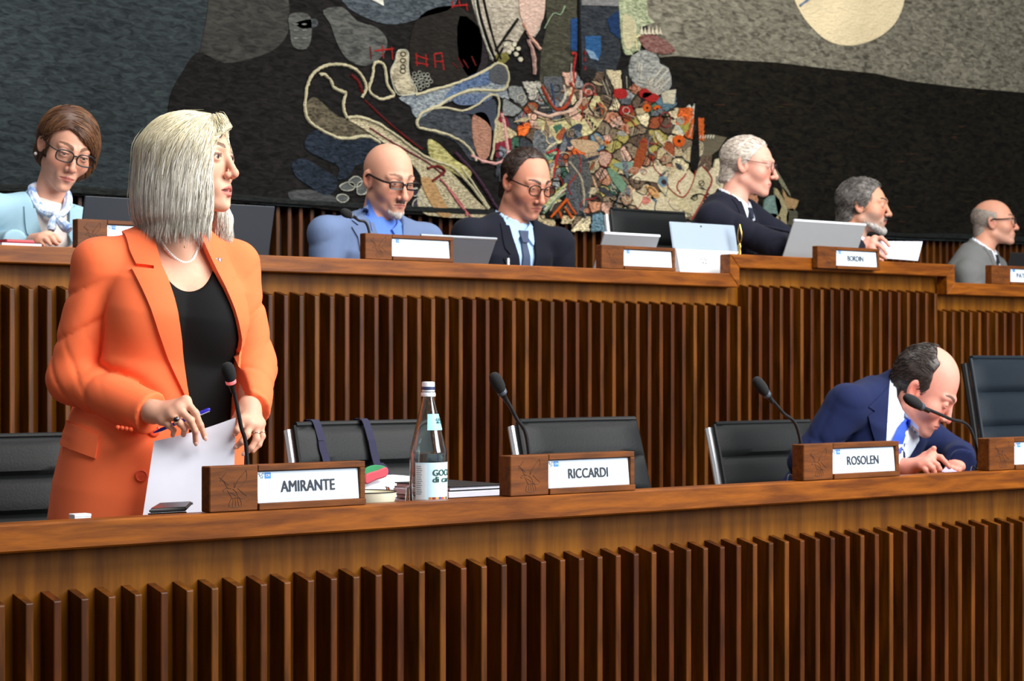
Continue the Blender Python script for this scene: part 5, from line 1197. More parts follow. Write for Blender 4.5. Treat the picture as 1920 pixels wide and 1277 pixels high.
# ------------------------------------------------------------------ torso, clothes, whole person
def unit(v): v = np.asarray(v, float); return v / (np.linalg.norm(v) + 1e-12)
class Torso:
    KEYS = [(-0.30, 0.185, 0.135, 0.0), (-0.10, 0.185, 0.130, 0.0), (0.10, 0.175, 0.125, 0.0), (0.38, 0.158, 0.115, 0.004), (0.62, 0.172, 0.125, 0.008), (0.80, 0.172, 0.115, 0.0), (0.92, 0.125, 0.085, -0.008), (1.0, 0.075, 0.066, -0.012), (1.06, 0.060, 0.058, -0.012)]
    def __init__(s, N, PV, yaw, bulk=1.0, deep=1.0, keys=None, bend=0.0):
        s.N = np.asarray(N); s.PV = np.asarray(PV); s.L = np.linalg.norm(s.N - s.PV); s.up = (s.N - s.PV) / s.L
        y = math.radians(yaw); f = A3(math.sin(y), -math.cos(y), 0); f = f - s.up * (f @ s.up); s.fr = unit(f)
        sd = np.cross(s.fr, s.up); s.sd = sd if sd @ A3(math.cos(y), math.sin(y), 0) > 0 else -sd
        k = np.array(keys or s.KEYS); s.k = k.copy(); s.k[:, 1] *= bulk; s.k[:, 2] *= bulk * deep
    def loc(s, p):
        q = p - s.PV; return np.stack([q @ s.sd, q @ s.fr, q @ s.up], 1)
    def w(s, x, y, z): return s.PV + s.sd * x + s.fr * y + s.up * z
    def loft(s, p, infl=0.0, t0=-0.3, t1=1.05, n=2.4):
        q = s.loc(p); t = q[:, 2] / s.L
        w, dp, yc = (np.interp(t, s.k[:, 0], s.k[:, i]) for i in (1, 2, 3))
        w = w + infl; dp = dp + infl; m = np.minimum(w, dp)
        d = (((np.abs(q[:, 0]) / w) ** n + (np.abs(q[:, 1] - yc) / dp) ** n) ** (1 / n) - 1) * m
        return smax(smax(d, (t - t1) * s.L, 0.02), (t0 - t) * s.L, 0.02)
def halfplane(q, x0, z0, x1, z1):                # signed distance in the front plane, negative to the right of the line going up
    dx, dz = x1 - x0, z1 - z0; l = math.hypot(dx, dz)
    return -((q[:, 0] - x0) * dz - (q[:, 2] - z0) * dx) / l
def poly2(x, z, poly):                          # signed distance to a polygon, negative inside
    x = np.asarray(x); z = np.asarray(z); d = np.full(x.shape, 1e9); c = np.zeros(x.shape, bool); n = len(poly)
    for i in range(n):
        (ax, az), (bx_, bz_) = poly[i], poly[i - 1]; ex, ez = bx_ - ax, bz_ - az; wx, wz = x - ax, z - az
        t = np.clip((wx * ex + wz * ez) / (ex * ex + ez * ez + 1e-12), 0, 1)
        d = np.minimum(d, (wx - ex * t) ** 2 + (wz - ez * t) ** 2)
        c ^= ((az > z) != (bz_ > z)) & (x < (bx_ - ax) * (z - az) / (bz_ - az + 1e-12) + ax)
    return np.sqrt(d) * np.where(c, -1, 1)
def pl(T, px, py, yf=0.12):                      # a sight line's hit on the torso's front plane -> (side, up) there
    v = A3((px - 960) / FPX, 1, (HZ - py) / FPX); o = A3(0, 0, EYE); t = (yf - (o - T.PV) @ T.fr) / (v @ T.fr); q = o + v * t - T.PV
    return (float(q @ T.sd), float(q @ T.up))
def patch(name, T, fn, poly, thick, mat, parent, step=0.012, lift=0.0, smooth=0, fold=None):
    """sheet of cloth lying on fn: outline in the torso's front plane, marched on to the surface"""
    from mathutils.geometry import delaunay_2d_cdt
    P = [Vector((float(a), float(b))) for a, b in (spline(poly, smooth, True) if smooth else poly)]
    dense = []
    for i in range(len(P)):
        a, b = P[i], P[(i + 1) % len(P)]; m = max(1, int((b - a).length / step))
        dense += [a + (b - a) * (j / m) for j in range(m)]
    xs = [p.x for p in dense]; zs = [p.y for p in dense]; pts = list(dense); pl = [(p.x, p.y) for p in dense]
    x = min(xs) + step / 2
    while x < max(xs):
        z = min(zs) + step / 2
        while z < max(zs):
            if inside(x, z, pl) and min((x - u) ** 2 + (z - v) ** 2 for u, v in pl) > (step * 0.45) ** 2: pts.append(Vector((x, z)))
            z += step
        x += step
    nb = len(dense)
    vs, _, fs, _, _, _ = delaunay_2d_cdt(pts, [], [list(range(nb))], 1, 1e-5)
    x = np.array([v.x for v in vs]); z = np.array([v.y for v in vs])
    p = T.PV + x[:, None] * T.sd + z[:, None] * T.up + T.fr * 0.35
    for _ in range(60):
        d = fn(p); p = p - T.fr * np.clip(d, -0.02, 0.05)[:, None] * 0.7
        back_ = np.minimum((p - T.PV) @ T.fr, 0); p = p - back_[:, None] * T.fr     # never past the side seams
    for _ in range(8): p = p - grad(fn, p, 0.004) * np.where(np.abs(fn(p)) > 0.002, fn(p), 0)[:, None]
    g = grad(fn, p, 0.004); n = len(p)
    lf = lift + (0 if fold is None else fold(x, z))
    top = p + g * (np.asarray(lf + thick).reshape(-1, 1) if np.ndim(lf) else (lf + thick)); bot = p + g * (np.asarray(lf - 0.004).reshape(-1, 1) if np.ndim(lf) else (lf - 0.004))
    F = [tuple(f) for f in fs]; cnt = {}
    for f in F:
        for i in range(3):
            e = (f[i], f[(i + 1) % 3]); cnt[tuple(sorted(e))] = cnt.get(tuple(sorted(e)), 0) + 1
    fl = list(F) + [tuple(i + n for i in f[::-1]) for f in F]
    for f in F:
        for i in range(3):
            e = (f[i], f[(i + 1) % 3])
            if cnt[tuple(sorted(e))] == 1: fl.append((e[1], e[0], e[0] + n, e[1] + n))
    W = cw(np.concatenate([top, bot]))
    o = mesh_of(name, [tuple(v) for v in W], fl, mat, True, 0, True, parent)
    m = o.modifiers.new('es', 'EDGE_SPLIT'); m.split_angle = math.radians(50)
    return o
def vpatch(name, fn, poly, d0, thick, mat, parent, step=5.0, lift=0.002, smooth=0, bump=None):
    """sheet of cloth lying on fn; its outline is given as it is seen, and marched to the surface it lies on"""
    from mathutils.geometry import delaunay_2d_cdt
    P = [Vector((float(a), float(b))) for a, b in (spline(poly, smooth, True) if smooth else poly)]; dense = []
    for i in range(len(P)):
        a, b = P[i], P[(i + 1) % len(P)]; m = max(1, int((b - a).length / step)); dense += [a + (b - a) * (j_ / m) for j_ in range(m)]
    pts = list(dense); pl_ = [(p.x, p.y) for p in dense]; x = min(p.x for p in dense) + step / 2
    while x < max(p.x for p in dense):
        z = min(p.y for p in dense) + step / 2
        while z < max(p.y for p in dense):
            if inside(x, z, pl_) and min((x - u) ** 2 + (z - v) ** 2 for u, v in pl_) > (step * 0.45) ** 2: pts.append(Vector((x, z)))
            z += step
        x += step
    vs, _, fs, _, _, _ = delaunay_2d_cdt(pts, [], [list(range(len(dense)))], 1, 1e-5)
    ray = np.array([((v.x - 960) / FPX, 1.0, (HZ - v.y) / FPX) for v in vs]); n = len(vs); t = np.full(n, d0 - 0.45)
    for _ in range(70):
        p = ray * t[:, None] + A3(0, 0, EYE); t = np.minimum(t + np.clip(fn(p), -0.02, 0.05) * 0.7, d0 + 0.25)
    miss = t > d0 + 0.24
    if miss.any() and not miss.all(): t[miss] = np.median(t[~miss])
    lf = lift if bump is None else lift + np.array([bump(v.x, v.y) for v in vs])
    rl = ray / np.linalg.norm(ray, axis=1)[:, None]; p = ray * t[:, None] + A3(0, 0, EYE)
    top = p - rl * np.broadcast_to(lf + thick, (n,))[:, None]; bot = p + rl * 0.004
    F = [tuple(f) for f in fs]; cnt = {}
    for f in F:
        for i in range(3): e = tuple(sorted((f[i], f[(i + 1) % 3]))); cnt[e] = cnt.get(e, 0) + 1
    fl = list(F) + [tuple(i + n for i in f[::-1]) for f in F]
    for f in F:
        for i in range(3):
            e = (f[i], f[(i + 1) % 3])
            if cnt[tuple(sorted(e))] == 1: fl.append((e[1], e[0], e[0] + n, e[1] + n))
    W = cw(np.concatenate([top, bot])); o = mesh_of(name, [tuple(v) for v in W], fl, mat, True, 0, True, parent)
    m = o.modifiers.new('es', 'EDGE_SPLIT'); m.split_angle = math.radians(50)
    return o
def cloth(name, c, rough=0.85, var=0.05, bump=0.25, bscale=900, sheen=0.03, scale=8):
    return plain(name, c, rough, 0, var, scale, bump, bscale, 0.2, 0, sheen, bdist=0.001)
def ring_fn(N, up, r, z0, z1, th, fr=None, gap=None, tilt=0.0, sd=None, flare=0.0):
    """upright band round the neck; gap = half-angle left open at the front"""
    def f(p):
        q = p - N; z = q @ up; R_ = q - z[:, None] * up; rad = np.sqrt((R_ ** 2).sum(1)); zz = z
        if fr is not None: zz = z + tilt * (R_ @ fr)
        d = np.abs(rad - (r + flare * (z1 - zz))) - th
        d = smax(smax(d, zz - z1, 0.004), z0 - zz, 0.004)
        if gap is not None:
            ang = np.arctan2(R_ @ sd, R_ @ fr); d = np.maximum(d, (gap - np.abs(ang)) * r)
        return d
    return f
class Person:
    def __init__(s, label, base, name='person'):
        s.root = thing(name, label, 'person', cwp(base) if not isinstance(base, Vector) else base)
def dress(P, T, H, SH, EL, WR, mats, floor, vee=None, sleeve=(0.066, 0.056, 0.043), infl=0.014, hem=-0.12, res=0.008, wr=0.004, hands=(), skin=(214, 160, 132), headres=0.0024, colour={}, neck_r=(0.054, 0.058), seated=True, neck_top=None, shirt_v=True, pad=0.0, extra_skin=None, seed=0, front_cut=None, leg_dir=None, crease=0.007, chest=None, collar=0.064, collar_h=0.028, open_poly=None, arm_k=0.004, shirt_t0=0.2, groove=0.012, fold=1.0):
    """body in one skin mesh, jacket, shirt, trousers, shoes as children of the person"""
    root = P.root; N, PV = T.N, T.PV
    # ---- jacket
    def jacket_base(p):
        d = T.loft(p, infl, hem, 1.02)
        for i in (0, 1):
            inner = N + (SH[i] - N) * 0.22 - T.up * 0.008
            d = smin(d, rcone(p, inner, SH[i] - T.up * 0.006 + (SH[i] - N) * 0.04, 0.052 + pad * 0.5, sleeve[0] * 0.80 + pad), 0.04)
        if chest is not None: d = chest(p, d)
        return d
    def arm(p, i):
        fd = unit(WR[i] - EL[i]); q = p + A3(0, 0, 1) * 0
        a = rcone(p, SH[i] - T.up * 0.012, EL[i], sleeve[0], sleeve[1]); b = rcone(p, EL[i], WR[i], sleeve[1], sleeve[2])
        b = smax(b, (p - WR[i]) @ fd, 0.003)
        d = smin(a, b, 0.02)
        # folds round the elbow and down the sleeve
        ua = unit(EL[i] - SH[i]); te = (p - EL[i]) @ ua; tf = (p - EL[i]) @ fd
        de = np.sqrt(((p - EL[i]) ** 2).sum(1))
        cr_ = lambda v: (1 - np.abs(np.sin(v))) ** 3
        sdw = (p - EL[i]) @ T.sd * 18
        d = d + crease * fold * np.exp(-(de / 0.085) ** 2) * cr_((te - tf) * 46 + 1.2 * wav(p, 16))
        d = d + 0.0065 * fold * cr_(te * 30 + sdw * 1.3 + 2.0 * wav(p, 9) + i) * np.clip(1.3 - np.abs(te + 0.14) / 0.12, 0, 1)
        d = d + 0.0055 * fold * cr_(tf * 32 - sdw * 0.7 + 2.0 * wav(p, 11) + i) * np.clip(1.2 - np.abs(tf - 0.12) / 0.10, 0, 1)
        return d
    nb = N - T.up * 0.035
    hb = H.w((0, -0.030, -0.055)); nu = unit(hb - nb)
    col_back = ring_fn(N - T.up * 0.012, unit(T.up * 0.8 + nu * 0.5), collar, -0.03, collar_h, 0.0055, T.fr, 0.75, 0.35, T.sd, 0.25)
    def jacket_whole(p):
        d = jacket_base(p)
        for i in (0, 1):
            a = arm(p, i); ds = np.sqrt(((p - SH[i]) ** 2).sum(1)); near = np.exp(-(ds / 0.11) ** 2)
            d = d + groove * np.exp(-(np.maximum(a, 0) / 0.016) ** 2) * (1 - near)       # cloth tucks in where the sleeve lies against it
            d = smin(d, a, arm_k + 0.045 * near)
        return d
    def jacket(p):
        d = jacket_whole(p)
        d = d + wr * wav(p, 17) + wr * 0.5 * wav(p + 3.1, 36)
        d = smin(d, col_back(p), 0.008)
        d = smax(d, -rcone(p, N - T.up * 0.05, hb, neck_r[1] + 0.003, neck_r[0] + 0.006), 0.006)
        if vee is not None:
            q = T.loc(p); (xb, zb_, wl, wr_, zt_) = vee
            c = np.maximum(np.maximum(halfplane(q, xb, zb_, -wl, zt_), -halfplane(q, xb, zb_, wr_, zt_)), -q[:, 1])
            d = smax(d, -c, 0.004)
        if open_poly is not None:
            q = T.loc(p); d = smax(d, -np.maximum(poly2(q[:, 0], q[:, 2], open_poly), -q[:, 1]), 0.004)
        return d
    pts = np.array([N, PV, T.w(0, 0, hem * T.L)] + list(SH) + list(EL) + list(WR))
    lo, hi = pts.min(0) - 0.24, pts.max(0) + 0.24
    lo[2] = min(T.w(0, 0, hem * T.L)[2], WR[0][2] - 0.08, WR[1][2] - 0.08, EL[0][2] - 0.09, EL[1][2] - 0.09) - 0.05; hi[2] = N[2] + 0.12
    surf('jacket', jacket, lo, hi, res, mats['jacket'], root)
    # ---- shirt or top
    def shirt(p):
        d = T.loft(p, 0.002, shirt_t0, 1.0)
        d = smin(d, rcone(p, N - T.up * 0.06, N - T.up * 0.02, 0.07, 0.06), 0.03)
        if chest is not None: d = chest(p, d)
        return d
    sh_top = mats.get('shirt_cut')
    if 'shirt' in mats:
        sf = (lambda p: sh_top(p, shirt(p))) if sh_top else shirt
        if mats.get('collar', True):
            ring = ring_fn(N - T.up * 0.012 + nu * 0.004, nu, neck_r[0] + 0.0055, -0.03, 0.030, 0.0032, T.fr, 0.16, 0.28, T.sd, 0.10)
            sf2 = lambda p: smin(sf(p), ring(p), 0.004)
        else: sf2 = sf
        zl_ = T.L * min(0.25, shirt_t0 - 0.05); b = np.array([T.w(-0.2, -0.16, zl_), T.w(0.2, 0.16, T.L * 1.12), T.w(0.2, -0.16, T.L * 1.12), T.w(-0.2, 0.16, zl_), T.w(0.2, 0.16, zl_), T.w(-0.2, 0.16, T.L * 1.12)])
        surf('shirt', sf2, b.min(0), b.max(0), min(res, 0.0068), mats['shirt'], root)
    # ---- skin: head and neck, hands, and the body under the clothes, all one mesh
    def headneck(p):
        d = H.d(p); n = rcone(p, H.w((0, -0.028, -0.045)), nb, neck_r[0] * 0.97, neck_r[1])
        d = smin(d, n, 0.022)
        d = smin(d, rcone(p, nb, N - T.up * 0.07 + T.fr * 0.01, neck_r[1], 0.072), 0.03)
        if extra_skin: d = extra_skin(p, d)
        return d
    hp = np.array([H.C - 0.16 * H.s, H.C + 0.16 * H.s, N - 0.09, N + 0.09])
    hlo, hhi = hp.min(0), hp.max(0); hlo[2] = min(N[2] - (0.16 if extra_skin else 0.065), H.C[2] - 0.165 * H.s if H.C[2] < N[2] + 0.06 else 9)
    V, F = nets(headneck, hlo, hhi, headres); Cc = H.colour(V, skin, **colour)
    VV, FF, CC = [V], [F], [Cc]; off = len(V)
    for hf, a, b in hands:
        V, F = nets(hf, a, b, 0.0020 if headres < 0.0021 else 0.0028); VV.append(V); FF.append(F + off); off += len(V)
        c = np.tile(lin(skin), (len(V), 1)); m = np.clip(wav(V, 60) * 0.25 + 0.15, 0, 1)[:, None]; CC.append(c * (1 - m) + lin((skin[0], int(skin[1] * 0.82), int(skin[2] * 0.8))) * m)
    def inner(p):
        d = T.loft(p, -0.012, -0.1, 0.95)
        for i in (0, 1): d = smin(d, chain(p, [SH[i], EL[i], EL[i] + (WR[i] - EL[i]) * 0.93], [0.042, 0.036, 0.024], 0.02), 0.03)
        return d
    V, F = nets(inner, lo, hi, 0.02); VV.append(V); FF.append(F + off); CC.append(np.tile(lin(skin), (len(V), 1)))
    npmesh('body', np.concatenate(VV), np.concatenate(FF), M_SKIN, root, np.concatenate(CC))
    # ---- trousers and shoes
    fd = A3(*T.fr); fd[2] = 0; fd = unit(fd) if leg_dir is None else unit(leg_dir); sdv = A3(T.sd[0], T.sd[1], 0); sdv = unit(sdv)
    legs = []
    for sx in (-1, 1):
        hip = PV + sdv * sx * 0.085 - A3(0, 0, 0.02)
        if seated: knee = A3(*(hip + fd * 0.36 + sdv * sx * 0.03)[:2], floor + 0.53); ank = A3(*(knee + fd * 0.02)[:2], floor + 0.09)
        else: knee = A3(*(hip + fd * 0.02)[:2], floor + 0.47); ank = A3(*(hip - fd * 0.01)[:2], floor + 0.09)
        legs.append((hip, knee, ank))
    def trous(p):
        d = T.loft(p, 0.004, -0.18 if not seated else -0.14, 0.18 if seated else -0.02)
        for hip, knee, ank in legs: d = smin(d, chain(p, [hip, knee, ank], [0.088, 0.066, 0.05], 0.02), 0.02)
        return d
    lp = np.array([q for l in legs for q in l] + [PV]); a, b = lp.min(0) - 0.17, lp.max(0) + 0.17; b[2] = PV[2] + 0.15
    surf('trousers', trous, a, b, 0.02, mats.get('trousers', mats['jacket']), root)
    for hip, knee, ank in legs:
        def shoe(p, k=ank):
            d = smin(rcone(p, k + A3(0, 0, -0.045), k + fd * 0.16 + A3(0, 0, -0.058), 0.042, 0.034), rcone(p, k + A3(0, 0, 0.02), k + A3(0, 0, -0.03), 0.042, 0.04), 0.03)
            return smax(d, (floor + 0.002) - p[:, 2], 0.004)
        q = np.array([ank, ank + fd * 0.16]); surf('shoe', shoe, q.min(0) - A3(0.06, 0.06, 0.11), q.max(0) + A3(0.06, 0.06, 0.09), 0.016, plain('shoe_leather', (20, 19, 19), 0.3), root)
    return dict(jacket=jacket_whole, cut=jacket, skin=headneck, all=lambda p: np.minimum(np.minimum(jacket(p), shirt(p)), headneck(p)), shirt=shirt, T=T, H=H, nu=nu, root=root)
def sit(label, N, yaw, floor, back=0.14, drop=None):
    fr = A3(math.sin(math.radians(yaw)), -math.cos(math.radians(yaw)), 0)
    pv = N - fr * back; pv[2] = floor + 0.578
    return pv
def lapels(b, mat, zt, zb, xb, wn, width=0.055, notch=0.72, sides=(-1, 1), infl=0.0, inner=0.0):
    """notched lapels: from the side of the neck down to the button"""
    T, fn, root = b['T'], b['jacket'], b['root']
    for s in sides:
        zn = zb + (zt - zb) * notch
        xi = lambda z: xb + (s * wn - xb) * (z - zb) / (zt - zb)
        low = [(xi(zt) - s * 0.004, zt), (xi(zn) - s * 0.004, zn), (xb - s * 0.004, zb), (xi(zn - 0.02) + s * width * 1.05, zn - 0.012), (xi(zn) + s * width * 0.55, zn + 0.004), (xi(zn) + s * width * 0.80, zn + 0.022), (xi(zt) + s * 0.030, zt + 0.004)]
        patch('lapel', T, fn, low, 0.004, mat, root, 0.011, 0.001)
def necktie(b, mat, zt, zb, w=0.036, knot=0.020):
    T, fn, root = b['T'], b['shirt'], b['root']
    patch('tie', T, fn, [(-knot * 0.55, zt - 0.035), (knot * 0.55, zt - 0.035), (w, zb), (-w, zb)], 0.006, mat, root, 0.012, 0.004)
    patch('tie_knot', T, fn, [(-knot, zt), (knot, zt), (knot * 0.62, zt - 0.042), (-knot * 0.62, zt - 0.042)], 0.014, mat, root, 0.008, 0.004)
def collar_wings(b, mat, zt, drop=0.055, w=0.05, x=0.012):
    T, fn, root = b['T'], b['shirt'], b['root']
    for s in (-1, 1):
        patch('collar_wing', T, fn, [(s * x * 0.3, zt - 0.012), (s * w, zt + 0.018), (s * (w + 0.012), zt - 0.012), (s * w * 0.75, zt - drop)], 0.004, mat, root, 0.009, 0.007)
# ------------------------------------------------------------------ the standing woman in orange
D1 = zc(320, YF + 0.56)
OR = cloth('orange_suiting', (255, 116, 68), 0.75, 0.03, 0.2, 1200, 0.05)
BLACKTOP = cloth('black_jersey', (8, 8, 9), 0.8, 0.05, 0.2, 900, 0.0)
j = lambda x, y, dd=0.0: J(x, y, D1 + dd)
P1 = Person('woman standing in an orange blazer, holding white paper and a blue pen', j(285, HZ, 0.0) * A3(1, 1, 0))
N1 = j(338, 452, 0.03); PV1 = j(292, 815, 0.03)
T1 = Torso(N1, PV1, 24, 1.0, 1.0, keys=[(-0.55, 0.205, 0.150, 0.0), (-0.30, 0.203, 0.148, 0.0), (-0.05, 0.192, 0.138, 0.0), (0.12, 0.180, 0.128, 0.0), (0.38, 0.160, 0.118, 0.004), (0.62, 0.165, 0.122, 0.012), (0.78, 0.165, 0.108, 0.006), (0.90, 0.130, 0.082, -0.004), (1.0, 0.072, 0.062, -0.010), (1.06, 0.056, 0.054, -0.012)])
H1 = Head(j(361, 299, -0.01), 68, -1, 0, 1.03, nose=0.002, noselen=0.0, crz=0.074, crc=0.020, mouth=0.0066, eye=0.0054, nw=0.98, brow=0.7, cheek=1.0, jaw=-0.001, lips=1.1, ear=0.9, chin=0.003)
SH1 = [j(186, 487, -0.055), j(440, 490, 0.085)]
EL1 = [j(134, 712, -0.06), j(474, 688, 0.05)]
WR1 = [j(284, 776, -0.17), j(466, 770, -0.10)]
Lz = T1.L
def bust(p, d):
    q = T1.loc(p); a = q.copy(); a[:, 0] = np.abs(a[:, 0])
    return smin(d, ell(a, A3(0.075, 0.092, Lz * 0.60), (0.066, 0.050, 0.070)), 0.05)
# hands
dh = -0.215
h = lambda x, y, dd=0.0: J(x, y, D1 + dh + dd)
f1 = [[h(348, 752, 0.0), h(366, 774, -0.012), h(376, 797, -0.006), h(384, 820, 0.004)],
      [h(335, 766, -0.010), h(357, 788, -0.020), h(366, 808, -0.012), h(367, 829, 0.002)],
      [h(321, 776, -0.012), h(338, 794, -0.020), h(346, 804, -0.010), h(344, 815, 0.010)],
      [h(304, 788, -0.006), h(318, 799, -0.012), h(326, 807, -0.002), h(324, 816, 0.012)]]
t1 = [h(318, 762, 0.022), h(340, 786, 0.030), h(358, 800, 0.022)]
hf1 = hand_fn(h(286, 772, 0.02), f1, t1, 0.92, WR1[0] + (EL1[0] - WR1[0]) * 0.12)
g = lambda x, y, dd=0.0: J(x, y, D1 - 0.155 + dd)
f2 = [[g(455, 790, -0.02), g(449, 800, -0.034), g(445, 806, -0.040), g(441, 813, -0.034)],
      [g(468, 795, -0.020), g(463, 815, -0.036), g(454, 828, -0.040), g(444, 837, -0.034)],
      [g(480, 798, -0.010), g(481, 823, -0.022), g(471, 840, -0.028), g(459, 850, -0.026)],
      [g(488, 794, 0.008), g(492, 818, -0.002), g(486, 834, -0.008), g(474, 846, -0.012)]]
t2 = [g(452, 776, 0.004), g(443, 786, 0.008), g(438, 796, 0.006)]
hf2 = hand_fn(g(467, 766, 0.02), f2, t2, 0.92, WR1[1] + (EL1[1] - WR1[1]) * 0.12)
mats1 = dict(jacket=OR, shirt=BLACKTOP, collar=False, trousers=OR)
# scoop neckline of the black top
def scoop(p, d):
    q = T1.loc(p)
    return smax(d, -(np.sqrt((q[:, 0] / 0.078) ** 2 + ((q[:, 2] - Lz * 1.02) / 0.125) ** 2) - 1) * 0.08 - np.where(q[:, 1] > 0, 0, 1), 0.004)
mats1['shirt_cut'] = scoop
def chestskin(p, d):
    c = T1.loft(p, -0.003, 0.62, 0.99); c = bust(p, c) + 0.003
    q = T1.loc(p); lim = np.sqrt((q[:, 0] / 0.105) ** 2 + ((q[:, 2] - Lz * 1.0) / 0.17) ** 2) - 1
    return smin(d, smax(c, lim * 0.1, 0.01), 0.02)
OPENL = [(298, 420), (306, 500), (320, 560), (335, 640), (345, 720), (350, 800), (352, 1010)]
OPENR = [(437, 1010), (438, 800), (448, 700), (447, 635), (432, 580), (412, 520), (392, 460), (380, 425)]
OP1 = [pl(T1, x, y) for x, y in OPENL + OPENR] + [(0.06, Lz * 1.2), (-0.06, Lz * 1.2)]
b1 = dress(P1, T1, H1, SH1, EL1, WR1, mats1, 0.0, open_poly=OP1, sleeve=(0.055, 0.054, 0.050), infl=0.016, hem=-0.52, res=0.0050, wr=0.0018, fold=1.15, groove=0.011, shirt_t0=-0.4, hands=[hf1, hf2], skin=(216, 164, 138), headres=0.0019,
           colour=dict(lips=(190, 96, 90), brow=(100, 76, 58), blush=0.45, browh=0.0015, lash=(58, 42, 38)), neck_r=(0.046, 0.048), seated=False, pad=0.004, extra_skin=chestskin, crease=0.006, chest=bust, collar=0.060, collar_h=0.02)
eyes(H1, P1.root, (84, 60, 44), (-0.05, 0.03))
# lapels: broad, notched; outline in the torso's own front plane
LS = Lz
LL = [(298, 420), (306, 500), (320, 560), (335, 640), (345, 720), (350, 752), (340, 738), (318, 690), (290, 620), (268, 555), (252, 505), (272, 507), (290, 508), (291, 502), (262, 498), (253, 470), (250, 418), (262, 408)]
LR = [(380, 425), (392, 460), (412, 520), (432, 580), (447, 635), (448, 690), (458, 660), (463, 620), (460, 570), (450, 528), (438, 532), (437, 526), (447, 518), (436, 480), (412, 436), (396, 418)]
for PP in (LL, LR): patch('lapel', T1, b1['jacket'], [pl(T1, x, y) for x, y in PP], 0.006, OR, P1.root, 0.010, 0.002)
# pocket flaps, buttons
patch('pocket_flap', T1, b1['jacket'], [pl(T1, x, y) for x, y in ((133, 792), (188, 818), (180, 860), (118, 838))], 0.005, OR, P1.root, 0.010, 0.001)
patch('breast_pocket', T1, b1['jacket'], [pl(T1, x, y) for x, y in ((446, 582), (470, 572), (472, 590), (450, 601))], 0.004, OR, P1.root, 0.009, 0.001)
def button(fn, T, x, z, r, mat, root):
    p = T.w(x, 0.3, z)[None]
    for _ in range(60): p = p - T.fr * fn(p)[:, None] * 0.7
    g_ = grad(fn, p)[0]; a = cwp(p[0]); n_ = (cwp(p[0] + g_) - a).normalized()
    bo = build(MB().lathe(a, [(r * 0.9, 0), (r, 0.002), (r, 0.004), (r * 0.8, 0.0052), (r * 0.72, 0.0040), (r * 0.1, 0.0040)], 20, n_), 'button', mat, root, smooth=True)
    build(MB().lathe(a, [(r * 0.16, 0.0040), (r * 0.16, 0.0046)], 8, n_), 'button_thread', mat, bo)
ORB = plain('orange_button', (226, 84, 44), 0.4)
button(b1['jacket'], T1, -0.060, -LS * 0.19, 0.0145, ORB, P1.root)
button(b1['jacket'], T1, -0.040, LS * 0.035, 0.0135, ORB, P1.root)
for k in range(4):                               # cuff buttons
    c = J(221 + k * 8, 802 + k * 1.2, D1 - 0.20)
    build(MB().ball(cwp(c), 0.006, 12, 8), 'cuff_button', ORB, P1.root, smooth=True)
# pearl necklace, pendant, brooch
PEARL = plain('pearl', (236, 230, 222), 0.2, var=0.02)
nk = bpy.data.objects.new('necklace', None); COL.objects.link(nk); nk.parent = P1.root; nk['label'] = 'string of white pearls round the neck'
skinf = lambda p: chestskin(p, rcone(p, H1.w((0, -0.028, -0.045)), N1 - T1.up * 0.035, 0.0446, 0.048))
px_ = spline([(297, 436), (304, 456), (315, 472), (330, 486), (345, 493), (358, 489), (367, 476), (373, 458), (376, 448)], 12)
tot = [0]
for a_, b_ in zip(px_[:-1], px_[1:]): tot.append(tot[-1] + math.hypot(*(b_ - a_)))
npearl = 36
for k in range(npearl):
    t_ = tot[-1] * k / (npearl - 1); x_ = np.interp(t_, tot, [q[0] for q in px_]); y_ = np.interp(t_, tot, [q[1] for q in px_])
    dd = -0.35; e = J(x_, y_, D1 + dd)
    for _ in range(60):
        dist = float(skinf(e[None])[0]); dd = min(dd + max(dist, -0.01) * 0.7, 0.05); e = J(x_, y_, D1 + dd)
    r_ = 0.0030 + 0.0016 * math.sin(math.pi * k / (npearl - 1))
    build(MB().ball(cwp(J(x_, y_, D1 + dd - r_ * 0.7)), r_, 12, 8), 'pearl', PEARL, nk, smooth=True)
def on_surface(fn, x_, y_, d0):
    dd = -0.35
    for _ in range(80): dd = min(dd + max(float(fn(J(x_, y_, d0 + dd)[None])[0]), -0.01) * 0.7, 0.1)
    return J(x_, y_, d0 + dd)
build(MB().ball(cwp(on_surface(skinf, 346, 464, D1)), 0.0035, 12, 8), 'pendant', M_BRASS, P1.root, smooth=True)
e = cwp(on_surface(b1['jacket'], 412, 490, D1) - A3(0, 0.008, 0)); mb = MB().ball(e, (0.006, 0.004, 0.008), 12, 8); mb.tube([e + Vector((-0.008, 0, 0.006)), e, e + Vector((0.003, 0, -0.01))], 0.0015, 6)
build(mb, 'brooch', plain('brooch_silver', (150, 140, 170), 0.3, 0.8), P1.root, smooth=True)
# rings
SIL = plain('ring_silver', (214, 206, 190), 0.2, 1.0)
def finger_ring(a, b_, t, r, stone=None, nm='ring'):
    c = a + (b_ - a) * t; ax = (cwp(b_) - cwp(a)).normalized(); cwv = cwp(c); u = ax.orthogonal().normalized(); v = ax.cross(u)
    o_ = build(MB().tube([cwv + (u * math.cos(q_ * math.pi / 10) + v * math.sin(q_ * math.pi / 10)) * r for q_ in range(20)], 0.0013, 6, True), nm, SIL, P1.root, smooth=True)
    if stone:
        top_ = cwp(c + A3(-0.001, -r - 0.001, 0.003)); build(MB().ball(top_, 0.0075, 14, 10), 'stone_setting', SIL, o_, smooth=True); build(MB().ball(top_ - Vector((0.6, 0.7, 0)).normalized() * 0.004, 0.0058, 14, 10), 'black_stone', plain('onyx', (16, 18, 22), 0.1), o_, smooth=True)
finger_ring(f1[2][0], f1[2][1], 0.72, 0.0092, True)
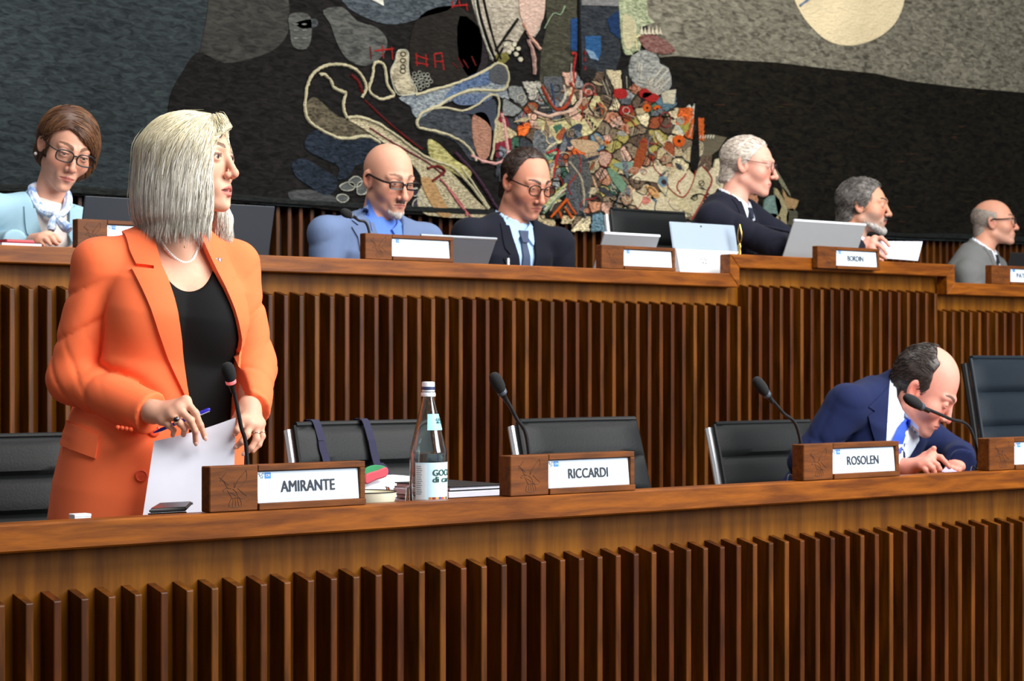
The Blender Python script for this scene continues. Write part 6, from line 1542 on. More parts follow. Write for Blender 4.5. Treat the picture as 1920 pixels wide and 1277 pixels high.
finger_ring(f2[2][0], f2[2][1], 0.62, 0.0090); finger_ring(f2[3][0], f2[3][1], 0.75, 0.0082)
# pen and paper she holds: things of their own
BLUEP = plain('pen_blue', (42, 36, 168), 0.25, coat=0.4)
pa, pb = cwp(h(287, 812, 0.004)), cwp(h(394, 767, 0.030))
pen = thing('pen', 'blue ballpoint pen held between the fingers of the woman in orange', 'pen', (pa + pb) / 2)
ax = (pb - pa).normalized(); Lp = (pb - pa).length
build(MB().lathe(pa, [(0.0008, 0), (0.0022, 0.006), (0.0040, 0.018), (0.0042, Lp * 0.78), (0.0046, Lp * 0.79), (0.0046, Lp - 0.004), (0.003, Lp)], 14, ax), 'barrel', BLUEP, pen, smooth=True)
build(MB().lathe(pa + ax * (Lp * 0.775), [(0.0050, 0), (0.0050, 0.006)], 14, ax), 'cap_band', M_WHITE, pen, smooth=True)
cl0 = pa + ax * (Lp * 0.80) + Vector((0, -0.0055, -0.003)); build(MB().tube([cl0, cl0 + ax * (Lp * 0.17)], 0.0012, 6), 'clip', M_CHROME, pen)
sheet = thing('paper_sheet', 'white sheet of paper held upright by the woman in orange', 'paper', cwp(h(350, 960, 0.05)))
for k_ in range(2):
    mb = MB(); vs = []; fs = []; nU, nV = 14, 14
    for i in range(nU + 1):
        for jx in range(nV + 1):
            u = i / nU; v = jx / nV
            tl, tr, bl, br = (289, 827), (442, 783), (267, 972), (436, 974)
            x_ = (tl[0] * (1 - u) + tr[0] * u) * (1 - v) + (bl[0] * (1 - u) + br[0] * u) * v
            y_ = (tl[1] * (1 - u) + tr[1] * u) * (1 - v) + (bl[1] * (1 - u) + br[1] * u) * v
            if v == 0: y_ += 2.5 * math.sin(u * math.pi) * 1.5
            dd = 0.020 + 0.010 * math.sin(u * 3.1) * (1 - v) - 0.02 * v + k_ * 0.0016 + 0.02 * u
            vs.append(cwp(h(x_, y_ + k_ * 1.5, dd)))
    n0 = len(vs); vs += [v_ + Vector((SA, CA, 0)) * 0.0004 for v_ in vs]
    for i in range(nU):
        for jx in range(nV):
            a_ = i * (nV + 1) + jx; q4 = (a_, a_ + 1, a_ + nV + 2, a_ + nV + 1); fs.append(q4); fs.append(tuple(n0 + z_ for z_ in q4[::-1]))
    rimi = [jx for jx in range(nV + 1)] + [i * (nV + 1) + nV for i in range(1, nU + 1)] + [nU * (nV + 1) + jx for jx in range(nV - 1, -1, -1)] + [i * (nV + 1) for i in range(nU - 1, 0, -1)]
    for a_, b_ in zip(rimi, rimi[1:] + rimi[:1]): fs.append((a_, b_, b_ + n0, a_ + n0))
    build(mb.add(vs, fs), 'sheet', M_PAPER, sheet, smooth=True)
# hair: ash-blonde bob swept from a side parting
def hair1(p):
    q = H1.loc(p); x, y, z = q[:, 0], q[:, 1], q[:, 2]
    cap = ell(q, A3(0, -0.018, 0.020), (0.0885, 0.110, 0.0865))
    # curtain: elliptical bell, wider low down
    w = np.interp(z, [-0.17, -0.13, -0.08, -0.02, 0.03, 0.06], [0.074, 0.092, 0.096, 0.093, 0.088, 0.080]); dp = np.interp(z, [-0.17, -0.13, -0.08, -0.02, 0.03, 0.06], [0.098, 0.122, 0.127, 0.119, 0.110, 0.100])
    bell = (np.sqrt((x / w) ** 2 + ((y + 0.022) / dp) ** 2) - 1) * 0.095
    bot = -0.150 + 0.10 * np.clip(-y - 0.05, 0, 1) * 0.6 - 0.04 * np.clip(y, -0.1, 0.1)
    bell = smax(smax(bell, z - 0.05, 0.03), bot - z, 0.016)
    d = smin(cap, bell, 0.02)
    # face opening
    op = np.sqrt((np.where(x > 0.03, 0.0, x - 0.03) / np.interp(z, [-0.2, -0.05, 0.03, 0.07], [0.075, 0.092, 0.092, 0.070])) ** 2 + ((y - 0.115) / np.interp(z, [-0.2, -0.06, 0.04, 0.085], [0.105, 0.074, 0.060, 0.030])) ** 2) - 1
    op = np.maximum(op * 0.05, z - 0.080)
    d = smax(d, -op, 0.008)
    # neck and inside hollow
    d = smax(d, -(np.maximum(np.sqrt((x / 0.060) ** 2 + ((y + 0.01) / 0.075) ** 2) - 1, (z + 0.075) * 10) * 0.06), 0.01)
    # forelock lifted above the forehead
    d = smin(d, chain(p, [H1.w((0.018, 0.024, 0.084)), H1.w((0.012, 0.060, 0.084)), H1.w((0.000, 0.082, 0.072)), H1.w((-0.020, 0.086, 0.056))], [0.017, 0.014, 0.010, 0.005], 0.01), 0.014)
    # far-side ends showing under the chin
    d = smin(d, chain(p, [H1.w((0.080, 0.000, -0.06)), H1.w((0.078, 0.030, -0.13)), H1.w((0.078, 0.038, -0.172))], [0.020, 0.019, 0.012], 0.01), 0.01)
    return d + 0.0006 * np.sin(np.arctan2(y, x) * 47 + z * 30) + 0.001 * wav(p, 60)
a_, b_ = H1.C - 0.22, H1.C + 0.18
Vh, Fh = nets(hair1, a_, b_, 0.0034)
hairbase = npmesh('hair', Vh, Fh, M_HAIR, P1.root, np.tile(lin((196, 190, 170)), (len(Vh), 1)))
hairbase['label'] = 'straight ash-blonde bob'
def flow1(q):
    f = np.zeros_like(q); s = np.where(q[:, 0] > 0.022, 1, -1); top_ = np.clip((q[:, 2] - 0.03) / 0.06, 0, 1)
    c_ = q - np.array([0.020, 0.045, 0.10]); c_ = c_ / (np.linalg.norm(c_, axis=1)[:, None] + 1e-6); m_ = np.clip((q[:, 2] + 0.05) / 0.10, 0, 1)[:, None]
    f[:, 2] = -1; f[:, 1] = -0.10; f[:, 0] = s * 0.05; f = f * (1 - m_) + c_ * m_ * 1.2
    return f
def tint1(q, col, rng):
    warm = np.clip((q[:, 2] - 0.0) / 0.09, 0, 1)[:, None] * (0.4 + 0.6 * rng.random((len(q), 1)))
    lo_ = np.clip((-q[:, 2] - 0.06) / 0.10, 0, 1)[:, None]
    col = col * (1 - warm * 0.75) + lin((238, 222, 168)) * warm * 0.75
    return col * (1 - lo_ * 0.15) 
free1 = lambda q: np.clip((-0.125 - q[:, 2]) / 0.02, 0, 1)
stop1 = lambda q: np.clip((q[:, 2] + 0.168 + 0.012 * np.sin(q[:, 1] * 300) + 0.04 * np.clip(-q[:, 1] - 0.03, 0, 1) * -1.0 - 0.02 * (q[:, 0] > 0.04)) / 0.02 + 0.5, 0.0, 1)
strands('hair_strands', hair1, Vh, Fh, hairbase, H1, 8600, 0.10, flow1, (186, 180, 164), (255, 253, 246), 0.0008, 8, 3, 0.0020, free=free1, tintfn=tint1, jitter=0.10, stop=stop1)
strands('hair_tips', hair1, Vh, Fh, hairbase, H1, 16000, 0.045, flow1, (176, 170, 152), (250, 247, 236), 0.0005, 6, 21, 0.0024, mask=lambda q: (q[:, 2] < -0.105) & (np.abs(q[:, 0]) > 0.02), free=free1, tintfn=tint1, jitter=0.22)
strands('loose_strands', hair1, Vh, Fh, hairbase, H1, 260, 0.11, flow1, (180, 176, 160), (240, 236, 224), 0.0005, 10, 9, 0.006, free=free1, tintfn=tint1, jitter=0.3, stop=stop1)

NAIL = plain('nail', (226, 178, 164), 0.25, var=0.02)
def nails(fs, toward):
    for fg in fs:
        a = np.asarray(fg[-1]); u = unit(a - np.asarray(fg[-2])); n_ = np.asarray(toward) - u * (np.asarray(toward) @ u); n_ = unit(n_); v = np.cross(u, n_)
        W3 = [Vector(cw(q_[None])[0]) for q_ in (v, n_, u)]; M3 = Matrix([[W3[c].x for c in range(3)], [W3[c].y for c in range(3)], [W3[c].z for c in range(3)]])
        build(MB().ball(cwp(a + n_ * 0.0058 + u * 0.0015), (0.0044, 0.0014, 0.0058), 12, 8, M3), 'fingernail', NAIL, P1.root, smooth=True)
nails(f1[:2], A3(0.2, -1, 0.25)); nails(f2[:3], A3(-0.3, -1, -0.2))
# ------------------------------------------------------------------ the other people
def scal(H, t, region, noise=0.0012, cr=None):
    o = H.p
    def f(p):
        q = H.loc(p); d = ell(q, A3(0, -0.018, o['crc']), (0.0745 + t, 0.097 + t, o['crz'] + t))
        d = np.minimum(d, rcone(q, A3(0, -0.055, 0.0), A3(0, -0.06, -0.07), 0.052 + t, 0.046 + t))
        g_ = region(q)
        return (smax(d, g_, 0.010) + noise * wav(p, 160) + noise * wav(p, 75)) * H.s
    return f
def short_hair(H, root, t, region, c0, c1, n, length, flow, noise=0.0015, res=0.0042, lift=0.001, r=0.0009, label=None, jitter=0.5):
    fn = scal(H, t, region, noise); V, F = nets(fn, H.C - 0.17 * H.s, H.C + 0.17 * H.s, res)
    o = npmesh('hair', V, F, M_HAIR, root, np.tile((lin(c0) + lin(c1)) / 2, (len(V), 1)))
    if label: o['label'] = label
    strands('hair_strands', fn, V, F, o, H, n, length, flow, c0, c1, r, 5, 5, lift, mask=lambda q: region(q) < -0.001, jitter=jitter)
    return o
zlow = lambda q, side=-0.03, back=-0.085: np.interp(q[:, 1], [-0.12, -0.06, -0.03, 0.0, 0.03], [back, back, -0.045, side, side])
def back_flow(q):
    f = np.zeros_like(q); f[:, 1] = -0.8; f[:, 2] = np.where(q[:, 2] > 0.05, 0.0, -0.7); return f
def seated(label, Y0, xc, neck, yaw, head, SL, SRr, mats, floor=DAIS, bulk=1.0, back=0.14, arms=None, chair_label=None, zdesk=None, **k):
    """someone sitting at a bench: neck and shoulders from the picture, hidden joints from the pose"""
    D = zc(xc, Y0); jj = lambda x, y, dd=0.0: J(x, y, D + dd)
    N = jj(*neck); pv = sit(label, N, yaw, floor, back)
    T = Torso(N, pv, yaw, bulk); H = Head(jj(*head[0]), *head[1], **head[2]) if len(head) > 2 else Head(jj(*head[0]), *head[1])
    S = [jj(*SL), jj(*SRr)]
    if arms is None:
        zd = (TOPR if zdesk is None else zdesk) - 0.045 + 0.055; E = []; W = []
        for i, sg in ((0, -1), (1, 1)):
            e = S[i] + T.sd * sg * 0.02 + T.fr * 0.03; e[2] = S[i][2] - 0.26; E.append(e)
            w = e + T.fr * 0.20 - T.sd * sg * 0.10; w[2] = e[2] - 0.04; W.append(w)
    else: E, W = [jj(*a) for a in arms[0]], [jj(*a) for a in arms[1]]
    P = Person(label, pv * A3(1, 1, 0) + A3(0, 0, floor))
    hands = list(k.pop('hands', [])); extra = []
    for i, sg in ((0, -1), (1, 1)):              # hands the desk or a lid hides still rest where the arm ends
        if hands and i in k.get('shown', (0, 1) if len(hands) == 2 else (0,)): continue
        if i == 0 and hands: continue
        w = W[i]; u = unit(W[i] - E[i]); u[2] = 0; u = unit(u); v = np.cross(u, A3(0, 0, 1)); z = A3(0, 0, -0.012)
        fg = [[w + u * 0.085 + v * o_ + z * 0.3, w + u * 0.120 + v * o_ * 1.1 + z, w + u * (0.150 - abs(o_) * 0.4) + v * o_ * 1.1 + z * 2] for o_ in (0.030, 0.010, -0.010, -0.030)]
        ts = 1 if v @ T.sd * -sg > 0 else -1
        extra.append(hand_fn(w + u * 0.01, fg if ts > 0 else fg[::-1], [w + u * 0.035 + v * 0.034 * ts, w + u * 0.065 + v * 0.048 * ts + z, w + u * 0.09 + v * 0.05 * ts + z], 1.0))
    hands += extra
    b = dress(P, T, H, S, E, W, mats, floor, hands=hands, **k)
    b['P'] = P; b['D'] = D
    if chair_label:
        c = cwp(pv); chair(chair_label, c.x, c.y + 0.06, floor, w=0.44, top=0.74, group='black leather conference chairs', ribs=3, seat_z=0.40)
    return b
std = dict(sleeve=(0.064, 0.056, 0.044), infl=0.014, hem=-0.10, res=0.0085, wr=0.003, headres=0.0027)
def vee_of(b_L, top=0.99, bot=0.40, w=0.055): return (0.0, b_L * bot, w, w, b_L * top)
def tl(Y0, xc, neck, yaw, floor, back):         # torso length before it is built
    N = J(neck[0], neck[1], zc(xc, Y0) + (neck[2] if len(neck) > 2 else 0)); return float(np.linalg.norm(N - sit('', N, yaw, floor, back)))
YS = YR + 0.56
BLK_FR = plain('black_acetate', (20, 16, 15), 0.25); MET_FR = plain('grey_metal_frame', (92, 86, 88), 0.3, 0.8)
# ---- bald man in blue-grey jacket
L = tl(YS, 735, (708, 412), 39, DAIS, 0.14)
BG = cloth('blue_grey_wool', (98, 116, 150), 0.85, 0.08, 0.4, 700); BS = cloth('blue_shirt', (92, 130, 214), 0.75, 0.04)
b = seated('bald man with black glasses in a blue-grey jacket and open blue shirt', YS, 735, (708, 412), 39, ((730, 335, -0.02), (37, 17, 0, 1.06), dict(jaw=0.004, eye=0.0022, crz=0.085, nw=1.25, lips=0.75, nose=0.006, noselen=0.003, brow=1.15)), (612, 434, -0.13), (798, 447, 0.12),
           dict(jacket=BG, shirt=BS, trousers=cloth('dark_trousers', (34, 36, 44))), bulk=1.06, vee=(0.0, L * 0.42, 0.070, 0.070, L * 1.0), skin=(214, 156, 130), colour=dict(lips=(166, 96, 88), brow=(126, 92, 74), beard=(150, 116, 100), beard_amt=0.2, blush=0.5), neck_r=(0.056, 0.060), chair_label='black leather chair under the bald man in blue-grey', **std)
lapels(b, BG, L * 1.0, L * 0.42, 0.0, 0.066, 0.060)
collar_wings(b, BS, L * 0.985, 0.075, 0.062, 0.03)
glasses(b['H'], b['root'], BLK_FR, 0.0255, 0.0118, sq=4.0, thick=0.0030, temple=0.0040, label='black-rimmed glasses')
eyes(b['H'], b['root'], (70, 56, 46), (0, -0.3))
def beard_of(b, parts, label='beard'):
    H = b['H']; first = None
    for (pts, rs, c0, c1, n) in parts:
        fn = lambda p, pts=pts, rs=rs: chain(p, [H.w(q) for q in pts], [r * H.s for r in rs], 0.004) + 0.0008 * wav(p, 300)
        V, F = nets(fn, H.w(np.mean(pts, 0)) - 0.09, H.w(np.mean(pts, 0)) + 0.09, 0.0025)
        o = npmesh('beard', V, F, M_HAIR, b['root'], np.tile((lin(c0) + lin(c1)) / 2, (len(V), 1)))
        fl_ = lambda q: np.stack([0 * q[:, 0], 0.2 + 0 * q[:, 0], -1 + 0 * q[:, 0]], 1)
        strands('beard_strands', fn, V, F, o, H, n, 0.012, fl_, c0, c1, 0.0006, 4, 7, 0.0008, jitter=0.6)
beard_of(b, [([(-0.026, 0.074, -0.074), (-0.012, 0.0865, -0.0605), (0, 0.090, -0.0590), (0.012, 0.0865, -0.0605), (0.026, 0.074, -0.074)], [0.003, 0.0046, 0.004, 0.0046, 0.003], (70, 56, 50), (128, 112, 104), 260),
             ([(-0.028, 0.064, -0.084), (-0.022, 0.070, -0.098), (0, 0.0830, -0.106), (0.022, 0.070, -0.098), (0.028, 0.064, -0.084)], [0.004, 0.009, 0.0125, 0.009, 0.004], (170, 160, 152), (232, 226, 222), 520)])
vpatch('lapel', b['cut'], [(690, 384), (683, 388), (668, 410), (660, 412), (673, 422), (660, 425), (672, 445), (676, 470), (700, 470), (694, 430)], b['D'], 0.005, BG, b['root'], 4, 0.002)
vpatch('shirt_collar', b['all'], [(688, 372), (692, 378), (704, 400), (716, 418), (714, 430), (706, 438), (698, 432), (692, 408), (687, 384)], b['D'], 0.005, BS, b['root'], 4, 0.004)
# ---- dark-haired man in navy suit with slate tie
L = tl(YS, 985, (957, 417), 38, DAIS, 0.14)
NV = cloth('navy_black_suit', (17, 20, 32), 0.85, 0.08, 0.3, 700); LB = cloth('pale_blue_shirt', (168, 200, 236), 0.75, 0.03)
b = seated('dark-haired man with round glasses in a dark suit and grey tie', YS, 985, (957, 417), 38, ((988, 341, -0.02), (37, 22, 0, 1.05), dict(jaw=0.007, eye=0.002, nw=1.25, lips=0.75, nose=0.005, noselen=0.003, brow=1.2, cheek=1.05)), (880, 437, -0.13), (1046, 452, 0.12),
           dict(jacket=NV, shirt=LB), bulk=1.06, vee=(0.0, L * 0.30, 0.064, 0.064, L * 1.0), skin=(206, 142, 116), colour=dict(lips=(160, 88, 80), brow=(44, 32, 28), beard=(104, 80, 74), beard_amt=0.42, blush=0.5), neck_r=(0.057, 0.061), chair_label='black leather chair under the dark-haired man in dark suit', **std)
lapels(b, NV, L * 1.0, L * 0.30, 0.0, 0.062, 0.058); collar_wings(b, LB, L * 0.985, 0.06, 0.055); necktie(b, cloth('slate_tie', (66, 78, 102), 0.6), L * 0.965, L * 0.32)
glasses(b['H'], b['root'], BLK_FR, 0.0245, 0.0185, sq=2.3, thick=0.0024, temple=0.0026, label='dark round glasses'); eyes(b['H'], b['root'], (60, 44, 36), (0, -0.35))
reg = lambda q: np.maximum(q[:, 1] - np.minimum(0.014 + 0.30 * (q[:, 2] - 0.02) - 0.30 * np.clip(0.035 - np.abs(np.abs(q[:, 0]) - 0.04), 0, 1) * (q[:, 2] > 0.055), 0.036), zlow(q, -0.040) - q[:, 2])
short_hair(b['H'], b['root'], 0.0062, reg, (24, 18, 15), (74, 54, 44), 1700, 0.020, back_flow, 0.0015, lift=0.0018, label='short dark receding hair', jitter=0.8)
# ---- white-haired man reaching across
L = tl(YS, 1400, (1372, 376), 62, DAIS, 0.12)
hw = lambda x, y, dd=0.0: J(x, y, zc(1640, YR + 0.50) + dd)
fW = [[hw(1640, 447), hw(1653, 446, -0.02), hw(1660, 452, -0.03), hw(1667, 461, -0.03)], [hw(1637, 455, -0.012), hw(1650, 461, -0.03), hw(1657, 468, -0.035), hw(1662, 476, -0.03)], [hw(1634, 464, -0.016), hw(1646, 472, -0.03), hw(1654, 479, -0.035), hw(1661, 484, -0.03)], [hw(1631, 472, -0.012), hw(1641, 480, -0.024), hw(1648, 485, -0.028), hw(1655, 488, -0.025)]]
hW = hand_fn(hw(1616, 462, 0.02), fW, [hw(1628, 450, 0.03), hw(1644, 458, 0.035), hw(1658, 466, 0.02)], 1.05)
DKW = cloth('midnight_suit', (18, 20, 34), 0.85, 0.08, 0.3, 700); WS = cloth('white_shirt', (226, 232, 242), 0.75, 0.02)
D5 = zc(1400, YS)
b = seated('white-haired man with thin glasses in a midnight suit reaching right', YS, 1400, (1372, 376), 62, ((1406, 308, 0.0), (72, 8, 0, 1.05), dict(crz=0.078, crc=0.024, jaw=0.002, eye=0.003, lips=0.7, nw=1.15, nose=0.004, noselen=0.002)), (1338, 406, -0.13), (1400, 398, 0.15),
           dict(jacket=DKW, shirt=WS), bulk=1.05, back=0.12, vee=(0.0, L * 0.36, 0.062, 0.062, L * 1.0), skin=(220, 160, 140), colour=dict(lips=(178, 104, 98), brow=(176, 150, 132), blush=0.6), neck_r=(0.056, 0.060), arms=([(1452, 460, -0.26), (1480, 456, 0.16)], [(1606, 464, zc(1612, YR + 0.52) - D5), (1540, 470, 0.06)]), hands=[hW], **std)
lapels(b, DKW, L * 1.0, L * 0.36, 0.0, 0.062, 0.055); collar_wings(b, WS, L * 0.985, 0.06, 0.055); necktie(b, cloth('dark_tie', (40, 44, 60), 0.6), L * 0.965, L * 0.4)
glasses(b['H'], b['root'], MET_FR, 0.0255, 0.0155, sq=2.8, thick=0.0016, temple=0.0017, label='thin metal glasses'); eyes(b['H'], b['root'], (96, 110, 120), (0.1, -0.2))
reg = lambda q: np.maximum(q[:, 1] - np.minimum(0.012 + 0.55 * (q[:, 2] - 0.01), 0.056), zlow(q, -0.028) - q[:, 2])
short_hair(b['H'], b['root'], 0.0075, reg, (160, 142, 126), (240, 232, 220), 1900, 0.016, back_flow, 0.0012, lift=0.002, jitter=0.8, label='short white hair')
# paper he holds
pp = [hw(1640, 452, -0.012), hw(1730, 453, 0.06), hw(1721, 489, 0.05), hw(1655, 484, -0.02)]
pv_ = [cwp(p) for p in pp]; sh = thing('paper_sheet', 'white sheet of paper in the hand above the raised rail', 'paper', sum(pv_, Vector()) / 4)
build(MB().prism(pv_, Vector((SA, CA, 0)) * 0.0008), 'sheet', M_PAPER, sh)
# ---- bearded man in profile
L = tl(YS, 1625, (1600, 446), 60, DAIS, 0.14)
b = seated('grey-bearded man in profile behind the pale grey laptop', YS + 0.16, 1625, (1600, 446), 60, ((1622, 384, 0.0), (72, 4, 0, 1.04), dict(crz=0.078, crc=0.024, jaw=0.003, eye=0.004, nose=0.003, brow=1.2, nw=1.1)), (1572, 484, -0.13), (1622, 480, 0.14),
           dict(jacket=cloth('charcoal_suit', (30, 30, 36), 0.85), shirt=WS), bulk=0.98, vee=(0.0, L * 0.4, 0.06, 0.06, L * 1.0), skin=(206, 146, 118), colour=dict(lips=(160, 92, 84), brow=(74, 62, 56), beard=(150, 140, 132), beard_amt=0.75, blush=0.5), neck_r=(0.055, 0.059), chair_label='black leather chair under the grey-bearded man', **std)
eyes(b['H'], b['root'], (60, 46, 38), (0.1, 0))
reg = lambda q: np.maximum(q[:, 1] - np.minimum(0.030 + 0.35 * (q[:, 2] - 0.02), 0.066), zlow(q, -0.040) - q[:, 2])
short_hair(b['H'], b['root'], 0.011, reg, (34, 31, 30), (146, 140, 134), 2200, 0.026, back_flow, 0.0035, lift=0.005, jitter=1.0, label='wavy dark grey hair')
beard_of(b, [([(-0.026, 0.074, -0.076), (-0.012, 0.0885, -0.0600), (0.0, 0.092, -0.0590), (0.012, 0.0885, -0.0600), (0.026, 0.074, -0.076)], [0.005, 0.0058, 0.005, 0.0058, 0.005], (60, 56, 54), (120, 114, 110), 300),
             ([(-0.050, 0.010, -0.072), (-0.036, 0.050, -0.094), (0.0, 0.082, -0.110), (0.036, 0.050, -0.094), (0.050, 0.010, -0.072)], [0.011, 0.014, 0.017, 0.014, 0.011], (128, 122, 116), (226, 222, 218), 900)])
# ---- balding man in grey suit at the right edge
Y7 = YR + 1.25
L = tl(Y7, 1860, (1840, 466), 62, DAIS, 0.14)
GS = cloth('grey_suit', (112, 113, 112), 0.88, 0.12, 0.5, 600)
b = seated('balding man with black glasses in a grey suit at the right edge', Y7, 1860, (1840, 466), 62, ((1866, 416, 0.0), (74, -3, 0, 1.02), dict(jaw=0.002, eye=0.003, lips=0.7, nw=1.15, noselen=0.002)), (1818, 508, -0.14), (1866, 500, 0.16),
           dict(jacket=GS, shirt=WS), bulk=1.08, vee=(0.0, L * 0.4, 0.06, 0.06, L * 1.0), skin=(208, 148, 122), colour=dict(lips=(168, 100, 92), brow=(90, 70, 60), beard=(170, 150, 140), beard_amt=0.3, blush=0.5, scalp=lambda q: 0.3 * np.clip((0.03 - q[:, 1]) / 0.04, 0, 1) * np.clip((0.10 - q[:, 2]) / 0.06, 0, 1) * np.clip((q[:, 2] + 0.05) / 0.03, 0, 1)), neck_r=(0.057, 0.061), chair_label='black leather chair under the man in grey suit', **std)
lapels(b, GS, L * 1.0, L * 0.4, 0.0, 0.06, 0.055); collar_wings(b, WS, L * 0.985, 0.06, 0.055); necktie(b, cloth('black_tie', (30, 32, 38), 0.6), L * 0.965, L * 0.45)
glasses(b['H'], b['root'], BLK_FR, 0.025, 0.016, sq=3, thick=0.0024, temple=0.0034, label='thick black glasses'); eyes(b['H'], b['root'], (60, 46, 38), (0.1, 0))
reg = lambda q: np.maximum(np.maximum(q[:, 1] - 0.012, zlow(q, -0.03) - q[:, 2]), q[:, 2] - np.interp(q[:, 1], [-0.12, -0.05, 0.02], [0.085, 0.062, 0.040]))
short_hair(b['H'], b['root'], 0.0035, reg, (110, 98, 90), (170, 158, 148), 700, 0.010, back_flow, 0.0008, label='cropped grey hair round a bald crown')
# ---- woman in pale blue at the left
L = tl(YS, 110, (84, 384), 36, DAIS, 0.14)
PB = cloth('pale_blue_blazer', (150, 184, 200), 0.85, 0.04, 0.3, 800); BL = plain('flowered_blouse', (218, 208, 202), 0.8, 0, 0.10, 26)
hwm = lambda x, y, dd=0.0: J(x, y, zc(100, YR + 0.30) + dd)
fL = [[hwm(92, 441), hwm(104, 444, -0.01), hwm(112, 452, -0.016)], [hwm(84, 443, -0.01), hwm(96, 446, -0.02), hwm(104, 455, -0.026)], [hwm(76, 447, -0.016), hwm(87, 450, -0.026), hwm(94, 458, -0.03)], [hwm(70, 452, -0.016), hwm(78, 455, -0.024), hwm(84, 461, -0.028)]]
hL = hand_fn(hwm(64, 452, 0.03), fL, [hwm(80, 444, 0.02), hwm(96, 450, 0.02), hwm(106, 457, 0.01)], 0.92)
std2 = dict(std); std2.update(sleeve=(0.058, 0.052, 0.042), res=0.0065)
D2 = zc(110, YS)
b = seated('woman with glasses in a pale blue blazer and silk scarf looking down', YS, 110, (84, 384), 36, ((126, 276, -0.03), (28, 24, 12, 1.04), dict(jaw=-0.008, eye=0.0024, lips=0.95, brow=0.7, ear=0.85, crz=0.080, nw=0.95, chin=-0.002, nose=-0.001, cheek=0.95)), (-20, 392, -0.12), (142, 416, 0.12),
           dict(jacket=PB, shirt=BL, collar=False, trousers=cloth('dark_trousers', (34, 36, 44))), bulk=0.96, vee=(0.0, L * 0.30, 0.060, 0.066, L * 1.0), skin=(222, 164, 138), colour=dict(lips=(176, 92, 88), brow=(112, 78, 58), blush=0.4, lash=(70, 48, 40)), neck_r=(0.047, 0.050), arms=([(-66, 476, -0.02), (158, 474, 0.13)], [(30, 456, zc(60, YR + 0.34) - D2), (140, 474, -0.06)]), hands=[hL], chair_label='black leather chair under the woman in pale blue', **std2)
lapels(b, PB, L * 1.0, L * 0.30, 0.0, 0.062, 0.055)
H2 = b['H']; glasses(H2, b['root'], plain('teal_black_frame', (26, 32, 34), 0.3), 0.0265, 0.0175, sq=3.0, thick=0.0024, temple=0.0022, label='dark rectangular glasses'); eyes(H2, b['root'], (84, 66, 50), (0, -0.4))
def hair2(p):
    q = H2.loc(p); x, y, z = q[:, 0], q[:, 1], q[:, 2]
    cap = ell(q, A3(0.002, -0.022, 0.026), (0.090, 0.112, 0.094))
    side = ell(q, A3(0.045, -0.005, -0.015), (0.050, 0.085, 0.080)); nape = ell(q, A3(0, -0.070, -0.045), (0.070, 0.050, 0.055))
    d = smin(smin(cap, side, 0.02), nape, 0.02)
    # open face: hairline swept from a parting on the image-left side
    hl = np.interp(x, [-0.09, -0.06, -0.03, 0.0, 0.04, 0.07, 0.09], [0.020, 0.062, 0.070, 0.058, 0.036, 0.004, -0.03])
    face = np.maximum(z - hl, -(y - np.interp(x, [-0.09, -0.05, 0.05, 0.09], [0.010, 0.040, 0.050, 0.062])))
    d = smax(d, -face, 0.008)
    d = smax(d, -ell(q, A3(-0.085, 0.0, -0.022), (0.022, 0.034, 0.042)), 0.008)      # ear left free on the near side
    d = smax(d, -rcone(q, A3(0, 0.0, -0.06), A3(0, -0.01, -0.2), 0.060, 0.066), 0.01)
    return (d + 0.0012 * wav(p, 90)) * H2.s
V, F = nets(hair2, H2.C - 0.18, H2.C + 0.18, 0.003)
o = npmesh('hair', V, F, M_HAIR, b['root'], np.tile(lin((78, 50, 36)), (len(V), 1))); o['label'] = 'short brown hair with a side-swept fringe'
def flow2(q):
    f = np.zeros_like(q); top_ = np.clip((q[:, 2] - 0.02) / 0.06, 0, 1); s_ = np.where(q[:, 0] > -0.03, 1, -1)
    f[:, 0] = s_ * (0.25 + 0.9 * top_); f[:, 2] = -1 + 0.55 * top_; f[:, 1] = np.where(q[:, 1] > 0, 0.25, -0.4) * top_
    return f
strands('hair_strands', hair2, V, F, o, H2, 3000, 0.055, flow2, (58, 36, 26), (140, 96, 62), 0.0010, 7, 4, 0.0018, jitter=0.15)
# scarf
sk = wool('silk_scarf', (120, 160, 224), (240, 244, 250), 0.1, 42, 0.05, (1, 1, 1)); sk.node_tree.nodes['Principled BSDF'].inputs['Roughness'].default_value = 0.4
nu = b['nu']; Nn = b['T'].N; T = b['T']; sfr = T.fr; ssd = T.sd
sc_ = bpy.data.objects.new('scarf', None); COL.objects.link(sc_); sc_.parent = b['root']; sc_['label'] = 'blue and white silk scarf knotted at the neck'
kn = J(104, 404, b['D'] - 0.10)
for sg in (-1, 1):
    P_ = [Nn + nu * 0.055 - sfr * 0.052, Nn + nu * 0.050 + ssd * sg * 0.052 - sfr * 0.01, Nn + nu * 0.022 + ssd * sg * 0.054 + sfr * 0.040, Nn - T.up * 0.008 + ssd * sg * 0.032 + sfr * 0.074, kn]
    build(MB().tube([cwp(p) for p in spline(P_, 7)], [0.008 + 0.007 * math.sin(min(1, i_ / 20) * 2.6) for i_ in range(29)], 8), 'scarf_band', sk, sc_, smooth=True)
build(MB().ball(cwp(kn), (0.014, 0.013, 0.015), 14, 10), 'scarf_knot', sk, sc_, smooth=True)
for (ex, ey), w_ in (((130, 432), 0.017), ((96, 432), 0.014)):
    e_ = J(ex, ey, b['D'] - 0.15); m_ = (kn + e_) / 2 - A3(0, 0.012, 0)
    build(MB().tube([cwp(p) for p in spline([kn, m_, e_], 6)], [0.007 + (w_ - 0.007) * min(1, i_ / 8) * (1 if i_ < 11 else 0.6) for i_ in range(13)], 8), 'scarf_tail', sk, sc_, smooth=True)
